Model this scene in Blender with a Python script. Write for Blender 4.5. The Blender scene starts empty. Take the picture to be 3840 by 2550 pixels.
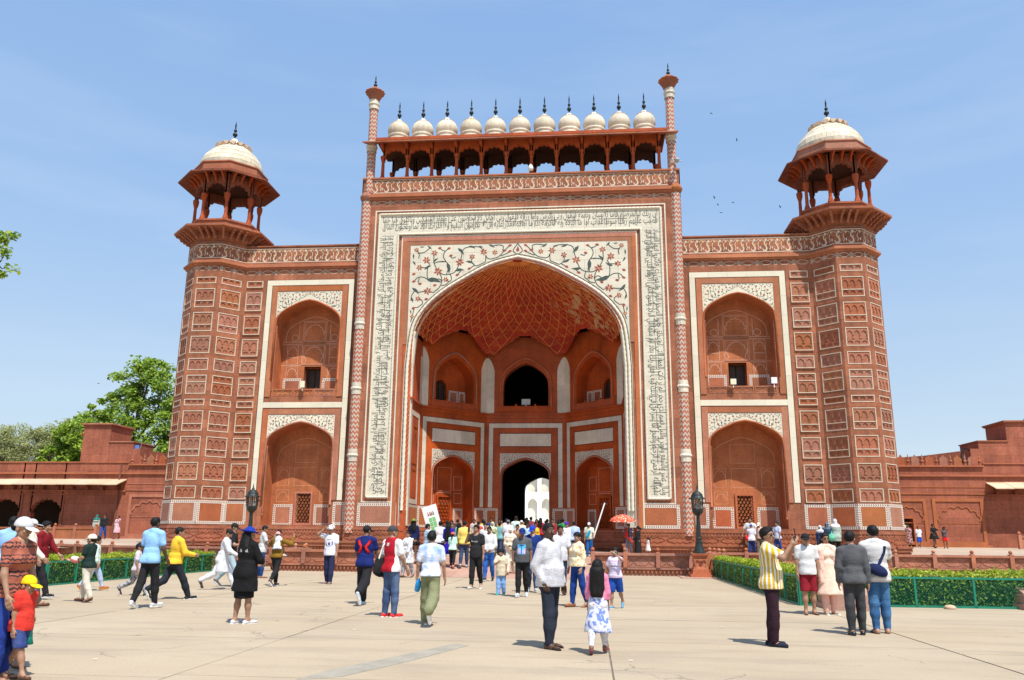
import bpy, math, random
import numpy as np
from mathutils import Vector, Matrix
random.seed(7); rng = np.random.default_rng(7)
SC = bpy.context.scene; COL = SC.collection
R = math.radians
# ---------------------------------------------------------------- camera
cam = bpy.data.cameras.new('camera'); CAM = bpy.data.objects.new('camera', cam); COL.objects.link(CAM)
cam.sensor_width = 36; cam.lens = 28.73; cam.clip_end = 3000; cam.clip_start = .1
_f = Vector((-.09170922, .96801723, .23352099)); _r = Vector((.99571078, .09202415, .0095704)); _u = Vector((.01222526, -.23339706, .97230466))
mw = Matrix((( _r.x, _u.x, -_f.x, 3.876), (_r.y, _u.y, -_f.y, -43.881), (_r.z, _u.z, -_f.z, 1.6), (0, 0, 0, 1)))
CAM.matrix_world = mw; SC.camera = CAM
# ---------------------------------------------------------------- sky, sun, exposure
SUN_EL, SUN_AZ = R(62), R(30)          # azimuth: to the right of straight behind the camera
sdir = Vector((math.sin(SUN_AZ)*math.cos(SUN_EL), -math.cos(SUN_AZ)*math.cos(SUN_EL), math.sin(SUN_EL)))
W = bpy.data.worlds.new('World'); SC.world = W; W.use_nodes = True
nt = W.node_tree; bg = nt.nodes['Background']
sky = nt.nodes.new('ShaderNodeTexSky'); sky.sky_type = 'NISHITA'; sky.sun_disc = False
sky.sun_elevation = SUN_EL; sky.sun_rotation = math.atan2(sdir.x, sdir.y)
sky.altitude = 170; sky.air_density = 1.0; sky.dust_density = 1.4; sky.ozone_density = 1.0
# hazy summer sky: the clear-sky model mixed with a pale even haze and very thin streaks of high cloud
def _n(t): return nt.nodes.new('ShaderNode'+t)
_tc = _n('TexCoord'); _sp = _n('SeparateXYZ'); nt.links.new(_tc.outputs['Generated'], _sp.inputs[0])
_rp = _n('ValToRGB'); nt.links.new(_sp.outputs[2], _rp.inputs[0]); _e = _rp.color_ramp.elements; _e.new(.5); _e.new(.5)
for _k, (_p, _c) in enumerate(((0., (2.35, 2.75, 3.1)), (.14, (2.05, 2.6, 3.2)), (.35, (1.45, 2.25, 3.45)), (.75, (.92, 1.75, 3.35)))): _e[_k].position = _p; _e[_k].color = tuple(q/4 for q in _c)+(1,)
_ms = _n('VectorMath'); _ms.operation = 'SCALE'; nt.links.new(_rp.outputs[0], _ms.inputs[0]); _ms.inputs['Scale'].default_value = 4
_mp = _n('Mapping'); _mp.inputs['Scale'].default_value = (1.2, 1.2, 7); _mp.inputs['Rotation'].default_value = (.12, .1, .4); nt.links.new(_tc.outputs['Generated'], _mp.inputs[0])
_nz = _n('TexNoise'); _nz.inputs['Scale'].default_value = 2.2; _nz.inputs['Detail'].default_value = 6; nt.links.new(_mp.outputs[0], _nz.inputs['Vector'])
_r2 = _n('ValToRGB'); nt.links.new(_nz.outputs['Fac'], _r2.inputs[0]); _r2.color_ramp.elements[0].position = .45; _r2.color_ramp.elements[1].position = .8; _r2.color_ramp.elements[1].color = (.22, .22, .22, 1)
_mc = _n('Mix'); _mc.data_type = 'RGBA'; nt.links.new(_r2.outputs[0], _mc.inputs[0]); nt.links.new(_ms.outputs[0], _mc.inputs[6]); _mc.inputs[7].default_value = (3.3, 3.6, 3.9, 1)
_mx = _n('Mix'); _mx.data_type = 'RGBA'; _mx.inputs[0].default_value = .8; nt.links.new(sky.outputs[0], _mx.inputs[6]); nt.links.new(_mc.outputs[2], _mx.inputs[7])
nt.links.new(_mx.outputs[2], bg.inputs[0]); bg.inputs[1].default_value = .15
sl = bpy.data.lights.new('sun', 'SUN'); sl.energy = 3.7; sl.angle = R(.5); sl.color = (1, .955, .88)
so = bpy.data.objects.new('sun', sl); COL.objects.link(so); so.rotation_euler = sdir.to_track_quat('Z', 'Y').to_euler(); so.location = (30, -60, 80)
vs = SC.view_settings; vs.view_transform = 'Standard'; vs.look = 'None'; vs.gamma = 1; vs.use_curve_mapping = False; vs.exposure = .72
SC.cycles.max_bounces = 6; SC.cycles.diffuse_bounces = 4
# ---------------------------------------------------------------- materials
def nodes(name):
    m = bpy.data.materials.new(name); m.use_nodes = True
    return m, m.node_tree, m.node_tree.nodes['Principled BSDF']
class NB:
    def __init__(s, nt): s.nt = nt
    def n(s, t, **k):
        x = s.nt.nodes.new('ShaderNode' + t)
        for a, b in k.items():
            if a.startswith('i_'): 
                key = a[2:]; x.inputs[int(key) if key.isdigit() else key.replace('_', ' ')].default_value = b
            else: setattr(x, a, b)
        return x
    def l(s, a, b): s.nt.links.new(a, b)
    def math(s, op, a, b=0., clamp=False):
        x = s.n('Math', operation=op); x.use_clamp = clamp
        for i, q in enumerate((a, b)):
            if isinstance(q, (int, float)): x.inputs[i].default_value = q
            else: s.l(q, x.inputs[i])
        return x.outputs[0]
    def mix(s, f, a, b, mode='MIX'):
        x = s.n('Mix', data_type='RGBA', blend_type=mode)
        for i, q in ((0, f), (6, a), (7, b)):
            if isinstance(q, (int, float)): x.inputs[i].default_value = q
            elif isinstance(q, tuple): x.inputs[i].default_value = q + (1,) if len(q) == 3 else q
            else: s.l(q, x.inputs[i])
        return x.outputs[2]
    def ramp(s, f, stops):
        x = s.n('ValToRGB'); e = x.color_ramp.elements
        while len(e) < len(stops): e.new(.5)
        for i, (p, c) in enumerate(stops): e[i].position = p; e[i].color = (c if isinstance(c, tuple) else (c, c, c)) + (1,)
        s.l(f, x.inputs[0]); return x.outputs[0]
    def noise(s, vec, scale, detail=3, rough=.55):
        x = s.n('TexNoise', i_Scale=scale, i_Detail=detail, i_Roughness=rough)
        if vec is not None: s.l(vec, x.inputs['Vector'])
        return x.outputs['Fac']
    def pos(s, scale=None):
        o = s.n('TexCoord').outputs['Object']
        if scale:
            m = s.n('Mapping'); m.inputs['Scale'].default_value = scale; s.l(o, m.inputs[0]); return m.outputs[0]
        return o
def mul(c, k): return tuple(min(1, q*k) for q in c)
def mat(name, c, rough=.8, var=.15, scale=2., bump=0., bscale=30., objvar=0., metal=0., streak=0., spec=.3, fine=.0, brick=None, sheen=0.):
    m, t, b = nodes(name); g = NB(t)
    P = g.pos(); col = c
    f = g.noise(P, scale, 4)
    col = g.mix(g.ramp(f, [(.3, 0.), (.7, 1.)]), mul(c, 1-var), mul(c, 1+var))
    if fine: col = g.mix(g.ramp(g.noise(P, scale*9, 3), [(.35, 0.), (.65, 1.)]), g.mix(1., col, (1-fine,)*3, 'MULTIPLY'), col)
    if streak: 
        sv = g.noise(g.pos((1.6, 1.6, .12)), 2.2, 4)
        col = g.mix(g.ramp(sv, [(.45, 0.), (.75, streak)]), col, mul(c, .38))
    if objvar:
        oi = g.n('ObjectInfo').outputs['Random']
        h = g.n('HueSaturation'); g.l(col, h.inputs['Color'])
        g.l(g.math('ADD', g.math('MULTIPLY', oi, objvar*2), 1-objvar), h.inputs['Value'])
        o2 = g.math('FRACT', g.math('MULTIPLY', oi, 17.3)); g.l(g.math('ADD', g.math('MULTIPLY', o2, .012*objvar/.2), .5-.006*objvar/.2), h.inputs['Hue'])
        o3 = g.math('FRACT', g.math('MULTIPLY', oi, 7.7)); g.l(g.math('ADD', g.math('MULTIPLY', o3, objvar*1.4), 1-objvar*.7), h.inputs['Saturation'])
        col = h.outputs[0]
    hgt = None
    if brick:
        bw, bh, bv = brick
        sp = g.n('SeparateXYZ'); g.l(P, sp.inputs[0]); cb = g.n('CombineXYZ')
        g.l(g.math('ADD', sp.outputs[0], sp.outputs[1]), cb.inputs[0]); g.l(sp.outputs[2], cb.inputs[1])
        bk = g.n('TexBrick', i_Scale=1., i_Mortar_Size=.008, i_Mortar_Smooth=.3, i_Brick_Width=bw, i_Row_Height=bh)
        bk.inputs['Color1'].default_value = (1-bv, 1-bv*1.1, 1-bv*1.2, 1); bk.inputs['Color2'].default_value = (1, 1, 1, 1); bk.inputs['Mortar'].default_value = (.5, .45, .42, 1)
        g.l(cb.outputs[0], bk.inputs['Vector']); col = g.mix(1., col, bk.outputs[0], 'MULTIPLY')
    if isinstance(col, tuple): b.inputs['Base Color'].default_value = col + (1,)
    else: g.l(col, b.inputs['Base Color'])
    b.inputs['Roughness'].default_value = rough; b.inputs['Metallic'].default_value = metal
    b.inputs['Specular IOR Level'].default_value = spec
    if sheen: b.inputs['Sheen Weight'].default_value = sheen
    if bump:
        bp = g.n('Bump', i_Strength=bump, i_Distance=.02); g.l(g.noise(P, bscale, 4), bp.inputs['Height']); g.l(bp.outputs[0], b.inputs['Normal'])
    return m
RED = (.41, .150, .078)
M = {}
M['stone'] = mat('red_sandstone', RED, .82, .24, .9, .5, 14, 0, streak=.5, fine=.2, brick=(1.15, .52, .26))
M['slab'] = mat('sandstone_slab', RED, .82, .16, 1.1, .4, 18, .17, streak=.2, fine=.14)
M['panel'] = mat('sandstone_panel', (.38, .148, .082), .82, .18, 2.2, .5, 18, .15, fine=.16)
M['carve'] = mat('carved_sandstone', (.37, .135, .075), .85, .22, 1.3, .7, 22, .08, streak=.3, fine=.25)
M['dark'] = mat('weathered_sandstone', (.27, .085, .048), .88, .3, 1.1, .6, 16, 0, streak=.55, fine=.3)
M['iwan'] = mat('red_painted_plaster', (.43, .082, .020), .75, .28, .8, .4, 12, .06, streak=.25, fine=.18)
M['marble'] = mat('white_marble', (.70, .645, .50), .45, .05, 1.3, .1, 12, .05, fine=.04)
M['marble2'] = mat('weathered_marble', (.64, .58, .46), .55, .16, .8, .3, 16, .11, streak=.22, fine=.1)
M['dome'] = mat('dome_marble', (.68, .60, .45), .6, .2, .8, .3, 10, .14, streak=.45, fine=.12)
M['line'] = mat('white_inlay', (.60, .50, .38), .6, .12, 6)
M['linepk'] = mat('pale_line', (.62, .36, .26), .75, .15, 5)
M['black'] = mat('black_inlay', (.035, .04, .035), .5, .2, 8)
M['green'] = mat('dark_green_inlay', (.055, .075, .06), .5, .25, 6)
M['redin'] = mat('red_inlay', (.32, .06, .035), .5, .25, 6)
M['gold'] = mat('ochre_inlay', (.62, .36, .10), .5, .2, 6)
M['ink'] = mat('inscription_inlay', (.12, .13, .105), .5, .2, 6)
M['metal'] = mat('dark_finial_metal', (.03, .035, .034), .4, .2, 5, metal=.6)
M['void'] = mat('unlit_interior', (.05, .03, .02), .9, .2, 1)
M['wood'] = mat('dark_wood', (.06, .04, .03), .6, .25, 6)
def vault_mat():
    m, t, b = nodes('vault_plaster'); g = NB(t); P = g.pos()
    col = g.mix(g.ramp(g.noise(P, .7, 5), [(.3, 0.), (.7, 1.)]), (.25, .013, .004), (.43, .038, .008))
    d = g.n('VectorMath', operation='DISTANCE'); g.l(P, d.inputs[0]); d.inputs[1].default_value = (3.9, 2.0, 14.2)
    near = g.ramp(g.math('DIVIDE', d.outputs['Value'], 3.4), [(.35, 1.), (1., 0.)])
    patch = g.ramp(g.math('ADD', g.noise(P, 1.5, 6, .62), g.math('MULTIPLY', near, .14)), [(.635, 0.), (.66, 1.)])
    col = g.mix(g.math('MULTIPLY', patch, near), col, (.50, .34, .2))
    g.l(col, b.inputs['Base Color']); b.inputs['Roughness'].default_value = .8
    return m
M['vault'] = vault_mat()
def chevron_mat():
    m, t, b = nodes('chevron_inlay'); g = NB(t)
    sp = g.n('SeparateXYZ'); g.l(g.pos(), sp.inputs[0])
    an = g.math('ARCTAN2', sp.outputs[1], sp.outputs[0])
    tri = g.math('PINGPONG', g.math('MULTIPLY', an, 8/math.pi), 1.)
    zz = g.math('FRACT', g.math('ADD', g.math('MULTIPLY', sp.outputs[2], 3.8), g.math('MULTIPLY', tri, .55)))
    c = g.ramp(zz, [(0, (.40,.11,.06)), (.42, (.66, .60, .48)), (.58, (.05, .05, .045)), (.68, (.66, .60, .48)), (.84, (.40,.11,.06))])
    c.node.color_ramp.interpolation = 'CONSTANT'
    nz = g.noise(g.pos(), 7, 3); c = g.mix(g.ramp(nz, [(.3, .2), (.45, 0.)]), c, (.30, .13, .08))
    g.l(c, b.inputs['Base Color']); b.inputs['Roughness'].default_value = .6
    return m
M['chev'] = chevron_mat()
def mosaic_mat():   # dado borders: white ground with dark wave bands, from the strip's own length/width UV
    m, t, b = nodes('mosaic_border'); g = NB(t)
    uv = g.n('UVMap'); sp = g.n('SeparateXYZ'); g.l(uv.outputs[0], sp.inputs[0])
    tri = g.math('PINGPONG', g.math('MULTIPLY', sp.outputs[1], 2.), .5)
    ph = g.math('FRACT', g.math('ADD', g.math('MULTIPLY', sp.outputs[0], 9.), g.math('MULTIPLY', tri, .9)))
    k = g.ramp(ph, [(0, 0.), (.55, 1.)]); k.node.color_ramp.interpolation = 'CONSTANT'
    edge = g.math('GREATER_THAN', g.math('ABSOLUTE', g.math('SUBTRACT', sp.outputs[1], .5)), .36)
    col = g.mix(g.math('MULTIPLY', k, g.math('SUBTRACT', 1., edge)), (.74, .64, .54), (.13, .055, .04))
    g.l(col, b.inputs['Base Color']); b.inputs['Roughness'].default_value = .6
    return m
M['mosaic'] = mosaic_mat()
# ---------------------------------------------------------------- mesh helpers
def fast_mesh(name, V, F, mi=None, smooth=False, uv=None):
    me = bpy.data.meshes.new(name)
    V = np.asarray(V, np.float32).reshape(-1, 3)
    if isinstance(F, np.ndarray):
        k = F.shape[1]; li = F.ravel().astype(np.int32); ls = np.arange(len(F), dtype=np.int32)*k; lt = np.full(len(F), k, np.int32)
    else:
        lt = np.array([len(f) for f in F], np.int32); li = np.array([i for f in F for i in f], np.int32); ls = np.concatenate(([0], np.cumsum(lt)[:-1])).astype(np.int32) if len(lt) else np.zeros(0, np.int32)
    me.vertices.add(len(V)); me.vertices.foreach_set('co', V.ravel())
    me.loops.add(len(li)); me.loops.foreach_set('vertex_index', li)
    me.polygons.add(len(lt)); me.polygons.foreach_set('loop_start', ls); me.polygons.foreach_set('loop_total', lt)
    if mi is not None: me.polygons.foreach_set('material_index', np.asarray(mi, np.int32))
    me.polygons.foreach_set('use_smooth', np.full(len(lt), bool(smooth)) if isinstance(smooth, bool) else np.asarray(smooth, bool))
    if uv is not None:
        me.uv_layers.new(name='UVMap').data.foreach_set('uv', np.asarray(uv, np.float32).ravel())
    me.update(calc_edges=True); me.validate()
    return me
def link(name, me, mats, parent=None, loc=None, rot=None):
    for m in mats if isinstance(mats, (list, tuple)) else [mats]: me.materials.append(M[m] if isinstance(m, str) else m)
    return place(name, me, parent, loc, rot)
def place(name, me, parent=None, loc=None, rot=None):
    o = bpy.data.objects.new(name, me); COL.objects.link(o)
    if parent: o.parent = parent
    if loc is not None: o.location = loc
    if rot is not None: o.rotation_euler = rot
    return o
def tag(o, label=None, cat=None, group=None, kind=None):
    for k, v in (('label', label), ('category', cat), ('group', group), ('kind', kind)):
        if v: o[k] = v
    return o
def empty(name, loc=(0, 0, 0), rz=0, **k):
    o = bpy.data.objects.new(name, None); COL.objects.link(o); o.location = loc; o.rotation_euler = (0, 0, rz); o.empty_display_size = .3
    return tag(o, **k)
def copy_tree(o, parent=None):
    c = o.copy(); COL.objects.link(c)
    if parent: c.parent = parent
    for ch in list(o.children): copy_tree(ch, c)
    return c
ID = lambda u, v, w: (u, v, w)
def front(y0): return lambda u, v, w: (u, y0 - w, v)
def facet(ox, oy, dx, dy):          # outward normal is to the right of (dx,dy)
    return lambda u, v, w: (ox + u*dx + w*dy, oy + u*dy - w*dx, v)
class MB:
    def __init__(s, T=ID): s.V = []; s.F = []; s.mi = []; s.sm = []; s.uv = []; s.T = T; s.m = 0; s.smooth = False
    def v(s, *p): s.V.append(s.T(*p)); return len(s.V)-1
    def f(s, idx, m=None, uv=None):
        s.F.append(idx); s.mi.append(s.m if m is None else m); s.sm.append(s.smooth); s.uv += uv if uv else [(0, 0)]*len(idx)
    def quad(s, a, b, c, d, m=None, uv=None): s.f([s.v(*q) for q in (a, b, c, d)], m, uv)
    def box(s, u0, u1, v0, v1, w0, w1, m=None, back=True):
        i = [s.v(u, v, w) for w in (w0, w1) for v in (v0, v1) for u in (u0, u1)]
        for q in ((4, 5, 7, 6), (0, 1, 5, 4), (2, 3, 7, 6), (0, 2, 6, 4), (1, 3, 7, 5)) + (((0, 1, 3, 2),) if back else ()): s.f([i[k] for k in q], m)
    def rect(s, u0, u1, v0, v1, w, m=None, uv=None): s.quad((u0, v0, w), (u1, v0, w), (u1, v1, w), (u0, v1, w), m, uv)
    def frame(s, u0, u1, v0, v1, t, w0, w1, m=None):
        s.box(u0, u1, v1-t, v1, w0, w1, m, False); s.box(u0, u1, v0, v0+t, w0, w1, m, False)
        s.box(u0, u0+t, v0+t, v1-t, w0, w1, m, False); s.box(u1-t, u1, v0+t, v1-t, w0, w1, m, False)
    def prism(s, pts, w0, w1, m=None, back=False):
        a = [s.v(u, v, w1) for u, v in pts]; b = [s.v(u, v, w0) for u, v in pts]; n = len(pts)
        s.f(a, m)
        if back: s.f(b, m)
        for i in range(n): s.f([a[i], a[(i+1) % n], b[(i+1) % n], b[i]], m)
    def poly(s, pts, w, m=None): s.f([s.v(u, v, w) for u, v in pts], m)
    def ribbon(s, pts, wd, w, m=None, closed=False):
        P = [np.array(p, float) for p in pts]; n = len(P)
        if n < 2: return
        L = []; 
        for i in range(n):
            a = P[(i-1) % n] if (closed or i > 0) else P[i]; b = P[(i+1) % n] if (closed or i < n-1) else P[i]
            d = b-a; d = d/(np.linalg.norm(d)+1e-9); nn = np.array((-d[1], d[0])); h = (wd[i] if hasattr(wd, '__len__') else wd)/2
            L.append((s.v(*(P[i]+nn*h), w), s.v(*(P[i]-nn*h), w)))
        for i in range(n if closed else n-1):
            a, b = L[i], L[(i+1) % n]; s.f([a[0], a[1], b[1], b[0]], m)
    def tube(s, path, r, n=8, m=None, caps=True, mod=None):
        P = [Vector(s.T(*p)) for p in path]; T = s.T; s.T = ID; rings = []; up = None
        for i, p in enumerate(P):
            d = (P[min(i+1, len(P)-1)] - P[max(i-1, 0)]).normalized()
            if up is None: up = d.orthogonal().normalized()
            up = (up - d*up.dot(d)).normalized(); sd = d.cross(up); rr = r[i] if hasattr(r, '__len__') else r
            rings.append([s.v(*(p + (up*math.cos(a)+sd*math.sin(a))*(rr*(mod(i, a) if mod else 1)))) for a in [2*math.pi*k/n for k in range(n)]])
        for a, b in zip(rings, rings[1:]):
            for k in range(n): s.f([a[k], a[(k+1) % n], b[(k+1) % n], b[k]], m)
        if caps: s.f(rings[0], m); s.f(rings[-1], m)
        s.T = T
    def lathe(s, prof, cx=0, cy=0, n=16, m=None, a0=0., sx=1., mod=None, close=False):
        rings = [[s.v(cx + r*(mod(i, k) if mod else 1)*math.cos(a0+2*math.pi*k/n)*sx, cy + r*(mod(i, k) if mod else 1)*math.sin(a0+2*math.pi*k/n), z) for k in range(n)] for i, (r, z) in enumerate(prof)]
        for a, b in zip(rings, rings[1:]):
            for k in range(n): s.f([a[k], a[(k+1) % n], b[(k+1) % n], b[k]], m)
        if close: s.f(rings[0], m); s.f(rings[-1], m)
    def arch_wall(s, u0, u1, v0, v1, c, hw, zs, za, w, depth, m=None, sill=None, mr=None, n=5, jamb=True):
        A = arch(c, hw, zs, za, n); sill = v0 if sill is None else sill; mr = m if mr is None else mr
        if c-hw > u0: s.rect(u0, c-hw, v0, v1, w, m)
        if u1 > c+hw: s.rect(c+hw, u1, v0, v1, w, m)
        if sill > v0: s.rect(c-hw, c+hw, v0, sill, w, m); s.quad((c-hw, sill, w), (c+hw, sill, w), (c+hw, sill, w-depth), (c-hw, sill, w-depth), mr)
        for (a, b), (c2, d) in zip(A, A[1:]):
            s.quad((a, b, w), (c2, d, w), (c2, v1, w), (a, v1, w), m)
        B = [(c-hw, sill)] + A + [(c+hw, sill)]
        for (a, b), (c2, d) in zip(B, B[1:]): s.quad((a, b, w), (c2, d, w), (c2, d, w-depth), (a, b, w-depth), mr)
    def arch_fill(s, c, hw, zs, za, v0, w, m=None, n=5):   # flat face filling an arch opening
        s.poly([(c-hw, v0)] + arch(c, hw, zs, za, n) + [(c+hw, v0)], w, m)
    def build(s, name, mats, parent=None, loc=None, rot=None, mesh=False):
        me = fast_mesh(name, s.V, s.F, s.mi, s.sm, s.uv if any(q != (0, 0) for q in s.uv) else None)
        if mesh:
            for m in mats if isinstance(mats, (list, tuple)) else [mats]: me.materials.append(M[m] if isinstance(m, str) else m)
            return me
        return link(name, me, mats, parent, loc, rot)
_AX = [1, .968, .883, .717, .476, .241, 0]; _AZ = [0, .334, .51, .673, .822, .939, 1]
def arch(c, hw, zs, za, n=5):       # four-centred pointed arch, left spring to right spring
    pts = []
    for i in range(6):
        p = [(_AX[max(i-1, 0)], _AZ[max(i-1, 0)]), (_AX[i], _AZ[i]), (_AX[i+1], _AZ[i+1]), (_AX[min(i+2, 6)], _AZ[min(i+2, 6)])]
        for k in range(n):
            t = k/n; q = []
            for j in (0, 1):
                a, b, cc, d = p[0][j], p[1][j], p[2][j], p[3][j]
                q.append(.5*((2*b)+(-a+cc)*t+(2*a-5*b+4*cc-d)*t*t+(-a+3*b-3*cc+d)*t**3))
            pts.append(q)
    L = [(c-x*hw, zs+z*(za-zs)) for x, z in pts]; Rr = [(2*c-x, z) for x, z in L]
    return L + [(c, za)] + Rr[::-1]
def arch_z(u, hw, zs, za):
    x = min(1, abs(u)/hw); return zs + (za-zs)*float(np.interp(x, _AX[::-1], _AZ[::-1]))
def cusp(c, hw, zs, za, lobes=7, n=5):   # multifoil arch
    base = []; A = arch(c, hw, zs, za, 6); N = len(A); out = []
    for k in range(lobes):
        a = A[round(k*(N-1)/lobes)]; b = A[round((k+1)*(N-1)/lobes)]
        d = np.array(b)-np.array(a); nn = np.array((-d[1], d[0])); L = np.linalg.norm(d)
        mid = (lobes-1)/2
        for j in range(n):
            t = j/n; h = math.sin(math.pi*t)*.34
            if k == mid: h = (.5-abs(t-.5))*.75
            q = np.array(a)+d*t+nn*h; out.append((float(q[0]), float(q[1])))
    out.append(A[-1]); return out
def smooth(pts, n=6):               # Catmull-Rom through 2D points
    P = [np.array(p, float) for p in pts]; out = []
    for i in range(len(P)-1):
        a, b, c, d = P[max(i-1, 0)], P[i], P[i+1], P[min(i+2, len(P)-1)]
        for k in range(n):
            t = k/n; out.append(.5*((2*b)+(-a+c)*t+(2*a-5*b+4*c-d)*t*t+(-a+3*b-3*c+d)*t**3))
    out.append(P[-1]); return out
M['marbleblk'] = mat('jointed_marble', (.68, .63, .50), .45, .07, 1.1, .1, 12, 0, fine=.05, brick=(1.25, .56, .09))
M['wall'] = mat('gallery_sandstone', (.40, .13, .075), .85, .2, .7, .5, 12, 0, streak=.4, fine=.2, brick=(1.5, .62, .2))
M['plaster'] = mat('beige_eave_slab', (.60, .43, .29), .8, .1, 1.5, .3, 14, .1, fine=.08)
M['terr'] = mat('terrace_paving', (.46, .36, .27), .85, .12, .5, .2, 12, 0, fine=.1, brick=(1.1, .8, .1))
M['rampm'] = mat('pink_sandstone_paving', (.42, .25, .185), .85, .14, .6, .3, 12, .07, fine=.12)
# ---------------------------------------------------------------- inlay drawings
def arabesque(mb, u0, u1, v0, v1, w):
    n = max(1, round((u1-u0)/.66)); p = (u1-u0)/n; h = v1-v0
    mb.box(u0, u1, v0, v0+.045, w-.01, w+.004, 0, False); mb.box(u0, u1, v1-.045, v1, w-.01, w+.004, 0, False)
    for i in range(n):
        a = u0+i*p; X = lambda x, y: (a+x*p, v0+.06+y*(h-.12))
        S = smooth([X(.02, .22), X(.1, .06), X(.26, .04), X(.38, .18), X(.33, .38), X(.2, .55), X(.22, .72), X(.34, .78)], 4)
        mb.ribbon(S, list(np.interp(np.linspace(0, 1, len(S)), [0, .25, .6, 1], [.03, .085, .07, .04])), w+.004, 0)
        S = smooth([X(.62, .10), X(.72, .3), X(.64, .52), X(.72, .74)], 4); mb.ribbon(S, .035, w+.004, 0)
        mb.poly([X(.34+.075*math.cos(t), .86+.11*math.sin(t)) for t in np.linspace(0, 6.28, 9)[:-1]], w+.004, 0)
        mb.ribbon(smooth([X(0, .92), X(.16, .78), X(.34, .96), X(.52, .78), X(.68, .97), X(.84, .8), X(1, .92)], 3), .026, w+.005, 0)
        mb.poly([X(.84, .98), X(.75, .86), X(.84, .7), X(.93, .86)], w+.004, 1); mb.poly([X(.36, .66), X(.31, .5), X(.36, .36), X(.42, .5)], w+.004, 1)
        mb.poly([X(.5, .0), X(.62, .0), X(.56, .2)], w+.004, 2); mb.poly([X(.86, .42), X(.8, .28), X(.86, .14), X(.92, .28)], w+.004, 0)
def chain(mb, u0, u1, v0, v1, w):
    n = max(1, round((u1-u0)/.98)); p = (u1-u0)/n; h = v1-v0; c = (v0+v1)/2
    for i in range(n):
        a = u0+i*p
        for s in (1, -1):
            mb.ribbon([(a+.30*p, c), (a+.34*p, c+s*.2*h), (a+.42*p, c+s*.2*h), (a+.45*p, c+s*.36*h), (a+.75*p, c+s*.36*h), (a+.78*p, c+s*.2*h), (a+.86*p, c+s*.2*h), (a+.92*p, c)], .026, w, 0)
        for dx, dy in ((-.055, 0), (.055, 0), (0, .22), (0, -.22)):
            mb.ribbon([(a+(.12+dx)*p*1. + .07*math.cos(t), c+dy*h+.065*math.sin(t)) for t in np.linspace(0, 6.28, 9)[:-1]], .024, w, 0, True)
        mb.ribbon([(a+.22*p, c+.03), (a+.3*p, c)], .024, w, 0); mb.ribbon([(a-.08*p, c), (a+.02*p, c+.03)], .024, w, 0)
_VINES = [[(478,345),(500,380),(495,415)],[(490,370),(540,365),(585,330)],[(626,370),(620,420),(625,460),(655,520)],[(560,428),(585,460),(570,490),(565,560),(580,600)],[(502,490),(540,490),(580,487)],
[(655,520),(700,545),(755,540),(800,515),(833,443)],[(680,440),(720,440),(740,480),(725,540)],[(620,455),(660,440),(700,440)],[(720,440),(700,400),(710,360),(745,330)],[(760,390),(770,410),(800,400)],[(670,328),(690,345),(715,352)],
[(655,520),(680,560),(685,600),(670,640),(630,690),(568,680),(490,690),(460,680)],[(690,600),(660,580),(620,600),(590,600),(540,570),(490,570),(455,603)],[(500,575),(490,610),(507,622)],
[(460,680),(435,720),(430,760)],[(488,743),(520,755),(525,790),(503,820),(460,815),(440,885),(425,930)],[(717,585),(740,600),(720,625),(680,635)],[(755,540),(765,580),(745,605)],
[(833,443),(850,380),(840,340)],[(850,370),(870,330),(930,315),(1000,320),(1028,358)],[(933,398),(930,440),(960,470),(1010,470),(1040,440),(1045,385)],[(1045,385),(1060,410),(1110,415),(1160,385),(1190,350)],[(1180,345),(1185,310),(1150,300),(1090,310)],[(910,495),(950,470)],[(812,547),(840,515)],[(1195,345),(1220,320),(1240,300)],[(1165,390),(1210,370),(1240,355)]]
_FLOW = [(478,345,22),(626,370,28),(560,428,32),(502,490,28),(655,520,36),(717,585,24),(833,443,34),(933,398,26),(1028,358,30),(1117,362,24),(568,680,34),(488,743,24),(437,885,18)]
_BUDS = [(670,328),(745,330),(760,390),(455,543),(455,603),(507,622),(628,632),(812,547),(910,495),(557,745),(1240,350),(1195,345),(450,818),(1240,303)]
_LEAF = [(525,322,0,34),(585,325,45,44),(450,398,90,44),(457,455,60,44),(635,430,-40,54),(570,490,-30,64),(735,490,80,96),(620,597,15,120),(465,680,45,76),(635,680,-45,50),(437,752,70,50),(503,797,45,44),(840,355,50,76),(930,320,20,56),(1000,318,10,44),(1090,310,30,54),(915,445,20,66),(1020,435,60,56),(1085,408,-10,44),(1160,380,60,44),(830,510,0,76),(425,850,80,34),(422,940,80,38)]
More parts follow.
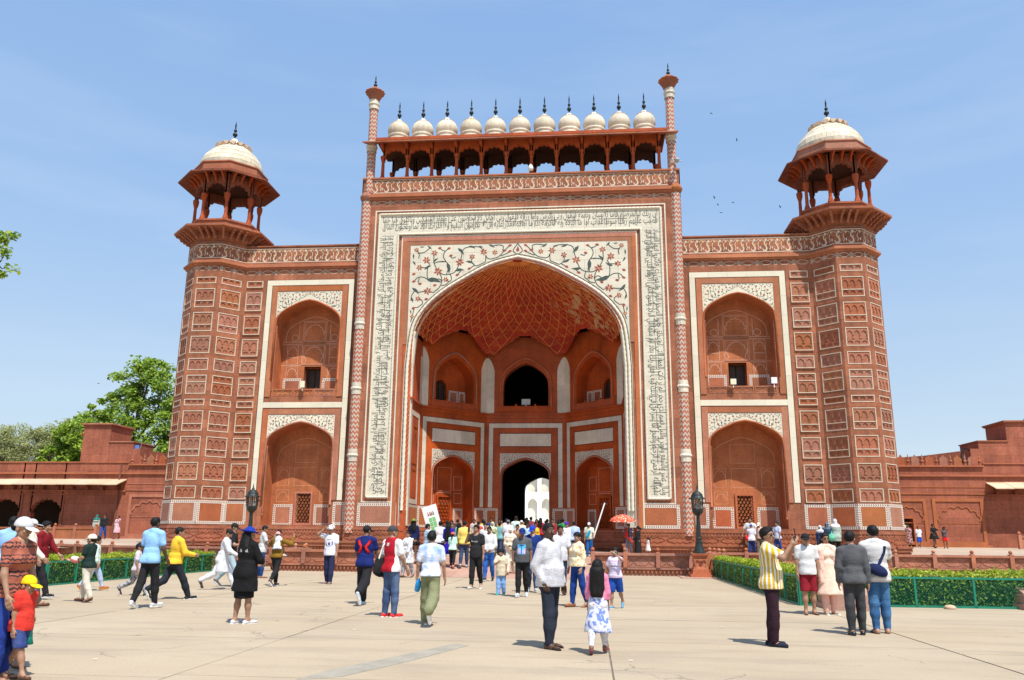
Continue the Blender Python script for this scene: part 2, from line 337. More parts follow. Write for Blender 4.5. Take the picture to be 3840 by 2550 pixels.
def spandrel(mb, c, hw, zs, za, vb, vt, w, arch_hw, mats=(0, 1, 2, 3)):
    """floral inlay of both spandrels; mats: green, red, gold, ring"""
    G, RD, GO, RG = mats; su = hw/6.2; sv = (vt-vb)/5.13
    def mp(x, y, s):
        k = (y-307)/703; uu = (x-1302+k*32*(1302-x)/865)*.00712
        return (c + s*uu*su, vb + (17.87-12.74-(y-307+ (x-437)*.028)*.00735)*sv)
    ok = lambda q, mg: q[1] > arch_z(q[0]-c, arch_hw, zs, za)+mg*su and q[1] < vt-.01 and abs(q[0]-c) < hw-.02*su
    k = .0072*su
    for s in (1, -1):
        for vline in _VINES:
            P = [q for q in smooth([mp(x, y, s) for x, y in vline], 4) if ok(q, .06)]
            mb.ribbon(P, .05*su, w, G)
        for x, y, r in _FLOW:
            q = mp(x, y, s)
            if not ok(q, .22): continue
            a0 = random.random()
            for j in range(6):
                a = a0+j*math.pi/3; d = np.array((math.cos(a), math.sin(a))); e = np.array((-d[1], d[0])); q0 = np.array(q)
                mb.poly([q0+d*k*4, q0+d*k*r*.55+e*k*r*.24, q0+d*k*r*1.05, q0+d*k*r*.55-e*k*r*.24], w+.001, RD)
            mb.poly([(q[0]+k*6*math.cos(t), q[1]+k*6*math.sin(t)) for t in np.linspace(0, 6.28, 7)[:-1]], w+.002, GO)
        for x, y in _BUDS:
            q = mp(x, y, s)
            if ok(q, .12): mb.poly([(q[0]+s*k*dx, q[1]+k*dy) for dx, dy in ((-16, -6), (0, -11), (16, 2), (4, 10), (-8, 8))], w+.001, RD)
        for x, y, a, L in _LEAF:
            q = np.array(mp(x, y, s)); 
            if not ok(q, .15): continue
            d = np.array((s*math.cos(R(a)), -math.sin(R(a)))); e = np.array((-d[1], d[0]))
            pts = [q-d*k*L*.5, q-d*k*L*.2+e*k*L*.2, q+d*k*L*.1+e*k*L*.22, q+d*k*L*.55+e*k*L*.02, q+d*k*L*.1-e*k*L*.04, q-d*k*L*.2-e*k*L*.08]
            if all(ok(p, .03) for p in pts): mb.poly(pts, w+.001, G)
    top = vt-.03*su; dr = smooth([(c, top), (c-.22*su*1.2, top-.42*su), (c, top-.62*su), (c+.22*su*1.2, top-.42*su), (c, top)], 5)
    mb.ribbon(dr, .045*su, w+.002, RG); mb.poly([(c, top-.14*su), (c-.1*su, top-.4*su), (c, top-.5*su), (c+.1*su, top-.4*su)], w+.002, RD)
def mosaic(mb, u0, u1, v0, v1, t, w, m=0, cross=()):
    def strip(a0, a1, b0, b1, vert):
        L = (b1-b0) if vert else (a1-a0); o = random.random()
        uv = [(o, 0), (o, 1), (o+L, 1), (o+L, 0)] if vert else [(o, 0), (o+L, 0), (o+L, 1), (o, 1)]
        mb.rect(a0, a1, b0, b1, w, m, uv)
    strip(u0, u1, v1-t, v1, 0); strip(u0, u1, v0, v0+t, 0)
    for x in (u0+t/2, u1-t/2) + tuple(cross): strip(x-t/2, x+t/2, v0+t, v1-t, 1)
def rope(mb, path, r, pitch=.22, n=9, m=0):
    # a twisted moulding: three strands
    d = 0; L = [0]
    for a, b in zip(path, path[1:]): d += math.dist(a, b); L.append(d)
    tot = L[-1]; N = max(8, int(tot/.075)); q = np.array(path)
    fine = [tuple(np.interp(t, L, q[:, k]) for k in range(3)) for t in np.linspace(0, tot, N)]
    mb.tube(fine, r, n, m, mod=lambda i, a: 1+.16*math.cos(3*a - 2*math.pi*(i*tot/N)/pitch))
# ---------------------------------------------------------------- the gatehouse
TZ = .70                                            # terrace level
gate = empty('gatehouse', (0, 0, 0), label='great red sandstone gatehouse with white inlay, tall arched portal and domed corner towers', cat='gatehouse')
# portal (pishtaq) wall
mb = MB(front(0)); mb.arch_wall(-9.2, 9.2, TZ, 20.4, 0, 6.30, 10.7, 17.25, 0, .30, 0, n=6)
mb.box(-9.25, -9.2, TZ, 22, -6, 0, 0); mb.box(9.2, 9.25, TZ, 22, -6, 0, 0)
mb.box(-9.25, 9.25, 20.4, 22.05, -3.0, 0, 0)
portal = mb.build('portal_wall', 'stone', gate)
mb = MB(front(0))                                   # cornices
mb.box(-9.1, 9.1, 20.72, 20.86, -.1, .10); mb.box(-9.15, 9.15, 20.86, 21.0, -.1, .2); mb.box(-9.12, 9.12, 21.0, 21.1, -.1, .12); mb.box(-9.25, 9.25, 22.05, 22.14, -3, .1)
mb.build('cornice', 'slab', portal)
mb = MB(front(0)); arabesque(mb, -8.6, 8.6, 21.17, 22.03, .002); mb.build('arabesque_inlay', ['line', 'gold', 'black'], portal)
mb = MB(front(0)); chain(mb, -8.6, 8.6, 20.42, 20.70, .004); mb.build('chain_inlay', ['line'], portal)
mb = MB(front(0))                                   # thin white fillets and red strips
for a, b, vt in ((8.30, 8.37, 20.06), (6.66, 6.74, 18.44)):
    mb.box(-b, b, vt-.07, vt, -.05, .03); 
    for s in (1, -1): mb.box(min(s*a, s*b), max(s*a, s*b), 3.36 if a > 8 else 2.1, vt-.07, -.05, .03)
mb.box(-8.37, -6.74, 3.30, 3.36, -.05, .03); mb.box(6.74, 8.37, 3.30, 3.36, -.05, .03)
mb.build('white_fillet', 'marble2', portal)
mb = MB(front(0))
for s in (1, -1):
    mb.box(min(s*6.44, s*6.66), max(s*6.44, s*6.66), 2.1, 18.118, -.05, .05); mb.build('red_border', 'slab', portal); mb = MB(front(0))
mb.box(-6.66, 6.66, 18.12, 18.36, -.05, .05)
mb.build('red_border', 'slab', portal)
# inscription frame: marble slabs, rope borders, lettering
zz = np.linspace(3.66, 18.60, 14)
for s in (1, -1):
    for a, b in zip(zz, zz[1:]):
        mb = MB(front(0)); mb.box(min(s*7.02, s*8.02), max(s*7.02, s*8.02), a+.004, b-.004, -.02, .05); mb.build('inscription_slab', 'marbleblk', portal)
xx = np.linspace(-8.02, 8.02, 14)
for a, b in zip(xx, xx[1:]):
    mb = MB(front(0)); mb.box(a+.004, b-.004, 18.604, 19.72, -.02, .05); mb.build('inscription_slab', 'marbleblk', portal)
mb = MB(front(0)); mb.smooth = True
for o in (0, 1):
    e = .065
    x1, zt, zb = (8.085, 19.785, 3.58) if not o else (6.955, 18.54, 3.58)
    if not o: rope(mb, [(-6.9, zb, e), (-x1, zb, e), (-x1, zt, e), (x1, zt, e), (x1, zb, e), (6.9, zb, e)], .075)
    else: rope(mb, [(-x1, zb, e), (-x1, zt, e), (x1, zt, e), (x1, zb, e)], .065)
mb.build('rope_border', 'marble', portal)
# Arabic lettering in presentation forms
_AR = {'ا': ('fe8d', 2), 'ب': ('fe8f', 4), 'ت': ('fe95', 4), 'ث': ('fe99', 4), 'ج': ('fe9d', 4), 'ح': ('fea1', 4), 'خ': ('fea5', 4), 'د': ('fea9', 2), 'ذ': ('feab', 2), 'ر': ('fead', 2), 'ز': ('feaf', 2), 'س': ('feb1', 4), 'ش': ('feb5', 4), 'ص': ('feb9', 4), 'ض': ('febd', 4), 'ط': ('fec1', 4), 'ظ': ('fec5', 4), 'ع': ('fec9', 4), 'غ': ('fecd', 4), 'ف': ('fed1', 4), 'ق': ('fed5', 4), 'ك': ('fed9', 4), 'ل': ('fedd', 4), 'م': ('fee1', 4), 'ن': ('fee5', 4), 'ه': ('fee9', 4), 'و': ('feed', 2), 'ى': ('feef', 2), 'ي': ('fef1', 4), 'ة': ('fe93', 2), 'ئ': ('fe89', 4), 'ء': ('fe80', 1)}
def shape(word):
    w = word.replace('لا', '\1'); out = []
    typ = lambda c: 2 if c == '\1' else _AR[c][1]
    for i, c in enumerate(w):
        pj = i > 0 and typ(w[i-1]) == 4 and typ(c) > 1; nj = i < len(w)-1 and typ(c) == 4 and typ(w[i+1]) > 1
        base = 0xfefb if c == '\1' else int(_AR[c][0], 16); t = typ(c)
        out.append(chr(base + (0 if t == 1 else (1 if pj else 0) if t == 2 else (3 if pj and nj else 1 if pj else 2 if nj else 0))))
    return ''.join(out)[::-1]
def text_mesh(body, res=2, offset=0.):
    c = bpy.data.curves.new('lettering', 'FONT'); c.body = body; c.resolution_u = res; c.offset = offset; c.fill_mode = 'FRONT'
    o = bpy.data.objects.new('lettering', c); COL.objects.link(o); dg = bpy.context.evaluated_depsgraph_get()
    me = bpy.data.meshes.new_from_object(o.evaluated_get(dg)); bpy.data.objects.remove(o); bpy.data.curves.remove(c)
    V = np.zeros(len(me.vertices)*3, np.float32); me.vertices.foreach_get('co', V)
    return me, V.reshape(-1, 3)
def lettering(name, body, T, u0, u1, v0, v1, w, parent, m, offset=0., clip=None):
    me, V = text_mesh(body, 2, offset)
    lo, hi = V.min(0), V.max(0)
    U = u0 + (V[:, 0]-lo[0])/(hi[0]-lo[0])*(u1-u0); Vv = v0 + (V[:, 1]-lo[1])/(hi[1]-lo[1])*(v1-v0)
    me.vertices.foreach_set('co', np.array([T(a, b, w) for a, b in zip(U, Vv)], np.float32).ravel()); me.update()
    me.materials.clear(); return link(name, me, m, parent)
SURA = ['بسم الله الرحمن الرحيم والفجر وليال عشر والشفع والوتر والليل اذا يسر هل في ذلك قسم لذي حجر الم تر كيف فعل ربك بعاد ارم ذات العماد التي لم يخلق مثلها في البلاد وثمود الذين جابوا الصخر بالواد وفرعون ذي الاوتاد الذين طغوا في البلاد فاكثروا فيها الفساد',
 'فصب عليهم ربك سوط عذاب ان ربك لبالمرصاد فاما الانسان اذا ما ابتلاه ربه فاكرمه ونعمه فيقول ربي اكرمن واما اذا ما ابتلاه فقدر عليه رزقه فيقول ربي اهانن كلا بل لا تكرمون اليتيم ولا تحاضون على طعام المسكين وتاكلون التراث اكلا لما وتحبون المال حبا جما',
 'كلا اذا دكت الارض دكا دكا وجاء ربك والملك صفا صفا وجيء يومئذ بجهنم يومئذ يتذكر الانسان وانى له الذكرى يقول يا ليتني قدمت لحياتي فيومئذ لا يعذب عذابه احد ولا يوثق وثاقه احد يا ايتها النفس المطمئنة ارجعي الى ربك راضية مرضية فادخلي في عبادي وادخلي جنتي']
F0 = front(0)
TR = lambda u, v, w: F0(7.52+v, -u, w)             # reads upward on the right
TL = lambda u, v, w: F0(-7.52-v, u, w)             # reads downward on the left
for k, (txt, T, a, b, vo) in enumerate(((SURA[0], TR, -18.5, -3.76, 0), (SURA[1], F0, -7.9, 7.9, 19.16), (SURA[2], TL, 3.76, 18.5, 0))):
    ws = txt.split(); lines = [[], []]; n = max(1, len(ws)//9)
    for i in range(0, len(ws), n): lines[(i//n) % 2] += ws[i:i+n]
    for j, ln in enumerate(lines):
        v0 = vo-.50+j*.42; body = ' '.join(shape(w) for w in ln[::-1])
        lettering('inscription', body, T, a, b, v0, v0+.60, .056, portal, 'ink', .004)
mb = MB()                                           # the long joining strokes and uprights of the script
for T, a, b, vo in ((TR, -18.5, -3.76, 0), (F0, -7.9, 7.9, 19.16), (TL, 3.76, 18.5, 0)):
    mb.T = T; x = a+.1
    while x < b-.1:
        h = random.uniform(.3, .75); y = vo-.42+random.random()*.2; mb.ribbon([(x, y), (x+.01, y+h)], [.024, .034], .0565, 0); x += random.choice((.1, .16, .3, .45, .7))
    x = a+.3
    while x < b-1.6:
        L = random.uniform(.6, 1.6); y = vo+random.uniform(-.03, .06); mb.ribbon(smooth([(x, y+.04), (x+.1, y), (x+L, y+.005)], 3), .03, .057, 0); x += L+random.uniform(.3, 1.3)
tag(mb.build('script_stroke', ['ink'], portal), kind='stuff')
# spandrels of the great arch
mb = MB(F0); A = [p for p in arch(0, 6.30, 10.7, 17.25, 6)]
for (a, b), (c, d) in zip(A, A[1:]):
    if max(b, d) > 12.3: mb.quad((a, b, .02), (c, d, .02), (c, 17.87, .02), (a, 17.87, .02))
mb.build('spandrel_panel', 'marbleblk', portal)
mb = MB(F0); spandrel(mb, 0, 6.2, 10.7, 17.25, 12.74, 17.87, .026, 6.35); mb.build('floral_inlay', ['green', 'redin', 'gold', 'black'], portal)
mb = MB(F0); mb.box(-6.44, 6.44, 17.87, 18.12, -.05, .035)
for s in (1, -1): mb.box(min(s*6.21, s*6.44), max(s*6.21, s*6.44), 12.0, 17.87, -.05, .035)
mb.build('inner_border', 'slab', portal)
# marble archivolt with twisted mouldings
mb = MB(F0)
A = [(-6.30, 2.1)] + arch(0, 6.30, 10.7, 17.25, 6) + [(6.30, 2.1)]; B = [(-5.84, 2.1)] + arch(0, 5.84, 10.7, 16.78, 6) + [(5.84, 2.1)]
for i in range(len(A)-1): 
    mb.quad((*A[i], .04), (*A[i+1], .04), (*B[i+1], -.14), (*B[i], -.14)); mb.quad((*B[i], -.14), (*B[i+1], -.14), (*B[i+1], -.4), (*B[i], -.4)); mb.quad((*A[i], .04), (*A[i+1], .04), (*A[i+1], -.1), (*A[i], -.1))
mb.build('archivolt', 'marble2', portal)
mb = MB(F0); mb.smooth = True
for hw, za, w, r in ((6.13, 17.06, .01, .085), (5.95, 16.88, -.07, .075)):
    rope(mb, [(-hw, 2.9, w)] + [(a, b, w) for a, b in arch(0, hw, 10.7, za, 6)] + [(hw, 2.9, w)], r, .3)
mb.build('rope_moulding', 'marble', portal)
mb = MB(F0)
A = arch(0, 6.24, 10.7, 17.19, 6); mb.ribbon([(-6.24, 2.2)]+A+[(6.24, 2.2)], .03, .046, 0); mb.build('black_line', ['black'], portal)
# portal dado
def dado(T, u0, u1, parent, v0=2.06, v1=3.27, t=.16, w=.012, cross=()):
    mb = MB(T); mosaic(mb, u0, u1, v0, v1, t, w+.004); mb.build('mosaic_border', ['mosaic'], parent)
    xs = [u0+t] + [q for c in cross for q in (c-t/2, c+t/2)] + [u1-t]
    if cross: 
        mb = MB(T)
        for c in cross: mosaic(mb, c-t/2, c+t/2, v0+t, v1-t, .0001, w+.005); mb.rect(c-t/2, c+t/2, v0+t, v1-t, w+.004, 0, [(0, 0), (0, 1), (v1-v0, 1), (v1-v0, 0)])
        mb.build('mosaic_border', ['mosaic'], parent)
    for a, b in zip(xs[::2], xs[1::2]):
        mb = MB(T); mb.box(a+.012, b-.012, v0+t+.012, v1-t-.012, -.02, w+.01); mb.build('dado_slab', 'slab', parent)
for s in (1, -1): dado(F0, 6.42 if s > 0 else -8.55, 8.55 if s > 0 else -6.42, portal)
# plinth bands
def plinth(T, u0, u1, parent, z0=TZ-.1):
    mb = MB(T)
    mb.box(u0, u1, 1.86, 1.96, -.1, .10, 0, False); mb.box(u0, u1, 1.93, 2.0, -.1, .05, 0, False)
    mb.box(u0, u1, 1.28, 1.86, -.1, .06, 0, False); mb.box(u0, u1, 1.66, 1.69, -.1, .075, 0, False)
    mb.box(u0, u1, 1.18, 1.28, -.1, .34, 0, False); mb.box(u0, u1, 1.0, 1.18, -.1, .28, 0, False); mb.box(u0, u1, z0, 1.0, -.1, .16, 0, False)
    mb.build('plinth_moulding', 'carve', parent)
    mb = MB(T); n = int((u1-u0)/.17)
    for i in range(n):
        a = u0+(i+.5)*(u1-u0)/n; mb.prism([(a-.06, .98), (a+.06, .98), (a, .84)], .16, .23, 0)
        mb.prism([(a-.055, 1.72), (a+.055, 1.72), (a+.03, 1.82), (a, 1.85), (a-.03, 1.82)], .06, .09, 0)
    n = max(1, round((u1-u0)/1.3)); p = (u1-u0)/n
    for i in range(n):
        a = u0+(i+.5)*p
        for s in (1, -1):
            q = [(a-.48*p, 1.47), (a-.36*p, 1.47+s*.1), (a-.28*p, 1.47+s*.1), (a-.22*p, 1.47+s*.15), (a-.08*p, 1.47+s*.08), (a, 1.47+s*.15), (a+.08*p, 1.47+s*.08), (a+.22*p, 1.47+s*.15), (a+.28*p, 1.47+s*.1), (a+.36*p, 1.47+s*.1), (a+.48*p, 1.47)]
            for (x, y), (x2, y2) in zip(q, q[1:]):
                h = .018; mb.quad((x, y-h, .06), (x, y+h, .085), (x2, y2+h, .085), (x2, y2-h, .06)); mb.quad((x, y+h, .085), (x, y+h, .06), (x2, y2+h, .06), (x2, y2+h, .085))
    tag(mb.build('carved_relief', 'carve', parent), kind='stuff')
plinth(F0, -9.25, -6.3, portal); plinth(F0, 6.3, 9.25, portal)
# ---- iwan: half-octagon niche, vault
niche = empty('portal_niche', (0, 0, 0)); niche.parent = gate
XB, YB, XS, YS = 2.46, 6.5, 5.9, 3.0
FAC = [facet((XB+XS)/-2, (YB+YS)/2, .7071, .7071), facet(0, YB, 1, 0), facet((XB+XS)/2, (YB+YS)/2, .7071, -.7071)]
SID = [facet(-XS, YS/2+.15, 0, 1), facet(XS, YS/2+.15, 0, -1)]
FL = .82
mb = MB(); mb.quad((-6.4, -.4, FL), (6.4, -.4, FL), (6.4, 9, FL), (-6.4, 9, FL)); mb.build('niche_floor', 'rampm', niche)
for k, T in enumerate(FAC):
    back = k == 1
    mb = MB(T); h = 2.47
    mb.arch_wall(-h, h, FL, 8.95, 0, 1.5, 5.0, 6.25, 0, 1.2 if back else .9, 0, sill=FL if back else 2.0)
    mb.arch_wall(-h, h, 8.95, 13.9, 0, 1.42, 10.5, 12.25, 0, .6 if back else .9, 0, sill=9.5)
    if not back:
        mb.arch_fill(0, 1.5, 5.0, 6.25, 2.0, -.9, 0)
        c = -.45 if k == 0 else .45
        mb.arch_wall(-1.45, 1.45, 9.5, 12.3, c, .42, 10.5, 10.95, -.9, .3, 0)
        mb.rect(c-.45, c+.45, 9.4, 11, -1.15, 2)
    mb.box(-h, h, 8.95, 9.05, -.1, .12, 0); mb.box(-h, h, 8.75, 8.95, -.1, .05, 0)
    mb.build('niche_wall', ['iwan', 'iwan', 'void'], niche)
    mb = MB(T); rr = .07                             # raised arch surrounds
    mb.smooth = True
    mb.tube([(-1.62, 9.3, .03)] + [(a, b, .03) for a, b in arch(0, 1.60, 10.5, 12.55, 4)] + [(1.60, 9.3, .03)], .06, 6)
    mb.build('arch_moulding', 'slab', niche); mb = MB(T); mb.smooth = True
    mb.tube([(-1.5, 2.1, .02)] + [(a, b, .02) for a, b in arch(0, 1.5, 5.0, 6.25, 4)] + [(1.5, 2.1, .02)], .05, 6)
    mb.build('arch_moulding', 'slab', niche)
    # marble frame in slabs
    for a, b, c, d in ([(-2.28+i*.912, -2.28+(i+1)*.912, 8.13, 8.42) for i in range(5)] + [(s, s+.28, 3.3+i*.966, 3.3+(i+1)*.966) for s in (-2.28, 2.0) for i in range(5)]):
        mb = MB(T); mb.box(a+.003, b-.003, c+.003, d-.003, -.01, .022); mb.build('marble_slab', 'marble2', niche)
    mb = MB(T); mb.ribbon([(-2.0, 3.3), (-2.0, 8.13), (2.0, 8.13), (2.0, 3.3)], .025, .026, 0); mb.ribbon([(-2.29, 3.3), (-2.29, 8.43), (2.29, 8.43), (2.29, 3.3)], .02, .026, 0); mb.ribbon([(-1.62, 6.98), (1.62, 6.98), (1.62, 7.8), (-1.62, 7.8)], .025, .027, 0, True); mb.build('black_line', ['black'], niche)
    for i in range(3): 
        mb = MB(T); mb.box(-1.58+i*1.053+.003, -1.58+(i+1)*1.053-.003, 7.01, 7.77, -.01, .022); mb.build('marble_slab', 'marble2', niche)
    mb = MB(T); A = arch(0, 1.58, 5.0, 6.33, 5)
    for (a, b), (c, d) in zip(A, A[1:]): 
        if max(b, d) > 5.2: mb.quad((a, max(b, 5.2), .02), (c, max(d, 5.2), .02), (c, 6.57, .02), (a, 6.57, .02))
    mb.build('spandrel_panel', 'marble2', niche)
    mb = MB(T); spandrel(mb, 0, 1.55, 5.0, 6.3, 5.25, 6.57, .024, 1.6); mb.build('floral_inlay', ['green', 'redin', 'gold', 'black'], niche)
    for s in (1, -1):
        dado(T, min(s*1.66, s*2.44), max(s*1.66, s*2.44), niche, 2.06, 3.24, .13)
    # upper pilaster panels of marble beside the corners
    for s in (1, -1):
        for q, (a, b) in enumerate(((9.06, 9.95), (9.955, 10.8), (10.805, 12.6))):
            mb = MB(T); x0, x1 = sorted((s*1.98, s*2.455))
            if q < 2: mb.box(x0, x1, a, b, -.01, .03)
            else:
                top = [(x0 + (x1-x0)*t, 11.75 + .85*math.sin(math.pi*.5*((t if s > 0 else 1-t)))**.8) for t in np.linspace(0, 1, 8)]
                mb.prism([(x0, a), (x1, a)] + top[::-1], -.01, .03)
            mb.build('marble_slab', 'marble2', niche)
    if not back: plinth(T, -2.44, 2.44, niche, FL)
    # balcony front
    mb = MB(T); mb.box(-1.75, 1.75, 9.05, 9.5, -.05, .06)
    for i in range(3):
        x = -1.75+i*1.166; mb.frame(x+.08, x+1.09, 9.12, 9.44, .05, .06, .085)
    for x in (-1.72, -.6, .6, 1.72): mb.box(x-.05, x+.05, 9.5, 9.62, -.03, .08); mb.lathe([(.0, 9.74), (.05, 9.68), (.055, 9.64), (.03, 9.6)], x, 0, 8) if False else None
    mb.build('balcony_front', 'iwan', niche)
    if back: continue
    # blind niche details
    mb = MB(T)
    L = lambda a, b, c, d: mb.ribbon([(a, c), (b, c), (b, d), (a, d)], .03, -.893, 0, True)
    L(-.5, .5, 4.2, 5.6); L(-.5, .5, 3.0, 4.0) if False else None; L(.75, 1.3, 3.5, 4.1); L(-1.3, -.75, 3.5, 4.1); L(-.5, .5, 3.5, 4.1); L(-1.3, -.7, 4.3, 5.1); L(.7, 1.3, 4.3, 5.1)
    mb.build('panel_line', ['linepk'], niche)
    for a, b in ((-1.45, -.75), (.7, 1.4)): dado(lambda u, v, w, T=T: T(u, v, w-.9), a if not (k == 0 and a < 0) else a, b, niche, 2.06, 3.2, .12)
    for a, b in ((.15, .85), (.9, 1.4)) if k == 0 else ((-.85, -.15), (-1.4, -.9)): dado(lambda u, v, w, T=T: T(u, v, w-.9), a, b, niche, 9.5, 10.35, .11)
# jali screens in the two diagonal niches
def jali(T, u0, u1, v0, v1, w, parent, m='slab', s=.21):
    mb = MB(T); mb.frame(u0-.1, u1+.1, v0-.1, v1+.1, .1, w-.05, w+.05)
    r = s/2; j = 0; y = v0
    while y < v1+.01:
        x = u0 + (r*.9 if j % 2 else 0)
        while x < u1+.01:
            P = [(min(u1, max(u0, x+r*1.03*math.cos(a))), min(v1, max(v0, y+r*1.03*math.sin(a)))) for a in [math.pi/6+k*math.pi/3 for k in range(6)]]
            mb.ribbon(P, .05, w, 0, True); mb.ribbon(P, .05, w-.03, 0, True); x += r*1.8
        y += r*1.56; j += 1
    mb.build('jali_screen', m, parent)
    mb = MB(T); mb.rect(u0, u1, v0, v1, w-.06); mb.build('screen_backing', 'void', parent)
jali(lambda u, v, w: FAC[0](u, v, w-.9), -.45, .4, 2.1, 3.85, .04, niche, 'iwan', .25); jali(lambda u, v, w: FAC[2](u, v, w-.9), -.4, .45, 2.1, 3.85, .04, niche, 'iwan', .25)
# window lattice of the upper diagonal niches
for k, c in ((0, -.45), (2, .45)):
    mb = MB(FAC[k])
    for x in (c-.4, c, c+.4): mb.box(x-.03, x+.03, 9.5, 10.9, -1.12, -1.06)
    for z in (9.8, 10.15, 10.5): mb.box(c-.42, c+.42, z-.02, z+.02, -1.12, -1.06)
    mb.build('window_bar', 'wood', niche)
for k, T in enumerate(SID):                          # short side walls
    mb = MB(T); mb.box(-1.66, 1.37, FL, 12.8, -.5, 0); mb.box(-1.66, 1.37, 8.95, 9.05, 0, .12); mb.build('niche_wall', 'iwan', niche)
    plinth(T, -1.6, 1.36, niche, FL)
    mb = MB(T); a, b = (-1.2, 1.1)
    mb.frame(a, b, 3.3, 8.42, .26, 0, .022, 0); mb.build('marble_frame', 'marble2', niche)
    mb = MB(T); mb.frame(-.6, .5, 3.6, 5.2, .05, 0, .03); mb.frame(-.6, .5, 5.5, 7.6, .05, 0, .03); mb.ribbon(cusp(-.05, .4, 6.3, 7.2, 5, 4), .06, .03); mb.build('panel_frame', 'iwan', niche)
    dado(T, -1.25, 1.3, niche, 2.06, 3.24, .13)
    for q, (c, d) in enumerate(((9.06, 10.2), (10.205, 11.9))):
        s = 1 if k == 0 else -1; x0, x1 = sorted((s*.9, s*1.36)); mb = MB(T); mb.box(x0, x1, c, d, -.01, .03); mb.build('marble_slab', 'marble2', niche)
# vault surface and its net of ribs
_prof = [(5.80, 11.6), (5.71, 12.73), (5.21, 13.8), (4.23, 14.79), (2.81, 15.7), (1.42, 16.41), (.05, 16.8)]
_pr = smooth(_prof, 6)
_oct = [(-XS, -.3), (-XS, YS), (-XB, YB), (XB, YB), (XS, YS), (XS, -.3)]
def plan(t):        # 0..1 along the half octagon by angle about (0,-.3)
    a = math.pi*(1-t); d = (math.cos(a), math.sin(a)); best = None
    for (x1, y1), (x2, y2) in zip(_oct, _oct[1:]):
        y1 += .3; y2 += .3; dx, dy = x2-x1, y2-y1; den = d[0]*dy-d[1]*dx
        if abs(den) < 1e-9: continue
        s = (x1*dy-y1*dx)/den; q = (x1*d[1]-y1*d[0])/den
        if s > 0 and -1e-6 <= q <= 1+1e-6: best = s if best is None else min(best, s)
    return d, best or XS
def vault(t, h, off=0.):     # h 0..1 up the profile
    i = h*(len(_pr)-1); j = min(int(i), len(_pr)-2); f = i-j
    r, z = _pr[j]*(1-f)+_pr[j+1]*f; d, s = plan(t); ell = 1/math.sqrt((d[0]/XS)**2+(d[1]/(YB+.3))**2)
    k = min(1, h*2.2); rr = (s*(1-k)+ell*k)*r/5.9
    rr -= off; return (d[0]*rr, -.3+d[1]*rr, z-off*.6)
def lun(t):              # height of the smooth lunette over each window at this bearing
    d, q = plan(t); x, y = d[0]*q, d[1]*q-.3
    if y > YB-.01: u = abs(x)
    elif y > YS: u = abs((abs(x)-(XB+XS)/2)*1.41421)
    else: return 12.7
    return 12.72 + 1.1*max(0., 1-(u/2.0)**1.5)**.8 if u < 2.0 else 12.72
mb = MB(); mb.smooth = True; N, H = 150, 60
g = [[mb.v(*vault(i/N, j/H)) for i in range(N+1)] for j in range(H+1)]
for j in range(H):
    for i in range(N):
        zc = (mb.V[g[j][i]][2]+mb.V[g[j+1][i]][2])/2
        if zc > lun((i+.5)/N): mb.f([g[j][i], g[j][i+1], g[j+1][i+1], g[j+1][i]])
mb.build('vault', 'vault', niche)
mb = MB(); K = 26
def vseg(t0, h0, t1, h1, wd=.05):
    P = [vault(t0+(t1-t0)*q/5, min(1, h0+(h1-h0)*q/5), .02) for q in range(6)]
    if min(p[2]-lun(t0+(t1-t0)*i/5) for i, p in enumerate(P)) < -.03: return
    mb.tube(P, wd*.5, 4, 0, caps=False)
rows = 13
for j in range(rows):
    h0, h1 = .1+j*.066, .1+(j+1)*.066
    for i in range(K+1):
        o = (j % 2)*.5; t = (i+o)/K
        if t <= 1:
            for sg in (-1, 1):
                t1 = (i+o+sg*.5)/K
                if 0 <= t1 <= 1: vseg(t, h0, t1, h1, .03); 
                t2 = (i+o+sg*1.)/K
                if 0 <= t2 <= 1 and (i+j) % 2: vseg(t, h0, t2, h1, .018)
            # small scallops
            if j < 8 and t+1/K <= 1:
                for q in range(2):
                    a = t+q*.5/K; vseg(a, h0+.012, a+.25/K, h0+.034, .016); vseg(a+.25/K, h0+.034, a+.5/K, h0+.012, .016)
tag(mb.build('vault_rib', [mat('pale_red_rib', (.74, .27, .07), .8, .2, 3)], niche), kind='stuff')
mb = MB(F0)                                          # front soffit between the face and the vault
A = [(-5.84, FL)] + arch(0, 5.84, 10.7, 16.78, 6) + [(5.84, FL)]
for a, b in zip(A, A[1:]): mb.quad((*a, -.38), (*b, -.38), (b[0]*1.02, b[1]+.06, .8-1.6), (a[0]*1.02, a[1]+.06, .8-1.6))
mb.build('arch_soffit', 'iwan', niche)
# lamp in the middle upper window
mb = MB(); mb.box(-.27, .27, 6.7, 6.78, 9.62, 9.98); mb.box(-.05, .05, 6.72, 6.78, 9.5, 9.62)
fl = mb.build('floodlight', [mat('floodlight_glass', (.5, .52, .48), .3, .1)]); tag(fl, 'small square floodlight standing on the sill of the dark middle upper window', 'floodlight')
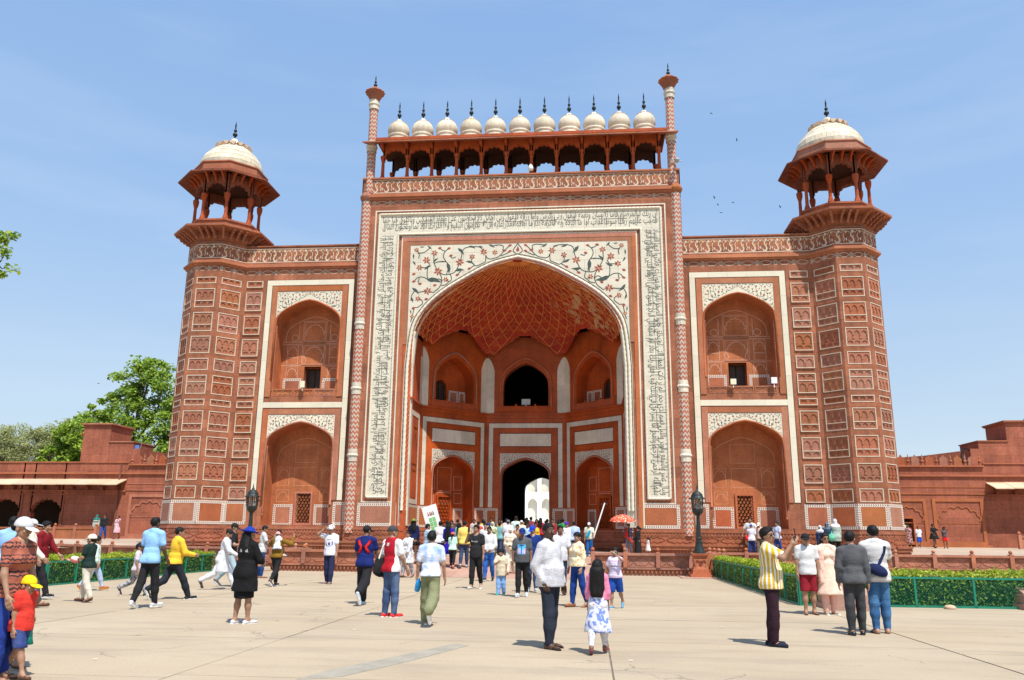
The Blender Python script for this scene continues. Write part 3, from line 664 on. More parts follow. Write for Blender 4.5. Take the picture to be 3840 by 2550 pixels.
# ---- hall behind and rear doorway
hall = empty('passage', (0, 0, 0)); hall.parent = gate
mb = MB()
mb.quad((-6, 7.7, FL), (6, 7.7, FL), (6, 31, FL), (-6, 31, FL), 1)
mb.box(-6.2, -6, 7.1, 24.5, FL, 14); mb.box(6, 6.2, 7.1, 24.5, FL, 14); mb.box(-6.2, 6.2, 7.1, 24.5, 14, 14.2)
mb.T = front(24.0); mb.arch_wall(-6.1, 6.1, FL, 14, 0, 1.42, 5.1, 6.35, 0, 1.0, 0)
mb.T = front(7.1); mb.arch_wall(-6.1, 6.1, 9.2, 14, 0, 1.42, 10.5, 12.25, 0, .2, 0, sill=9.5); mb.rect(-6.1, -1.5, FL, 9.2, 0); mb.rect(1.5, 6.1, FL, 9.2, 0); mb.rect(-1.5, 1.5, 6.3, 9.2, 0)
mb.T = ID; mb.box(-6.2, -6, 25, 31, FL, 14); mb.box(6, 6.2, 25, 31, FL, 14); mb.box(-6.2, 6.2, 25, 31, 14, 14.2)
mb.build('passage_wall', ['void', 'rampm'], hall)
M['stain_shade'] = mat('stained_shaded_stone', (.075, .032, .02), .9, .3, 1.5, fine=.2)  # ceilings, rear screens: stained stone, interior shade worked into its dark tone
# ---- roof arcade with eleven small domes
arc = empty('roof_arcade', (0, 0, 0)); arc.parent = gate
CX = [-8.14+1.48*i for i in range(12)]
cm = MB()
cm.lathe([(.17, 0), (.17, .1), (.13, .18), (.105, .3), (.09, 1.1), (.12, 1.2), (.15, 1.32), (.17, 1.36), (.17, 1.5)], 0, 0, 8, 0, math.pi/8); col_me = cm.build('column', 'iwan', mesh=True)
for y in (.22, 2.5):
    for x in CX: place('column', col_me, arc, (x, y, 22.12))
    T = front(y-.12); mb = MB(T)
    for x in CX[:-1]:
        c = x+.74; A = cusp(c, .63, 23.3, 24.0, 7, 4)
        for (a, b), (e, d) in zip(A, A[1:]): 
            mb.quad((a, b, 0), (e, d, 0), (e, 24.6, 0), (a, 24.6, 0)); mb.quad((a, b, 0), (e, d, 0), (e, d, -.24), (a, b, -.24)); mb.quad((a, b, -.24), (e, d, -.24), (e, 24.6, -.24), (a, 24.6, -.24))
        mb.rect(x, c-.63, 23.3, 24.6, 0); mb.rect(c+.63, x+1.48, 23.3, 24.6, 0); mb.rect(x, c-.63, 23.3, 24.6, -.24); mb.rect(c+.63, x+1.48, 23.3, 24.6, -.24)
    mb.build('arch_screen', 'iwan' if y < 1 else 'stain_shade', arc)
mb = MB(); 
mb.box(-8.5, 8.5, .1, 2.7, 24.5, 24.62); mb.build('ceiling', 'stain_shade', arc)
mb = MB()                                            # sloping eave in slabs
for i in range(16):
    a = -9.2+i*1.15; b = a+1.14
    P = [mb.v(*q) for q in ((a, -.8, 24.08), (b, -.8, 24.08), (b, .3, 24.50), (a, .3, 24.50), (a, -.8, 24.15), (b, -.8, 24.15), (b, .3, 24.57), (a, .3, 24.57))]
    for q in ((0, 1, 2, 3), (4, 5, 6, 7), (0, 1, 5, 4), (0, 3, 7, 4), (1, 2, 6, 5)): mb.f([P[k] for k in q])
    e = MB(); e.V, e.F, e.mi, e.sm, e.uv = mb.V, mb.F, mb.mi, mb.sm, mb.uv; e.build('eave_slab', 'slab', arc); mb = MB()
mb = MB()
for x in CX: mb.box(x-.07, x+.07, -.4, .12, 24.0, 24.3)
mb.box(-8.6, 8.6, .04, 2.9, 24.62, 24.80); mb.build('roof_slab', 'iwan', arc)
def finial_prof(s, z0): return [(.11*s, z0), (.05*s, z0+.12*s), (.05*s, z0+.2*s), (.15*s, z0+.3*s), (.17*s, z0+.38*s), (.12*s, z0+.47*s), (.04*s, z0+.54*s), (.10*s, z0+.62*s), (.115*s, z0+.68*s), (.08*s, z0+.75*s), (.03*s, z0+.82*s), (.06*s, z0+.88*s), (.035*s, z0+.95*s), (.06*s, z0+1.02*s), (.0, z0+1.4*s)]
mb = MB(); mb.smooth = True
mb.lathe([(.60, 0), (.62, .06), (.60, .12), (.58, .16), (.64, .2), (.64, .28), (.58, .32), (.585, .34), (.64, .42), (.665, .56), (.64, .72), (.55, .88), (.40, 1.01), (.26, 1.1), (.17, 1.17), (.12, 1.24), (.0, 1.27)], 0, 0, 24)
sd_me = mb.build('small_dome', 'dome', mesh=True)
mb = MB()
for k in range(14):
    a = k*2*math.pi/14; mb.T = lambda u, v, w, a=a: (math.cos(a)*w-math.sin(a)*u, math.sin(a)*w+math.cos(a)*u, v); mb.prism([(-.07, 1.0), (.07, 1.0), (0, .88)], .40, .47)
pt_me = mb.build('petal_ring', 'plaster', mesh=True)
mb = MB(); mb.smooth = True; mb.lathe(finial_prof(.78, 1.2), 0, 0, 10); fi_me = mb.build('finial', 'metal', mesh=True)
for i in range(11):
    d = place('small_dome', sd_me, arc, (-7.4+1.48*i, .72, 24.79), (0, 0, random.random()*6)); d.scale = (1, 1, 1.2); place('petal_ring', pt_me, d); place('finial', fi_me, d)
# ---- slender pinnacle columns at the portal corners
for s in (1, -1):
    mb = MB(); mb.smooth = False
    mb.lathe([(.31, -.4), (.31, -.1), (.285, 0), (.285, 19.0)], 0, 0, 8, 0, math.pi/8)
    p = mb.build('pinnacle_column', 'chev', gate, (s*8.97, .12, 2.1))
    mb = MB(); mb.lathe([(.26, 19.1), (.255, 25.0)], 0, 0, 8, 0, math.pi/8); mb.build('upper_shaft', 'chev', p, (-s*.12, 0, 0))
    for z in (5.82-2.1, 9.52-2.1, 13.25-2.1, 24.2-2.1, 27.0-2.1):
        xo = -s*.12 if z > 19 else 0; r = .29; mb = MB()
        mb.lathe([(r, z-.34), (r+.01, z-.33), (r+.01, z-.12), (r+.015, z-.08), (r+.05, z-.04), (r+.06, z+.0), (r+.04, z+.05), (r, z+.11), (r+.01, z+.12), (r+.01, z+.3), (r, z+.31)], xo, 0, 12); mb.build('collar', 'marble2', p)
    mb = MB(); mb.lathe([(.30, 18.6), (.38, 18.72), (.42, 18.85), (.36, 18.98), (.3, 19.1)], 0, 0, 10); mb.build('cornice_ring', 'slab', p)
    mb = MB(); x0 = -s*.14
    mb.lathe([(.24, 25.0), (.27, 25.1), (.33, 25.35), (.46, 25.6), (.57, 25.72), (.50, 25.80), (.36, 25.92), (.22, 26.05), (.1, 26.1)], x0, 0, 24, mod=lambda i, k: 1+(.10 if i in (2, 3, 4, 5) and k % 2 else 0))
    mb.build('lotus_capital', 'carve', p)
    mb = MB(); mb.smooth = True; mb.lathe(finial_prof(.68, 26.0), x0, 0, 10); mb.build('finial', 'metal', p)
# ---- wings
M['niche_bounce'] = mat('bounce_tinted_stone', (.47, .155, .06), .8, .22, .9, .4, 14, streak=.3, fine=.18)  # warm light bouncing inside the niches is mixed into this stone colour
def fx(T, s): return (lambda u, v, w: T(s*u, v, w))
YW = .7
for s in (1, -1):
    T = fx(front(YW), s); C = 12.24
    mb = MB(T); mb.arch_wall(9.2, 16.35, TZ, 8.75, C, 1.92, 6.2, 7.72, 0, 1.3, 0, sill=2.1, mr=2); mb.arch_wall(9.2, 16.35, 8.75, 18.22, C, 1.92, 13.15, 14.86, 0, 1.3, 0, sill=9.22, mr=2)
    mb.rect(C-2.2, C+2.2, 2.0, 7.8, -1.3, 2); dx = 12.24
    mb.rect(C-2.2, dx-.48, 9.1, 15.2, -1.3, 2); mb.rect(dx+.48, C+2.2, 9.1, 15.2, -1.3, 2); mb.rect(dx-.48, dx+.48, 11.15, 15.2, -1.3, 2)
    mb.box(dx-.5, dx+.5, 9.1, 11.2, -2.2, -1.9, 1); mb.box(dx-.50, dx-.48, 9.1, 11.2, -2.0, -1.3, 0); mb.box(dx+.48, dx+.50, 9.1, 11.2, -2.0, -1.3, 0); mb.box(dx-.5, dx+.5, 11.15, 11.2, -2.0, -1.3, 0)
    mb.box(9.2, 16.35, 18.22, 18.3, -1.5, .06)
    wing = mb.build('wing_wall', ['stone', 'void', 'niche_bounce'], gate)
    mb = MB(T)
    for a, b, c in ((16.82, 16.92, .08), (16.92, 17.05, .18), (17.05, 17.14, .1)): mb.box(9.3, 16.3, a, b, -.1, c)
    mb.build('cornice', 'slab', wing)
    mb = MB(T); arabesque(mb, 9.3, 16.28, 17.26, 18.13, .003); mb.build('arabesque_inlay', ['line', 'gold', 'black'], wing)
    mb = MB(T); chain(mb, 9.3, 16.28, 16.46, 16.80, .005); mb.build('chain_inlay', ['line'], wing)
    # marble frame, slab by slab
    sl = []
    for x0, x1 in ((9.62, 9.93), (14.54, 14.85)):
        z = np.linspace(3.44, 15.82, 12); sl += [(x0, x1, a, b) for a, b in zip(z, z[1:])]
    x = np.linspace(9.62, 14.85, 6); sl += [(a, b, 15.82, 16.13) for a, b in zip(x, x[1:])]
    x = np.linspace(9.93, 14.54, 5); sl += [(a, b, 8.56, 8.88) for a, b in zip(x, x[1:])]
    for a, b, c, d in sl:
        mb = MB(T); mb.box(a+.003, b-.003, c+.003, d-.003, -.02, .03); mb.build('marble_slab', 'marble', wing)
    mb = MB(T)
    for a, b, c, d in ((9.60, 14.87, 3.44, 16.15), (9.95, 14.52, 8.90, 15.80), (9.95, 14.52, 3.44, 8.54)): mb.ribbon([(a, c), (a, d), (b, d), (b, c)], .022, .034, 0)
    mb.build('black_line', ['black'], wing)
    for zt, zb, za, zs in ((15.44, 13.2, 14.86, 13.15), (8.17, 6.2, 7.72, 6.2)):
        mb = MB(T); mb.box(9.97, 10.298, zb-4 if zb > 9 else 3.44, zt+.33, -.02, .045); mb.build('red_border', 'slab', wing); mb = MB(T); mb.box(14.182, 14.5, zb-4 if zb > 9 else 3.44, zt+.33, -.02, .045); mb.build('red_border', 'slab', wing); mb = MB(T); mb.box(10.30, 14.18, zt+.02, zt+.33, -.02, .045); mb.build('red_border', 'slab', wing)
        mb = MB(T); A = arch(C, 2.0, zs, za+.09, 5)
        for (a, b), (c, d) in zip(A, A[1:]):
            b, d = max(b, zb), max(d, zb); a, c = max(10.3, a), max(10.3, c); a, c = min(14.18, a), min(14.18, c)
            if b < zt and a < c: mb.quad((a, b, .018), (c, d, .018), (c, zt, .018), (a, zt, .018))
        mb.build('spandrel_panel', 'marble', wing)
        mb = MB(T); spandrel(mb, C, 1.93, zs, za+.09, zb, zt, .022, 2.02); mb.build('floral_inlay', ['green', 'redin', 'gold', 'black'], wing)
        mb = MB(T); mb.smooth = True; mb.tube([(C-1.96, zs-3, .03)] + [(a, b, .03) for a, b in arch(C, 1.96, zs, za+.04, 5)] + [(C+1.96, zs-3, .03)], .06, 6); mb.build('arch_moulding', 'slab', wing)
        for q in (-1, 1): mb = MB(T); mb.smooth = True; rope(mb, [(C+q*1.88, zs-3.6, -.06), (C+q*1.88, zs+.2, -.06)], .055, .16, 6); mb.build('rope_column', 'carve', wing)
    # niche back decoration
    def wl(rects, lines, name, m, wd=.028):
        mb = MB(T)
        for a, b, c, d in rects: mb.ribbon([(a, c), (b, c), (b, d), (a, d)], wd, -1.296, 0, True)
        for L in lines: mb.ribbon(L, wd, -1.296, 0)
        mb.build(name, [m], wing)
    A = [p for p in arch(C, 1.75, 12.75, 14.25, 4)]
    wl([(C-.62, C+.62, 12.75, 13.9), (C-.62, C+.62, 11.35, 12.5), (C-1.6, C-.95, 11.35, 12.5), (C+.95, C+1.6, 11.35, 12.5), (C-1.6, C-.9, 10.45, 11.2), (C+.9, C+1.6, 10.45, 11.2), (C-.7, C+.7, 11.28, 12.57), (C-.7, C+.7, 12.7, 13.97)],
       [A, [(C-1.9, 12.7), (C+1.9, 12.7)], [(C-1.9, 12.57), (C+1.9, 12.57)], [(C-1.9, 11.28), (C+1.9, 11.28)], cusp(C, .5, 13.1, 13.75, 7, 4), cusp(C, .5, 11.7, 12.4, 7, 4), [(C-.5, 11.7), (C-.45, 11.5), (C-.55, 11.4)], [(C+.5, 11.7), (C+.45, 11.5), (C+.55, 11.4)], cusp(C-1.27, .24, 11.95, 12.4, 5, 4), cusp(C+1.27, .24, 11.95, 12.4, 5, 4), cusp(C-1.25, .24, 10.7, 11.1, 5, 4), cusp(C+1.25, .24, 10.7, 11.1, 5, 4), [(C-1.6, 11.75), (C-.95, 11.75)], [(C+.95, 11.75), (C+1.6, 11.75)], [(C-.95, 12.75), (C-.95, 13.75)], [(C+.95, 12.75), (C+.95, 13.75)]] + [[(C+q*1.2+.2*math.cos(t), 12.95+.2*math.sin(t)) for t in np.linspace(0, 6.28, 10)] for q in (-1, 1)], 'panel_line', 'linepk', .035)
    A = [p for p in arch(C, 1.7, 5.6, 7.0, 4)]
    wl([(C-.65, C+.65, 5.6, 6.6), (C-.65, C+.65, 4.3, 5.3), (C-1.6, C-.95, 4.3, 5.3), (C+.95, C+1.6, 4.3, 5.3), (C-1.6, C-.9, 3.4, 4.05), (C+.9, C+1.6, 3.4, 4.05)],
       [A, cusp(C-1.27, .24, 4.8, 5.2, 5, 4), cusp(C+1.27, .24, 4.8, 5.2, 5, 4), cusp(C-1.25, .22, 3.6, 3.95, 5, 4), cusp(C+1.25, .22, 3.6, 3.95, 5, 4)], 'panel_line', mat('faint_line', (.60, .30, .17), .8, .15, 4), .03)
    Tb = lambda u, v, w, T=T: T(u, v, w-1.3)
    for a, b in ((C-1.75, C-.62), (C+.62, C+1.75)): dado(Tb, a, b, wing, 9.3, 10.5, .15); dado(Tb, a, b, wing, 2.06, 3.24, .15)
    jali(Tb, C-.42, C+.42, 2.2, 3.85, .04, wing)
    # sill balustrade
    mb = MB(T); mb.box(C-1.9, C+1.9, 9.18, 9.66, -.25, -.04); mb.build('balcony_front', 'slab', wing)
    for i in range(3):
        a = C-1.8+i*1.22; mb = MB(T); mb.frame(a, a+1.16, 9.24, 9.62, .05, -.05, .0); c = a+.58
        mb.ribbon(smooth([(c-.45, 9.36), (c-.3, 9.3), (c-.15, 9.36), (c, 9.3), (c+.15, 9.36), (c+.3, 9.3), (c+.45, 9.36), (c+.4, 9.48), (c+.2, 9.54), (c, 9.5), (c-.2, 9.54), (c-.4, 9.48), (c-.45, 9.36)], 3), .035, -.02, 0); mb.build('carved_panel', 'panel', wing)
    mb = MB(T); 
    for x in (C-1.85, C+1.85): mb.lathe([(.04, 9.6), (.07, 9.66), (.07, 9.74), (.03, 9.8), (0, 9.86)], x, 0, 8) if False else mb.box(x-.05, x+.05, 9.62, 9.82, -.15, -.05)
    mb.box(12.0, 12.02, 9.1, 9.2, 0, .01); mb.build('knob', 'slab', wing)
    # timber door leaf inside
    mb = MB(T); mb.box(dx-.48, dx-.05, 9.3, 11.1, -1.86, -1.8); mb.box(dx+.02, dx+.46, 9.3, 11.1, -1.9, -1.84); mb.build('door_leaf', 'wood', wing)
    dado(T, 9.42, 10.12, wing, 2.1, 3.34, .15); dado(T, 14.34, 15.1, wing, 2.1, 3.34, .15) if False else None
    plinth(T, 9.26, 16.0, wing)
    # main block behind
# sides, rear and roof of the block
mb = MB(); mb.box(-16.3, 16.3, .75, 31, 18.0, 18.2)
for s in (1, -1): mb.box(min(s*16.3, s*16.1), max(s*16.3, s*16.1), 2.5, 31, .5, 18.2); mb.box(min(s*6.2, s*16.3), max(s*6.2, s*16.3), 30.8, 31, .5, 18.2)
mb.box(-9.2, 9.2, 30.6, 31, 14, 22)
mb.build('block_wall', 'stone', gate)
# ---- octagonal corner towers
SID8 = 1.5; AP = SID8*(1+math.sqrt(2))/2
ROWS = [(15.71, 16.10, 's'), (14.28, 15.40, 'as'), (12.85, 13.98, 'as'), (11.56, 12.57, 'asn'), (10.58, 11.27, 'a'), (9.22, 10.30, 'sa'), (8.56, 8.93, 's'), (7.14, 8.27, 'as'), (5.73, 6.84, 'as'), (4.44, 5.41, 'asn'), (3.45, 4.13, 'a')]
_pc = {}
def panel_mesh(w, h, kind, n):
    key = (w, round(h, 2), kind, n)
    if key in _pc: return _pc[key]
    mb = MB(lambda u, v, q: (u, -q, v)); t = .042; x0, x1 = -w/2+t, w/2-t
    mb.frame(-w/2, w/2, 0, h, t, -.06, .014, 1); mb.rect(x0, x1, t, h-t, -.052, 0)
    def arches(z0, z1):
        p = (x1-x0)/n; zt = z1; H = z1-z0
        mb.box(x0, x1, z1-.03, z1, -.05, -.012, 0, False)
        for i in range(n):
            c = x0+(i+.5)*p; hw = p*.37; zs = z0+H*.42; za = z0+H*.8
            A = arch(c, hw, zs, za, 1); A = [(x0+i*p, A[0][1])] + A + [(x0+(i+1)*p, A[-1][1])]
            for (a, b), (e, d) in zip(A, A[1:]):
                mb.quad((a, b, -.014), (e, d, -.014), (e, zt-.03, -.014), (a, zt-.03, -.014), 0); mb.quad((a, b, -.014), (e, d, -.014), (e, d, -.05), (a, b, -.05), 0)
            for q in (c-hw-.028, c+hw+.028): 
                mb.box(q-.022, q+.022, z0, zs, -.05, -.024, 0, False); mb.box(q-.045, q+.045, z0+.02, z0+H*.13, -.05, -.012, 0, False); mb.box(q-.035, q+.035, zs-H*.08, zs, -.05, -.012, 0, False)
    def carts(z0, z1):
        p = (x1-x0)/n; zm = (z0+z1)/2; H = z1-z0
        for i in range(n):
            c = x0+(i+.5)*p; hw = p*.38; pr = [(-1, 0), (-.75, .2), (-.4, .28), (0, .36), (.4, .28), (.75, .2), (1, 0)]
            for sg in (1, -1):
                L = [(x0+i*p, zm)] + [(c+a*hw, zm+sg*b*H) for a, b in pr] + [(x0+(i+1)*p, zm)]; ze = z1 if sg > 0 else z0
                for (a, b), (e, d) in zip(L, L[1:]):
                    mb.quad((a, b, -.016), (e, d, -.016), (e, ze, -.016), (a, ze, -.016), 0); mb.quad((a, b, -.016), (e, d, -.016), (e, d, -.05), (a, b, -.05), 0)
    b, tp = t, h-t
    if kind == 's': carts(b, tp)
    elif kind == 'a': arches(b, tp)
    elif kind in ('as', 'asn'):
        zc = b+(tp-b)*.34
        if kind == 'as': mb.box(x0, x1, zc-.02, zc+.02, -.05, .01, 1, False)
        carts(b, zc-.02); arches(zc+.02, tp)
    else:
        zc = tp-(tp-b)*.36; mb.box(x0, x1, zc-.02, zc+.02, -.05, .01, 1, False); arches(b, zc-.02); carts(zc+.02, tp)
    _pc[key] = mb.build('carved_panel', ['panel', 'line'], mesh=True); return _pc[key]
for s in (1, -1):
    tx, ty = s*18.11, 1.45
    tower = empty('corner_tower', (tx, ty, 0)); tower.parent = gate
    mb = MB(); r8 = 1/math.cos(math.pi/8); a8 = math.pi/8
    mb.lathe([((AP-.055)*r8, .5), ((AP-.055)*r8, 18.2)], 0, 0, 8, 0, a8); mb.lathe([(AP*r8, 16.2), (AP*r8, 18.3), (AP*r8-.5, 18.3)], 0, 0, 8, 0, a8); mb.lathe([(AP*r8, .5), (AP*r8, 3.40)], 0, 0, 8, 0, a8)
    norms = [(0, -1), (-s*.70711, -.70711), (s*.70711, -.70711), (s, 0), (s*.70711, .70711)]
    for nx, ny in norms:
        T = facet(nx*AP, ny*AP, -ny, nx); mb.T = T; hs = SID8/2
        mb.box(-hs, -.60, 3.4, 16.2, -.06, 0, 0, False); mb.box(.60, hs, 3.4, 16.2, -.06, 0, 0, False)
        zl = [16.2] + [z for r in ROWS for z in (r[1]+.005, r[0]-.005)] + [3.4]
        for a, b in zip(zl[::2], zl[1::2]): mb.box(-.60, .60, b, a, -.06, 0, 0, False)
    mb.T = ID; mb.build('tower_shaft', 'stone', tower)
    mb = MB(); q = lambda d: (AP+d)*r8
    mb.lathe([(q(-.05), 16.80), (q(.08), 16.82), (q(.08), 16.9), (q(.2), 16.94), (q(.2), 17.05), (q(.08), 17.07), (q(.08), 17.14), (q(-.05), 17.16)], 0, 0, 8, 0, a8)
    mb.build('cornice', 'slab', tower)
    mb = MB(); mi = MB()
    for nx, ny in norms:
        T = facet(nx*AP, ny*AP, -ny, nx); mb.T = mi.T = T; mb_ = mb; arabesque(mb, -.74, .74, 17.26, 18.13, .004); chain(mi, -.74, .74, 16.46, 16.8, .005)
    mb.build('arabesque_inlay', ['line', 'gold', 'black'], tower); mi.build('chain_inlay', ['line'], tower)
    for nx, ny in norms[:4]:
        ang = math.atan2(nx, -ny)
        for z0, z1, kind in ROWS:
            place('carved_panel', panel_mesh(1.18, z1-z0, kind, 3), tower, (nx*AP, ny*AP, z0), (0, 0, ang))
        T = facet(nx*AP, ny*AP, -ny, nx); dado(T, -.745, .745, tower, 2.1, 3.36, .15); plinth(T, -.80, .80, tower)
    # strip of panels on the wing beside the tower
    for z0, z1, kind in ROWS: place('carved_panel', panel_mesh(.98, z1-z0, kind, 2), tower, (s*15.6-tx, YW-.056-ty, z0))
    Tq = lambda u, v, w: (u-tx, YW-w-ty, v)
    dado(Tq, *sorted((s*15.02, s*16.3)), tower, 2.1, 3.36, .15)
    # kiosk on top
    kiosk = empty('roof_kiosk', (tx, ty, 0)); kiosk.parent = gate
    mb = MB(); o = lambda d: d*r8
    mb.lathe([(o(1.72), 18.3), (o(1.78), 18.45), (o(1.9), 18.6), (o(1.9), 18.9)], 0, 0, 8, 0, a8)
    mb.lathe([(o(1.5), 18.86), (o(2.62), 18.94), (o(2.68), 18.98), (o(2.68), 19.1), (o(2.5), 19.16), (o(1.95), 19.2)], 0, 0, 8, 0, a8)
    mb.lathe([(o(1.95), 19.2), (o(1.95), 19.53), (o(2.02), 19.56), (o(2.02), 19.66), (o(1.3), 19.67), (0, 19.67)], 0, 0, 8, 0, a8)
    mb.build('balcony', 'carve', kiosk)
    bm = MB(lambda u, v, w: (w, u, v)); bm.prism([(-.06, 18.5), (.06, 18.5), (.06, 18.9), (-.06, 18.9)], 0, .35)
    # carved bracket profile, radial
    br = MB(lambda u, v, w: (u, w, v)); br.prism([(0, 18.42), (.12, 18.44), (.2, 18.56), (.32, 18.58), (.38, 18.68), (.52, 18.7), (.58, 18.8), (.76, 18.84), (.78, 18.92), (0, 18.92)], -.06, .06, 0, True); br_me = br.build('bracket', 'carve', mesh=True)
    for k in range(8):
        a = k*math.pi/4; n = (math.cos(a), math.sin(a)); d = (-n[1], n[0])
        for t in (-.78, -.39, 0, .39):
            off = t*.95 if t > -.7 else -.75; ang = a if t > -.7 else a-math.pi/8; p = (n[0]*1.86+d[0]*off, n[1]*1.86+d[1]*off)
            place('bracket', br_me, kiosk, (p[0], p[1], 0), (0, 0, ang))
    km = MB(); km.lathe([(.2, 0), (.2, .08), (.17, .16), (.11, .34), (.1, 1.05), (.13, 1.12), (.19, 1.3), (.2, 1.42), (.2, 1.5)], 0, 0, 8, 0, a8); kc = km.build('column', 'iwan', mesh=True)
    RA = 1.72
    for k in range(8):
        a = a8+k*math.pi/4; place('column', kc, kiosk, (RA*r8*math.cos(a), RA*r8*math.sin(a), 19.66), (0, 0, a)).scale = (.92, .92, 1.13)
    mb = MB(); mh = math.tan(a8)*RA
    for k in range(8):
        a = k*math.pi/4; n = (math.cos(a), math.sin(a)); mb.T = facet(n[0]*(RA+.1), n[1]*(RA+.1), -n[1], n[0]); A = cusp(0, mh-.1, 21.25, 22.02, 7, 4); zt = 22.6
        for (x, z), (x2, z2) in zip(A, A[1:]):
            for w in (0, -.2): mb.quad((x, z, w), (x2, z2, w), (x2, zt, w), (x, zt, w))
            mb.quad((x, z, 0), (x2, z2, 0), (x2, z2, -.2), (x, z, -.2))
        for e in (-1, 1): mb.rect(*sorted((e*(mh-.1), e*(mh+.04))), 21.25, zt, 0)
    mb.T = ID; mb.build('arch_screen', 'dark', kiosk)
    for k in range(8):                                # eave, one slab a side
        a1, a2 = a8+k*math.pi/4, a8+(k+1)*math.pi/4; mb = MB()
        for za, zb in ((0, 0), (.07, .07)):
            mb.quad(*[(o(r)*math.cos(a), o(r)*math.sin(a), z+za) for a, r, z in ((a1, 2.78, 22.36), (a2, 2.78, 22.36), (a2, 1.6, 22.78), (a1, 1.6, 22.78))])
        mb.quad(*[(o(2.78)*math.cos(a), o(2.78)*math.sin(a), z) for a, z in ((a1, 22.36), (a2, 22.36), (a2, 22.43), (a1, 22.43))])
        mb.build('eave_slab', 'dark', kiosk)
        for j in (-1, 0, 1):
            a = (a1+a2)/2; d = (-math.sin(a), math.cos(a)); p = (math.cos(a)*1.8+d[0]*j*.5, math.sin(a)*1.8+d[1]*j*.5)
            if k in (0,): pass
            e = MB(lambda u, v, w: (u, w, v)); 
            if k == 0 and j == -1: e.prism([(0, 22.05), (.1, 22.1), (.22, 22.3), (.4, 22.42), (.6, 22.5), (.0, 22.7)], -.05, .05, 0, True); eb_me = e.build('eave_bracket', 'iwan', mesh=True)
            place('eave_bracket', eb_me, kiosk, (p[0], p[1], 0), (0, 0, a))
    mb = MB(); mb.lathe([(o(2.1), 22.6), (o(2.15), 22.8), (o(2.02), 22.85), (o(2.0), 23.25), (o(2.06), 23.3), (o(2.04), 23.38), (o(1.6), 23.4)], 0, 0, 8, 0, a8); mb.lathe([(o(1.62), 22.5), (0, 22.55)], 0, 0, 8, 1, a8); mb.build('drum', ['slab', 'stain_shade'], kiosk)
    dome = [(1.86, 23.36), (1.88, 23.66), (1.81, 23.98), (1.65, 24.3), (1.42, 24.58), (1.14, 24.84), (.86, 25.06), (.60, 25.24), (.42, 25.40), (.29, 25.56), (.19, 25.74), (.0, 25.84)]
    mb = MB(); mb.smooth = True; mb.lathe([(r-.012 if r > .01 else r, z) for r, z in dome], 0, 0, 32); dm = mb.build('dome', 'dome', kiosk)
    for i in range(6):                               # facing blocks of the dome, staggered
        nb = (18, 18, 16, 14, 12, 10)[i]; (r1, z1), (r2, z2) = dome[i], dome[i+1]
        for k in range(nb):
            if i < 6:
                mb = MB(); a1 = 2*math.pi*(k+(i % 2)*.5)/nb+.004; a2 = 2*math.pi*(k+1+(i % 2)*.5)/nb-.004
                P = [(a1+(a2-a1)*t/3) for t in range(4)]; f = .012
                zz1, zz2 = z1+.006, z2-.006
                for p0, p1 in zip(P, P[1:]): mb.quad(*[((r+f)*math.cos(a), (r+f)*math.sin(a), z) for a, r, z in ((p0, r1, zz1), (p1, r1, zz1), (p1, r2, zz2), (p0, r2, zz2))])
                mb.smooth = True; mb.build('marble_block', 'dome', kiosk)
    mb = MB()
    for k in range(16):
        a = k*2*math.pi/16; mb.T = lambda u, v, w, a=a: (math.cos(a)*w-math.sin(a)*u, math.sin(a)*w+math.cos(a)*u, v); mb.prism([(-.15, 25.16), (.15, 25.16), (.11, 25.02), (0, 24.92), (-.11, 25.02)], .70, 1.10)
    mb.T = ID; mb.build('petal_ring', 'plaster', kiosk)
    mb = MB(); mb.smooth = True; mb.lathe(finial_prof(.92, 25.74), 0, 0, 12); mb.build('finial', 'metal', kiosk)
# cameras and lights fixed to the front
def thing_box(name, parts, label, cat, mats): 
    mb = MB()
    for q in parts: mb.box(*q)
    return tag(mb.build(name, mats), label, cat)
M['grey'] = mat('grey_metal', (.35, .36, .36), .4, .08, 5); M['cream'] = mat('cream_plastic', (.72, .68, .5), .5, .05, 5); M['whitep'] = mat('white_plastic', (.8, .8, .78), .5, .03, 5)
thing_box('floodlight', [(11.55, 11.85, .4, .5, 9.68, 9.98), (11.68, 11.72, .45, .6, 9.5, 9.7)], 'cream square floodlight on the sill before the door of the upper right niche', 'floodlight', 'cream')
thing_box('floodlight', [(13.7, 14.0, .4, .5, 9.72, 10.05), (13.83, 13.87, .45, .6, 9.5, 9.74)], 'white floodlight at the right end of the sill in the upper right niche', 'floodlight', 'whitep')
thing_box('floodlight', [(-12.35, -12.1, .4, .5, 9.68, 10.05), (-12.24, -12.2, .45, .6, 9.5, 9.7)], 'cream floodlight standing on the sill of the upper left niche', 'floodlight', 'cream')
mb = MB(); mb.smooth = True; mb.lathe([(0, 22.28), (.14, 22.32), (.16, 22.45), (.12, 22.6), (.05, 22.72), (0, 22.74)], .72, -.05, 10); tag(mb.build('security_camera', 'whitep'), 'white dome camera on the parapet rail in the middle of the roof arcade', 'camera')
mb = MB(); mb.smooth = True; mb.lathe([(0, 22.25), (.1, 22.3), (.15, 22.42), (.17, 22.5), (.02, 22.52)], 9.05, -.55, 10); mb.box(9.0, 9.1, -.55, -.1, 22.5, 22.55); mb.box(8.7, 9.4, -.2, -.15, 22.52, 22.55); tag(mb.build('security_camera', 'grey'), 'grey dome camera on a bracket of the right pinnacle column', 'camera')
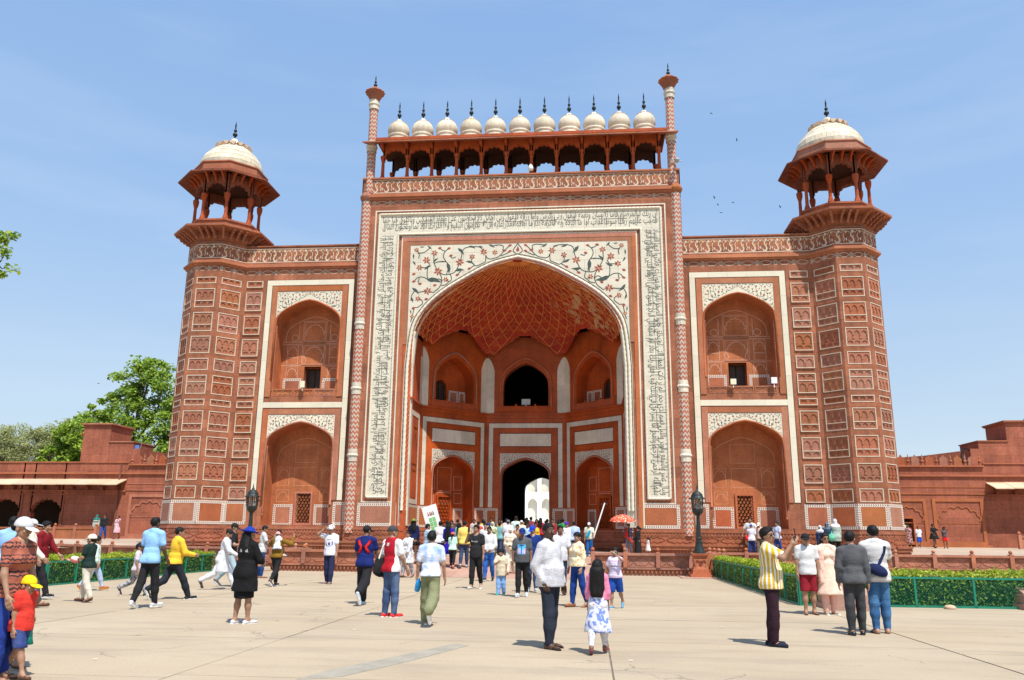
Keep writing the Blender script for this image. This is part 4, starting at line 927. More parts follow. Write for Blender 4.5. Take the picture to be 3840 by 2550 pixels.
# ================================================================ ground, terrace, ramp
def concrete_mat():
    m, t, b = nodes('worn_concrete'); g = NB(t); P = g.pos()
    c = g.mix(g.ramp(g.noise(P, .35, 5, .6), [(.3, 0.), (.7, 1.)]), (.40, .315, .21), (.47, .38, .265))
    st = g.noise(g.pos((.25, 1.1, 1)), 1.3, 5, .65); c = g.mix(g.ramp(st, [(.48, 0.), (.7, .6)]), c, (.27, .225, .17))
    c = g.mix(g.ramp(g.noise(P, 28, 3, .7), [(.35, .28), (.6, 0.)]), c, (.24, .2, .15))
    v = g.n('TexVoronoi', i_Scale=.42, feature='DISTANCE_TO_EDGE'); wv = g.n('VectorMath', operation='ADD'); g.l(P, wv.inputs[0]); nz = g.n('TexNoise', i_Scale=1.2, i_Detail=5.); g.l(P, nz.inputs['Vector'])
    sc = g.n('VectorMath', operation='SCALE'); g.l(nz.outputs['Color'], sc.inputs[0]); sc.inputs['Scale'].default_value = .9; g.l(sc.outputs[0], wv.inputs[1]); g.l(wv.outputs[0], v.inputs['Vector'])
    cr = g.math('MULTIPLY', g.math('LESS_THAN', v.outputs['Distance'], .0045), g.math('GREATER_THAN', g.noise(P, .22, 2), .56))
    c = g.mix(g.math('MULTIPLY', cr, .5), c, (.12, .1, .08))
    oi = g.n('ObjectInfo').outputs['Random']; c = g.mix(g.math('MULTIPLY', oi, .16), c, (.30, .25, .19))
    g.l(c, b.inputs['Base Color']); b.inputs['Roughness'].default_value = .9; b.inputs['Specular IOR Level'].default_value = .2
    bp = g.n('Bump', i_Strength=.25, i_Distance=.01); g.l(g.noise(P, 45, 4), bp.inputs['Height']); g.l(bp.outputs[0], b.inputs['Normal'])
    return m
M['conc'] = concrete_mat()
M['earth'] = mat('dusty_ground', (.30, .25, .18), .95, .2, .2, .2, 8, fine=.1)
M['joint'] = mat('joint_dirt', (.16, .13, .10), .95, .2, 3)
gr = MB(); gr.quad((-1500, -300, -.05), (1500, -300, -.05), (1500, 2500, -.05), (-1500, 2500, -.05)); tag(gr.build('ground', 'earth'), kind='structure')
mb = MB(); mb.quad((-32, -62, -.012), (34, -62, -.012), (34, -1, -.012), (-32, -1, -.012)); plaza = tag(mb.build('plaza', 'joint'), kind='structure')
xs = [-.95+5.08*k for k in range(-6, 7)]
for i in range(len(xs)-1):
    off = random.uniform(-.35, .35); ys = [-60.4+off] + [-34.1+off+3.65*k for k in range(-6, 9)]
    ys = [y for y in ys if y < -2.2] + [-2.0]
    for a, b in zip(ys[1:], ys[2:]):
        mb = MB(); g_ = .016 if random.random() < .6 else .008; z = random.uniform(-.003, 0.)
        mb.box(xs[i]+g_, xs[i+1]-g_, a+g_, b-g_, -.03, z, None, False); mb.build('paving_slab', 'conc', plaza)
M['patch'] = mat('grey_mortar_patch', (.33, .295, .235), .9, .15, 3, fine=.12)
for P in ([(.55, -34.3), (1.0, -34.0), (1.55, -32.6), (2.05, -31.0), (1.8, -30.85), (1.2, -32.4), (.7, -33.6)],):
    mb = MB(); mb.prism(P, -.01, .004); mb.build('paving_patch', 'patch', plaza)
# litter
for x, y, c in ((4.4, -32.2, 'marble'), (-2.5, -33.2, 'marble'), (-.2, -29.3, 'marble'), (2.1, -22.4, 'marble'), (6.3, -27.6, 'marble'), (-6.95, -19.9, 'gold')):
    mb = MB(); mb.prism([(x-.03, y-.02), (x+.02, y-.03), (x+.035, y+.01), (x-.01, y+.03)], .002, .012); tag(mb.build('litter', c), 'small scrap of pale litter lying on the concrete paving' if c == 'marble' else 'yellow strip of litter on the concrete behind the man carrying a child', 'litter', 'scraps of litter on the paving' if c == 'marble' else None)
M['tslab'] = mat('terrace_wall_stone', (.42, .175, .11), .85, .2, 1.2, .5, 14, .14, streak=.3, fine=.2)
def tz(y): return TZ + max(0, (y+2))*.0243
mb = MB()
for a, b in ((-14, -7), (-7, 0), (0, 8), (8, 17)):
    mb.quad((-46, a, tz(a)), (46, a, tz(a)), (46, b, tz(b)), (-46, b, tz(b))) if a >= 0 else None
EL = [(-44, 11.5), (-21.0, -1.9), (-10.4, -2.4), (-10.4, -6.9), (-4.5, -6.9)]; ER = [(4.0, -6.9), (9.6, -6.9), (9.6, -2.6), (44, -2.6)]
def terr_poly(pts): mb.f([mb.v(x, y, tz(y)) for x, y in pts])
terr_poly([(-44, 11.5), (-21, -1.9), (-21, 0), (-44, 12)]); terr_poly([(-21, -1.9), (-10.4, -2.4), (-10.4, 0), (-21, 0)]); terr_poly([(-10.4, -6.9), (-4.5, -6.9), (-4.5, 0), (-10.4, 0)])
terr_poly([(4, -6.9), (9.6, -6.9), (9.6, 0), (4, 0)]); terr_poly([(9.6, -2.6), (44, -2.6), (44, 0), (9.6, 0)]); terr_poly([(-4.5, -4.4), (4, -4.4), (4, 0), (-4.5, 0)])
tag(mb.build('terrace', 'terr'), kind='structure')
mb = MB(); n = 4
for i in range(n):
    y0, y1 = -10.7+i*6.3/n, -10.7+(i+1)*6.3/n; z0, z1 = .004+i*TZ/n, .004+(i+1)*TZ/n
    for j in range(3):
        x0 = -4.4+j*2.78; e = MB(); e.quad((x0+.004, y0+.004, z0), (x0+2.776, y0+.004, z0), (x0+2.776, y1-.004, z1), (x0+.004, y1-.004, z1))
        for (p, q) in (((x0+.004, y0), (x0+.004, y1)), ((x0+2.776, y0), (x0+2.776, y1))): e.quad((*p, z0), (*q, z1), (*q, -.05), (*p, -.05))
        mb.F += [] ; e.build('paving_slab', 'rampm', bpy.data.objects.get('ramp') or tag(empty('ramp'), kind='structure'))
def gz(x, y):
    if y < -10.7: return 0.
    if -4.4 < x < 4: return min(TZ, (y+10.7)/6.3*TZ) if y < -1 else (.82 if y > -.3 else TZ)
    if abs(x) < 9.8 and y > -6.9: return TZ
    return tz(y) if y > -2.4 else 0.
# retaining wall of the terrace, with posts and carved panels
def wall_run(P, Q, parent, sp, sgn=1):
    d = (Vector(Q)-Vector(P)); L = d.length; d /= L; T = facet(P[0], P[1], d.x, d.y)
    mb = MB(T)
    for a, b, w in ((0, .26, .0), (.26, .34, .1), (.34, .80, .0), (.80, .84, .06), (.84, .94, .12)): mb.box(0, L, a, b, -.3, w)
    mb.build('wall_course', 'tslab', parent)
    mb = MB(T); k = int(L/.17)
    for i in range(k): a = (i+.5)*L/k; mb.prism([(a-.07, .24), (a+.07, .24), (a, .06)], 0, .07)
    tag(mb.build('carved_relief', 'carve', parent), kind='stuff')
    n = max(1, round(L/sp)); p = L/n
    for i in range(n+1):
        if i < n:
            a = i*p+.11; b = (i+1)*p-.11; e = MB(T); e.frame(a, b, .36, .78, .03, 0, .025); c = (a+b)/2; h = (b-a)/2; z = .57
            mb2 = [(-.46, 0), (-.40, .06), (-.34, .06), (-.28, .13), (-.18, .11), (-.09, .15), (0, .12), (.09, .15), (.18, .11), (.28, .13), (.34, .06), (.40, .06), (.46, 0)]
            for sg in (1, -1):
                q = [(c+x*h*1.15, z+sg*y) for x, y in mb2]
                for (x, y), (x2, y2) in zip(q, q[1:]): e.quad((x, y-.014, 0), (x, y, .024), (x2, y2, .024), (x2, y2-.014, 0)); e.quad((x, y, .024), (x, y+.014, 0), (x2, y2+.014, 0), (x2, y2, .024))
                for ex in (-1, 1):
                    q = [(c+ex*h*.93, z+sg*.14), (c+ex*h*.8, z+sg*.13), (c+ex*h*.74, z+sg*.07), (c+ex*h*.66, z+sg*.06), (c+ex*h*.6, z)]
                    for (x, y), (x2, y2) in zip(q, q[1:]): e.quad((x, y-.014, 0), (x, y, .024), (x2, y2, .024), (x2, y2-.014, 0)); e.quad((x, y, .024), (x, y+.014, 0), (x2, y2+.014, 0), (x2, y2, .024))
            e.build('carved_panel', 'tslab', parent)
        e = MB(T); x = i*p; e.box(x-.09, x+.09, .34, .98, -.1, .14); pst = e.build('post', 'tslab', parent)
        e = MB(); e.smooth = True; c = T(x, 0, .02); e.lathe([(.09, .98), (.06, 1.0), (.055, 1.02), (.085, 1.05), (.09, 1.09), (.07, 1.14), (.02, 1.17), (0, 1.175)], c[0], c[1], 10); e.build('knob', 'slab', pst)
for pts, lab in ((EL, 'low carved sandstone terrace wall with knobbed posts left of the central ramp'), (ER, 'low carved sandstone terrace wall with knobbed posts right of the central ramp')):
    w = empty('terrace_wall', (0, 0, 0), label=lab, cat='wall')
    for a, b in zip(pts, pts[1:]): wall_run(a, b, w, 1.48 if max(abs(a[0]), abs(b[0])) < 11 else 1.72)
# pier at the end of the wall by the right lamp
mb = MB(); mb.box(8.75, 9.75, -7.05, -6.0, 0, .5); mb.box(8.77, 9.73, -7.03, -6.0, .505, .93); tag(mb.build('stone_pier', 'slab'), 'plain square pink stone pier beside the right lamp at the hedge end', 'pier')
# ================================================================ galleries
def gallery(s):
    side = 'left' if s < 0 else 'right'
    g = empty('gallery_building', (0, 0, 0), label='long low red sandstone gallery with sloping eave and stair turret %s of the gatehouse' % side, cat='building'); T = fx(front(16.5), s)
    mb = MB(T)
    mb.rect(16, 25.25, .6, 6.68, 0); mb.rect(26.2, 31.3, .6, 6.68, 0); mb.rect(25.25, 26.2, 3.05, 6.68, 0); mb.box(25.2, 26.25, .9, 3.1, -.8, -.7, 1)
    for x in (25.25, 26.2): mb.quad((x, .9, 0), (x, 3.05, 0), (x, 3.05, -.7), (x, .9, -.7))
    mb.quad((25.25, 3.05, 0), (26.2, 3.05, 0), (26.2, 3.05, -.7), (25.25, 3.05, -.7))
    mb.rect(31.3, 36.4, .6, 6.85, -.02)
    for k in range(5):
        c = 37.65+3.4*k; A = cusp(c, 1.18, 3.0, 4.0, 9, 4)
        for (a, b), (e, d) in zip(A, A[1:]): mb.quad((a, b, -.02), (e, d, -.02), (e, 6.85, -.02), (a, 6.85, -.02)); mb.quad((a, b, -.02), (e, d, -.02), (e, d, -.5), (a, b, -.5))
        mb.rect(c-1.7 if k else 36.4, c-1.18, .6, 6.85, -.02); mb.rect(c+1.18, c+1.7, .6, 6.85, -.02)
        for x in (c-1.18, c+1.18): mb.quad((x, .6, -.02), (x, 3.0, -.02), (x, 3.0, -.5), (x, .6, -.5))
        mb.frame(c-1.45, c+1.45, .9, 4.45, .1, -.02, .03)
    mb.rect(36, 56, .6, 6, -3.5, 1); mb.box(31.3, 56, 6.6, 6.84, -4, -.12); mb.box(16, 31.3, 6.4, 6.66, -4, -.12); mb.rect(31.3, 36, .6, 6.8, -3.5, 1)
    mb.build('gallery_wall', ['wall', 'void'], g)
    mb = MB(T); mb.box(16, 56, 5.95, 6.07, -.1, .12); mb.box(16, 31.3, 6.62, 6.74, -.3, .16); mb.box(31.3, 56, 6.82, 6.9, -.4, .05); mb.build('cornice', 'slab', g)
    mb = MB(T); mb.box(16, 31.3, 4.72, 4.78, 0, .05); mb.box(16, 31.3, 5.2, 5.26, 0, .03)
    for a, b in ((21, 24.2), (24.5, 27.2), (27.6, 31.0)): mb.frame(a, b, 1.3, 4.45, .22, 0, .06); mb.ribbon(cusp((a+b)/2, (b-a)/2-.35, 2.9, 3.85, 7, 4), .1, .05, 0); mb.rect(a+.2, b-.2, 2.75, 2.8, .03)
    mb.frame(25.1, 26.35, .9, 3.2, .14, 0, .09); mb.box(16, 31.3, .6, 1.3, 0, .1) if False else None
    mb.box(26.5, 31.3, .9, 1.32, 0, .08); mb.build('wall_moulding', 'slab', g)
    for k in range(19):                              # eave slabs and brackets
        a = 31.35+k*1.2; e = MB(T); h = random.uniform(-.015, .015)
        e.prism([(a, 0), (a+1.18, 0)], 0, 0) if False else None
        for dz in (0, .07): e.quad((a, 5.5+dz+h, 0), (a+1.19, 5.5+dz+h, 0), (a+1.19, 5.05+dz+h, 1.35), (a, 5.05+dz+h, 1.35))
        e.quad((a, 5.05+h, 1.35), (a+1.19, 5.05+h, 1.35), (a+1.19, 5.12+h, 1.35), (a, 5.12+h, 1.35)); e.quad((a, 5.5+h, 0), (a, 5.57+h, 0), (a, 5.12+h, 1.35), (a, 5.05+h, 1.35)); e.build('eave_slab', 'plaster', g)
        e = MB(T); e.box(a+.5, a+.66, 4.75, 5.3, 0, .35); e.box(a+.5, a+.66, 5.0, 5.25, .35, .7); e.build('eave_bracket', 'dark', g)
    mb = MB(T); mb.box(31.3, 56, 4.62, 4.74, 0, .1); mb.build('beam', 'wall', g)
    mb = MB(T); mb.box(33.15, 35.4, 6.85, 9.7, -3, -.05); mb.box(33.05, 35.5, 9.7, 9.78, -3.1, .06); mb.box(31.2, 33.15, 6.7, 8.4, -3, -.05); mb.box(30.6, 31.2, 6.6, 7.9, -.3, -.02); mb.box(33.1, 33.2, 8.4, 8.5, -3, 0)
    tr = mb.build('stair_turret', 'wall', g); mb = MB(T); mb.box(33.0, 35.55, 9.78, 9.88, -3.2, .12); mb.box(31.15, 33.15, 8.4, 8.48, -3.1, .02); mb.build('coping', 'slab', tr)
    if s < 0: mb = MB(T); mb.box(35.4, 35.9, 9.05, 9.15, -1, -.4); mb.build('eave_stub', 'slab', tr)
    # battlement of leaf-shaped merlons and small spikes
    m1 = MB(lambda u, v, w: (u, -w, v)); m1.prism([(-.26, 0), (.26, 0), (.3, .14), (.22, .22), (.3, .34), (.24, .5), (.08, .6), (0, .74), (-.08, .6), (-.24, .5), (-.3, .34), (-.22, .22), (-.3, .14)], -.06, .06, 0, True); me1 = m1.build('merlon', 'slab', mesh=True)
    m2 = MB(); m2.lathe([(.1, 0), (.12, .06), (.05, .12), (.11, .22), (.12, .3), (.05, .4), (.075, .48), (.0, .82)], 0, 0, 8); me2 = m2.build('spike', 'slab', mesh=True)
    k = 0; u = 17.2
    while u < 31:
        place('merlon', me1, g, (s*u, 16.6, 6.74)); place('spike', me2, g, (s*(u+.48), 16.55, 6.74)); u += .96
    mb = MB(T); mb.box(16, 30.7, 6.7, 7.1, -1.6, -1.5); mb.prism([(22, 7.1), (30.7, 7.1), (30.7, 7.9), (28, 7.55), (24, 7.25)], -1.6, -1.5); mb.build('rear_parapet', 'dark', g)
    # railing before the arcade
    r = empty('gallery_railing', (0, 0, 0), label='short low sandstone railing with round knobs before the %s gallery' % side, cat='railing')
    T2 = fx(front(14.6), s)
    mb = MB(T2); z = tz(14.6); a0, a1 = 32.2, 44; mb.box(a0, a1, z, z+.72, -.08, 0); mb.box(a0, a1, z+.72, z+.82, -.12, .05); mb.build('parapet', 'slab', r)
    for i in range(8):
        x = a0+i*1.6; mb = MB(T2); mb.box(x-.1, x+.1, z, z+.92, -.14, .08); p = mb.build('post', 'slab', r); c = T2(x, 0, -.03); mb = MB(); mb.smooth = True; mb.lathe([(.06, z+.92), (.11, z+.98), (.11, z+1.04), (.03, z+1.12), (0, z+1.13)], c[0], c[1], 10); mb.build('knob', 'slab', p)
    return g, T
GL, TGL = gallery(-1); GR, TGR = gallery(1)
mb = MB(TGL); mb.tube([(31.9, 1.2, .12), (31.9, 6.7, .12)], .07, 8); mb.build('drainpipe', mat('rust_painted_pipe', (.20, .075, .05), .6, .2, 3), GL)
mb = MB(TGR); mb.tube([(30.9, 6.9, -.2), (30.6, 7.9, -.3), (30.2, 7.95, -.3), (30.0, 7.3, -.2), (30.1, 6.9, -.2)], .06, 6); tag(mb.build('coiled_hose', mat('black_hose', (.02, .02, .02), .5)), 'thick black hose looped over the parapet by the right stair turret', 'hose')
mb = MB(); mb.tube([(-31.0, 16.7, 6.7), (-30.6, 16.7, 8.4)], .02, 5); mb.m = 1; mb.prism([(-31.15, 16.72), (-30.85, 16.72), (-30.82, 16.7), (-31.12, 16.7)], 7.4, 8.2, 1); tag(mb.build('furled_flag', [M['grey'], mat('blue_cloth', (.08, .22, .62), .8)]), 'small blue and white furled flag on the left battlement', 'flag')
# ================================================================ the white mausoleum seen through the doorway
maus = empty('white_mausoleum', (0, 262, 0), label='white marble mausoleum with arched niches seen through the doorway', cat='mausoleum')
M['white_far'] = mat('sunlit_white_marble', (.82, .80, .75), .6, .04, .2, brick=(2.6, 1.1, .04))
mb = MB(lambda u, v, w: (u, -w, v))
mb.box(-48, 48, 0, 6.5, -60, 30)
for s in (1, -1):
    for c, x0, x1 in ((11.9, 9.4, 14.3), (16.9, 14.3, 20.5)):
        for v0, v1, sill, zs, za in ((6.5, 17, 8.0, 12.6, 15.3), (17, 30, 17.6, 21.6, 24)):
            e0, e1 = sorted((s*x0, s*x1)); mb.arch_wall(e0, e1, v0, v1, s*c, 1.75, zs, za, 0, 1.6, 0, sill=sill); mb.arch_fill(s*c, 1.75, zs, za, sill, -1.6, 1)
            mb.frame(s*c-2.25, s*c+2.25, sill-.6, za+1.3, .22, 0, .12)
    mb.quad((s*20.5, 6.5, 0), (s*20.5, 30, 0), (s*28, 30, -7.5), (s*28, 6.5, -7.5)); mb.quad((s*28, 6.5, -7.5), (s*28, 30, -7.5), (s*28, 30, -50), (s*28, 6.5, -50))
mb.arch_wall(-9.4, 9.4, 6.5, 35, 0, 6.5, 18, 27, .8, 5, 0); mb.rect(-9.4, 9.4, 6.5, 30, -4, 1); mb.rect(-28, 28, 30, 30.01, 0); mb.quad((-28, 30, 0), (28, 30, 0), (28, 30, -50), (-28, 30, -50))
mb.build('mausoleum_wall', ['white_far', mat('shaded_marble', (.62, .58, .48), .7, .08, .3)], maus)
mb = MB(); mb.smooth = True; mb.lathe([(9, 30), (9, 37), (10.2, 42), (10, 47), (8, 53), (4.5, 58), (1.2, 61), (.4, 64), (0, 70)], 0, 28, 32); mb.build('dome', 'white_far', maus)
# ================================================================ lamps
M['lampm'] = mat('dark_green_cast_iron', (.012, .020, .017), .45, .3, 6, .15, 40, spec=.5)
def glass_mat():
    m, t, b = nodes('lamp_glass'); b.inputs['Base Color'].default_value = (.75, .78, .76, 1); b.inputs['Roughness'].default_value = .08; b.inputs['Transmission Weight'].default_value = .85; b.inputs['IOR'].default_value = 1.1; return m
M['glass'] = glass_mat()
def make_lamp(x, y, label):
    ped = empty('lamp_pedestal', (x, y, 0), label='carved pink sandstone pedestal under the '+label.split(' ')[0]+' street lamp', cat='pedestal', group=None)
    mb = MB()
    mb.box(-.85, .95, -.95, .75, -.01, .03); mb.build('base_step', 'rampm', ped)
    mb = MB(); mb.box(-.44, .44, -.44, .44, .03, .13); mb.box(-.38, .38, -.38, .38, .13, .2); mb.box(-.33, .33, -.33, .33, .2, .34)
    q = [(.30, .34), (.26, .46), (.24, .58), (.28, .7), (.25, .76), (.27, .84), (.33, .9), (.34, .97)]
    for (a, z0), (b, z1) in zip(q, q[1:]):
        for dx, dy in ((1, 0), (-1, 0), (0, 1), (0, -1)):
            c = lambda r, z, t: (dx*r+dy*t*r, dy*r+dx*t*r, z); mb.quad(c(a, z0, -1), c(a, z0, 1), c(b, z1, 1), c(b, z1, -1))
    mb.box(-.34, .34, -.34, .34, .94, .975); mb.build('pedestal_block', 'slab', ped)
    mb = MB(front(-.27));
    for s in (1, -1): mb.ribbon(smooth([(s*.22, .36), (s*.2, .5), (s*.24, .64), (s*.16, .74), (s*.06, .7)], 4), .05, .02, 0)
    mb.poly([(.07*math.cos(t)*(1+.4*math.cos(4*t)), .56+.07*math.sin(t)*(1+.4*math.cos(4*t))) for t in np.linspace(0, 6.28, 17)[:-1]], .015, 1); mb.build('carved_relief', ['slab', 'dark'], ped)
    L = empty('street_lamp', (x, y, .975), 0, label=label, cat='street lamp', group='cast iron lamps before the terrace'); L.scale = (1.02, 1.02, 1)
    mb = MB(); mb.lathe([(.27, 0), (.27, .04), (.22, .06), (.2, .14), (.16, .3), (.14, .42), (.15, .44), (.15, .48), (.12, .5), (.115, .58), (.13, .6), (.13, .63), (.10, .66), (.085, 1.2), (.07, 1.5), (.065, 1.55)], 0, 0, 12); mb.build('post', 'lampm', L)
    mb = MB(); mb.lathe([(.06, 1.5), (.09, 1.55), (.2, 1.66), (.23, 1.74), (.24, 1.82), (.235, 1.84)], 0, 0, 8, 0, math.pi/8, close=True)
    mb.lathe([(.36, 2.24), (.35, 2.27), (.27, 2.3), (.25, 2.34), (.22, 2.44), (.14, 2.53), (.07, 2.57), (.05, 2.6), (.06, 2.62), (.03, 2.66), (.015, 2.78), (0, 2.86)], 0, 0, 8 if False else 16); mb.lathe([(.36, 2.24), (.0, 2.25)], 0, 0, 16)
    for k in range(8):
        a = math.pi/8+k*math.pi/4; mb.tube([(.225*math.cos(a), .225*math.sin(a), 1.82), (.245*math.cos(a), .245*math.sin(a), 2.25)], .022, 4)
        a += math.pi/8; mb.tube([(.215*math.cos(a), .215*math.sin(a), 1.82), (.23*math.cos(a), .23*math.sin(a), 2.25)], .009, 4)
    lan = mb.build('lantern', 'lampm', L)
    mb = MB(); mb.lathe([(.2, 1.83), (.215, 2.24)], 0, 0, 8, 0, math.pi/8); mb.build('glass', 'glass', lan); mb = MB(); mb.smooth = True; mb.lathe([(0, 1.86), (.04, 1.88), (.055, 2.0), (.04, 2.12), (0, 2.15)], 0, 0, 10); mb.build('bulb', 'cream', lan)
make_lamp(8.45, -7.9, 'right dark green cast iron street lamp on pink pedestal beside the hedge'); make_lamp(-11.25, -7.6, 'left dark green cast iron street lamp behind the crowd near the left tower')
# ================================================================ hedges and wire fences
def leaf_mat(name, a, b2, c3):
    m, t, b = nodes(name); g = NB(t); r = g.n('NewGeometry').outputs['Random Per Island']
    col = g.ramp(r, [(0, a), (.55, b2), (1, c3)]); g.l(col, b.inputs['Base Color']); b.inputs['Roughness'].default_value = .55
    b.inputs['Transmission Weight'].default_value = 0.; b.inputs['Subsurface Weight'].default_value = 0.
    tr = g.n('BsdfTranslucent'); g.l(col, tr.inputs[0]); mx = g.n('MixShader', i_0=.42); out = t.nodes['Material Output']
    g.l(b.outputs[0], mx.inputs[1]); g.l(tr.outputs[0], mx.inputs[2]); g.l(mx.outputs[0], out.inputs[0]); return m
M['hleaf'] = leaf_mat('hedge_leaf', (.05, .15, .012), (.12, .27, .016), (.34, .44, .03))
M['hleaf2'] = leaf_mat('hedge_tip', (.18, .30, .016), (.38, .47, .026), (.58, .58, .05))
M['tleaf'] = leaf_mat('tree_leaf', (.13, .24, .022), (.26, .40, .035), (.46, .56, .07))
M['dleaf'] = leaf_mat('dusty_leaf', (.23, .26, .09), (.34, .37, .14), (.48, .48, .22))
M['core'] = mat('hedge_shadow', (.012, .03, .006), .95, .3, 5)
M['bark'] = mat('tree_bark', (.10, .085, .065), .9, .3, 3, .5, 20, streak=.3)
M['fgreen'] = mat('green_fence_paint', (.005, .19, .115), .45, .12, 6, spec=.5)
def leaves(P, N, size, asp=.5):
    """leaf quads at points P facing roughly N"""
    n = len(P); N = N + rng.normal(0, .55, (n, 3)); N /= np.linalg.norm(N, axis=1)[:, None]
    A = np.cross(N, rng.normal(0, 1, (n, 3))); A /= np.linalg.norm(A, axis=1)[:, None]; B = np.cross(N, A)
    s = (size*rng.uniform(.6, 1.3, n))[:, None]; fold = N*s*.22
    V = np.stack([P-A*s, P+B*s*asp-fold*-.5, P+A*s, P-B*s*asp+fold*.5], 1).reshape(-1, 3)
    return V, np.arange(n*4, dtype=np.int32).reshape(-1, 4)
def hedge(label, boxes, h, dens=420):
    hd = empty('hedge', (0, 0, 0), label=label, cat='hedge')
    mb = MB(); V1 = []; V2 = []
    for x0, x1, y0, y1 in boxes:
        mb.box(x0+.08, x1-.08, y0+.08, y1-.08, 0, h-.1)
        for ax in range(5):
            wx, wy = x1-x0, y1-y0; area = (wx*wy, wy*h, wy*h, wx*h, wx*h)[ax]; n = int(area*dens*(1.25 if ax == 0 else 1)); a, b = rng.random(n), rng.random(n); q = rng.normal(0, .035, n)
            bump = .035*np.sin(a*wx*3.1+b*2)+.03*np.sin(b*wy*5+a*7)
            if ax == 0: P = np.stack([x0+a*wx, y0+b*wy, h-.03+bump+q+np.abs(rng.normal(0, .02, n))], 1); N = np.tile((0, 0, 1.), (n, 1))
            elif ax in (1, 2): P = np.stack([np.full(n, x0 if ax == 1 else x1)+(q+bump*.6)*(1 if ax == 2 else -1), y0+a*wy, b**.9*h], 1); N = np.tile(((-1. if ax == 1 else 1), 0, .3), (n, 1))
            else: P = np.stack([x0+a*wx, np.full(n, y0 if ax == 3 else y1)+(q+bump*.6)*(1 if ax == 4 else -1), b**.9*h], 1); N = np.tile((0, (-1. if ax == 3 else 1), .3), (n, 1))
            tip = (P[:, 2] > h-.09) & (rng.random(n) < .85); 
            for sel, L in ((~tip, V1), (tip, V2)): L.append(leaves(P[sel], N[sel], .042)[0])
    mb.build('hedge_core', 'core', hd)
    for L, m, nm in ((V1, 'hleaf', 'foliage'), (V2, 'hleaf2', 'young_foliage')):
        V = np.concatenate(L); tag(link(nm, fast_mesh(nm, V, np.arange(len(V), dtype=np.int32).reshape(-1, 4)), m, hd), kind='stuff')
hedge('clipped yellow-green hedge behind the wire fence right of the path', [(9.15, 10.1, -21.95, -6.5), (10.1, 16.0, -21.9, -20.9)], .80)
hedge('clipped yellow-green hedge behind the wire fence left of the path', [(-13.6, -12.65, -19.4, -7.8), (-22, -13.6, -19.4, -18.5)], .80, 360)
def fence(label, pts, h, sp=1.5):
    f = empty('wire_fence', (0, 0, 0), label=label, cat='fence')
    for P, Q in zip(pts, pts[1:]):
        d = Vector(Q)-Vector(P); L = d.length; d /= L; T = facet(P[0], P[1], d.x, d.y)
        mb = MB(T); mb.box(0, L, h-.045, h, -.02, .025); mb.build('rail', 'fgreen', f); mb = MB(T); mb.box(0, L, .0, .05, -.02, .02); mb.build('rail', 'fgreen', f)
        n = max(1, round(L/sp))
        for i in range(n+1): mb = MB(T); w = .045 if i in (0, n) else .025; x = i*L/n; mb.box(x-w, x+w, 0, h-.046, -.03, .02); mb.build('post', 'fgreen', f)
        mb = MB(T); x = -h
        while x < L:
            for sg in (1, -1):
                a, b = (x, .03), (x+h, h-.03)
                if sg < 0: a, b = (x, h-.03), (x+h, .03)
                t0 = max(0, -x/h); t1 = min(1, (L-x)/h)
                if t1 > t0: mb.ribbon([(a[0]+(b[0]-a[0])*t, a[1]+(b[1]-a[1])*t) for t in (t0, t1)], .004, .0, 0)
            x += .075
        tag(mb.build('wire_mesh', 'fgreen', f), kind='stuff')
fence('low green wire fence along the right hedge', [(9.05, -6.6), (9.05, -22.1), (16, -22.05)][::1], .72)
fence('low green wire fence along the left hedge', [(-22, -19.55), (-12.52, -19.55), (-12.52, -7.8)], .72)
# round dark bush inside the right bed
def bush(label, c, r, m, n, name='garden_bush', size=.05):
    t = empty(name, c, label=label, cat='bush'); U = rng.normal(0, 1, (n, 3)); U /= np.linalg.norm(U, axis=1)[:, None]; U[:, 2] = np.abs(U[:, 2]); P = U*np.array(r)*(rng.uniform(.8, 1.04, n)**.5)[:, None]
    V, F = leaves(P, U, size); tag(link('foliage', fast_mesh('foliage', V, F), m, t), kind='stuff'); mb = MB(); mb.lathe([(r[0]*.9*math.cos(a), r[2]*.9*math.sin(a)) for a in np.linspace(0, 1.57, 6)], 0, 0, 12); mb.build('hedge_core', 'core', t)
bush('dark rounded clipped bush behind the man in yellow stripes', (12.6, -12.6, 0), (1.6, 1.2, 1.2), 'hleaf', 3500)
bush('small green bush beside the left terrace wall', (-16.1, -4.0, 0), (.6, .5, .95), 'hleaf', 900)
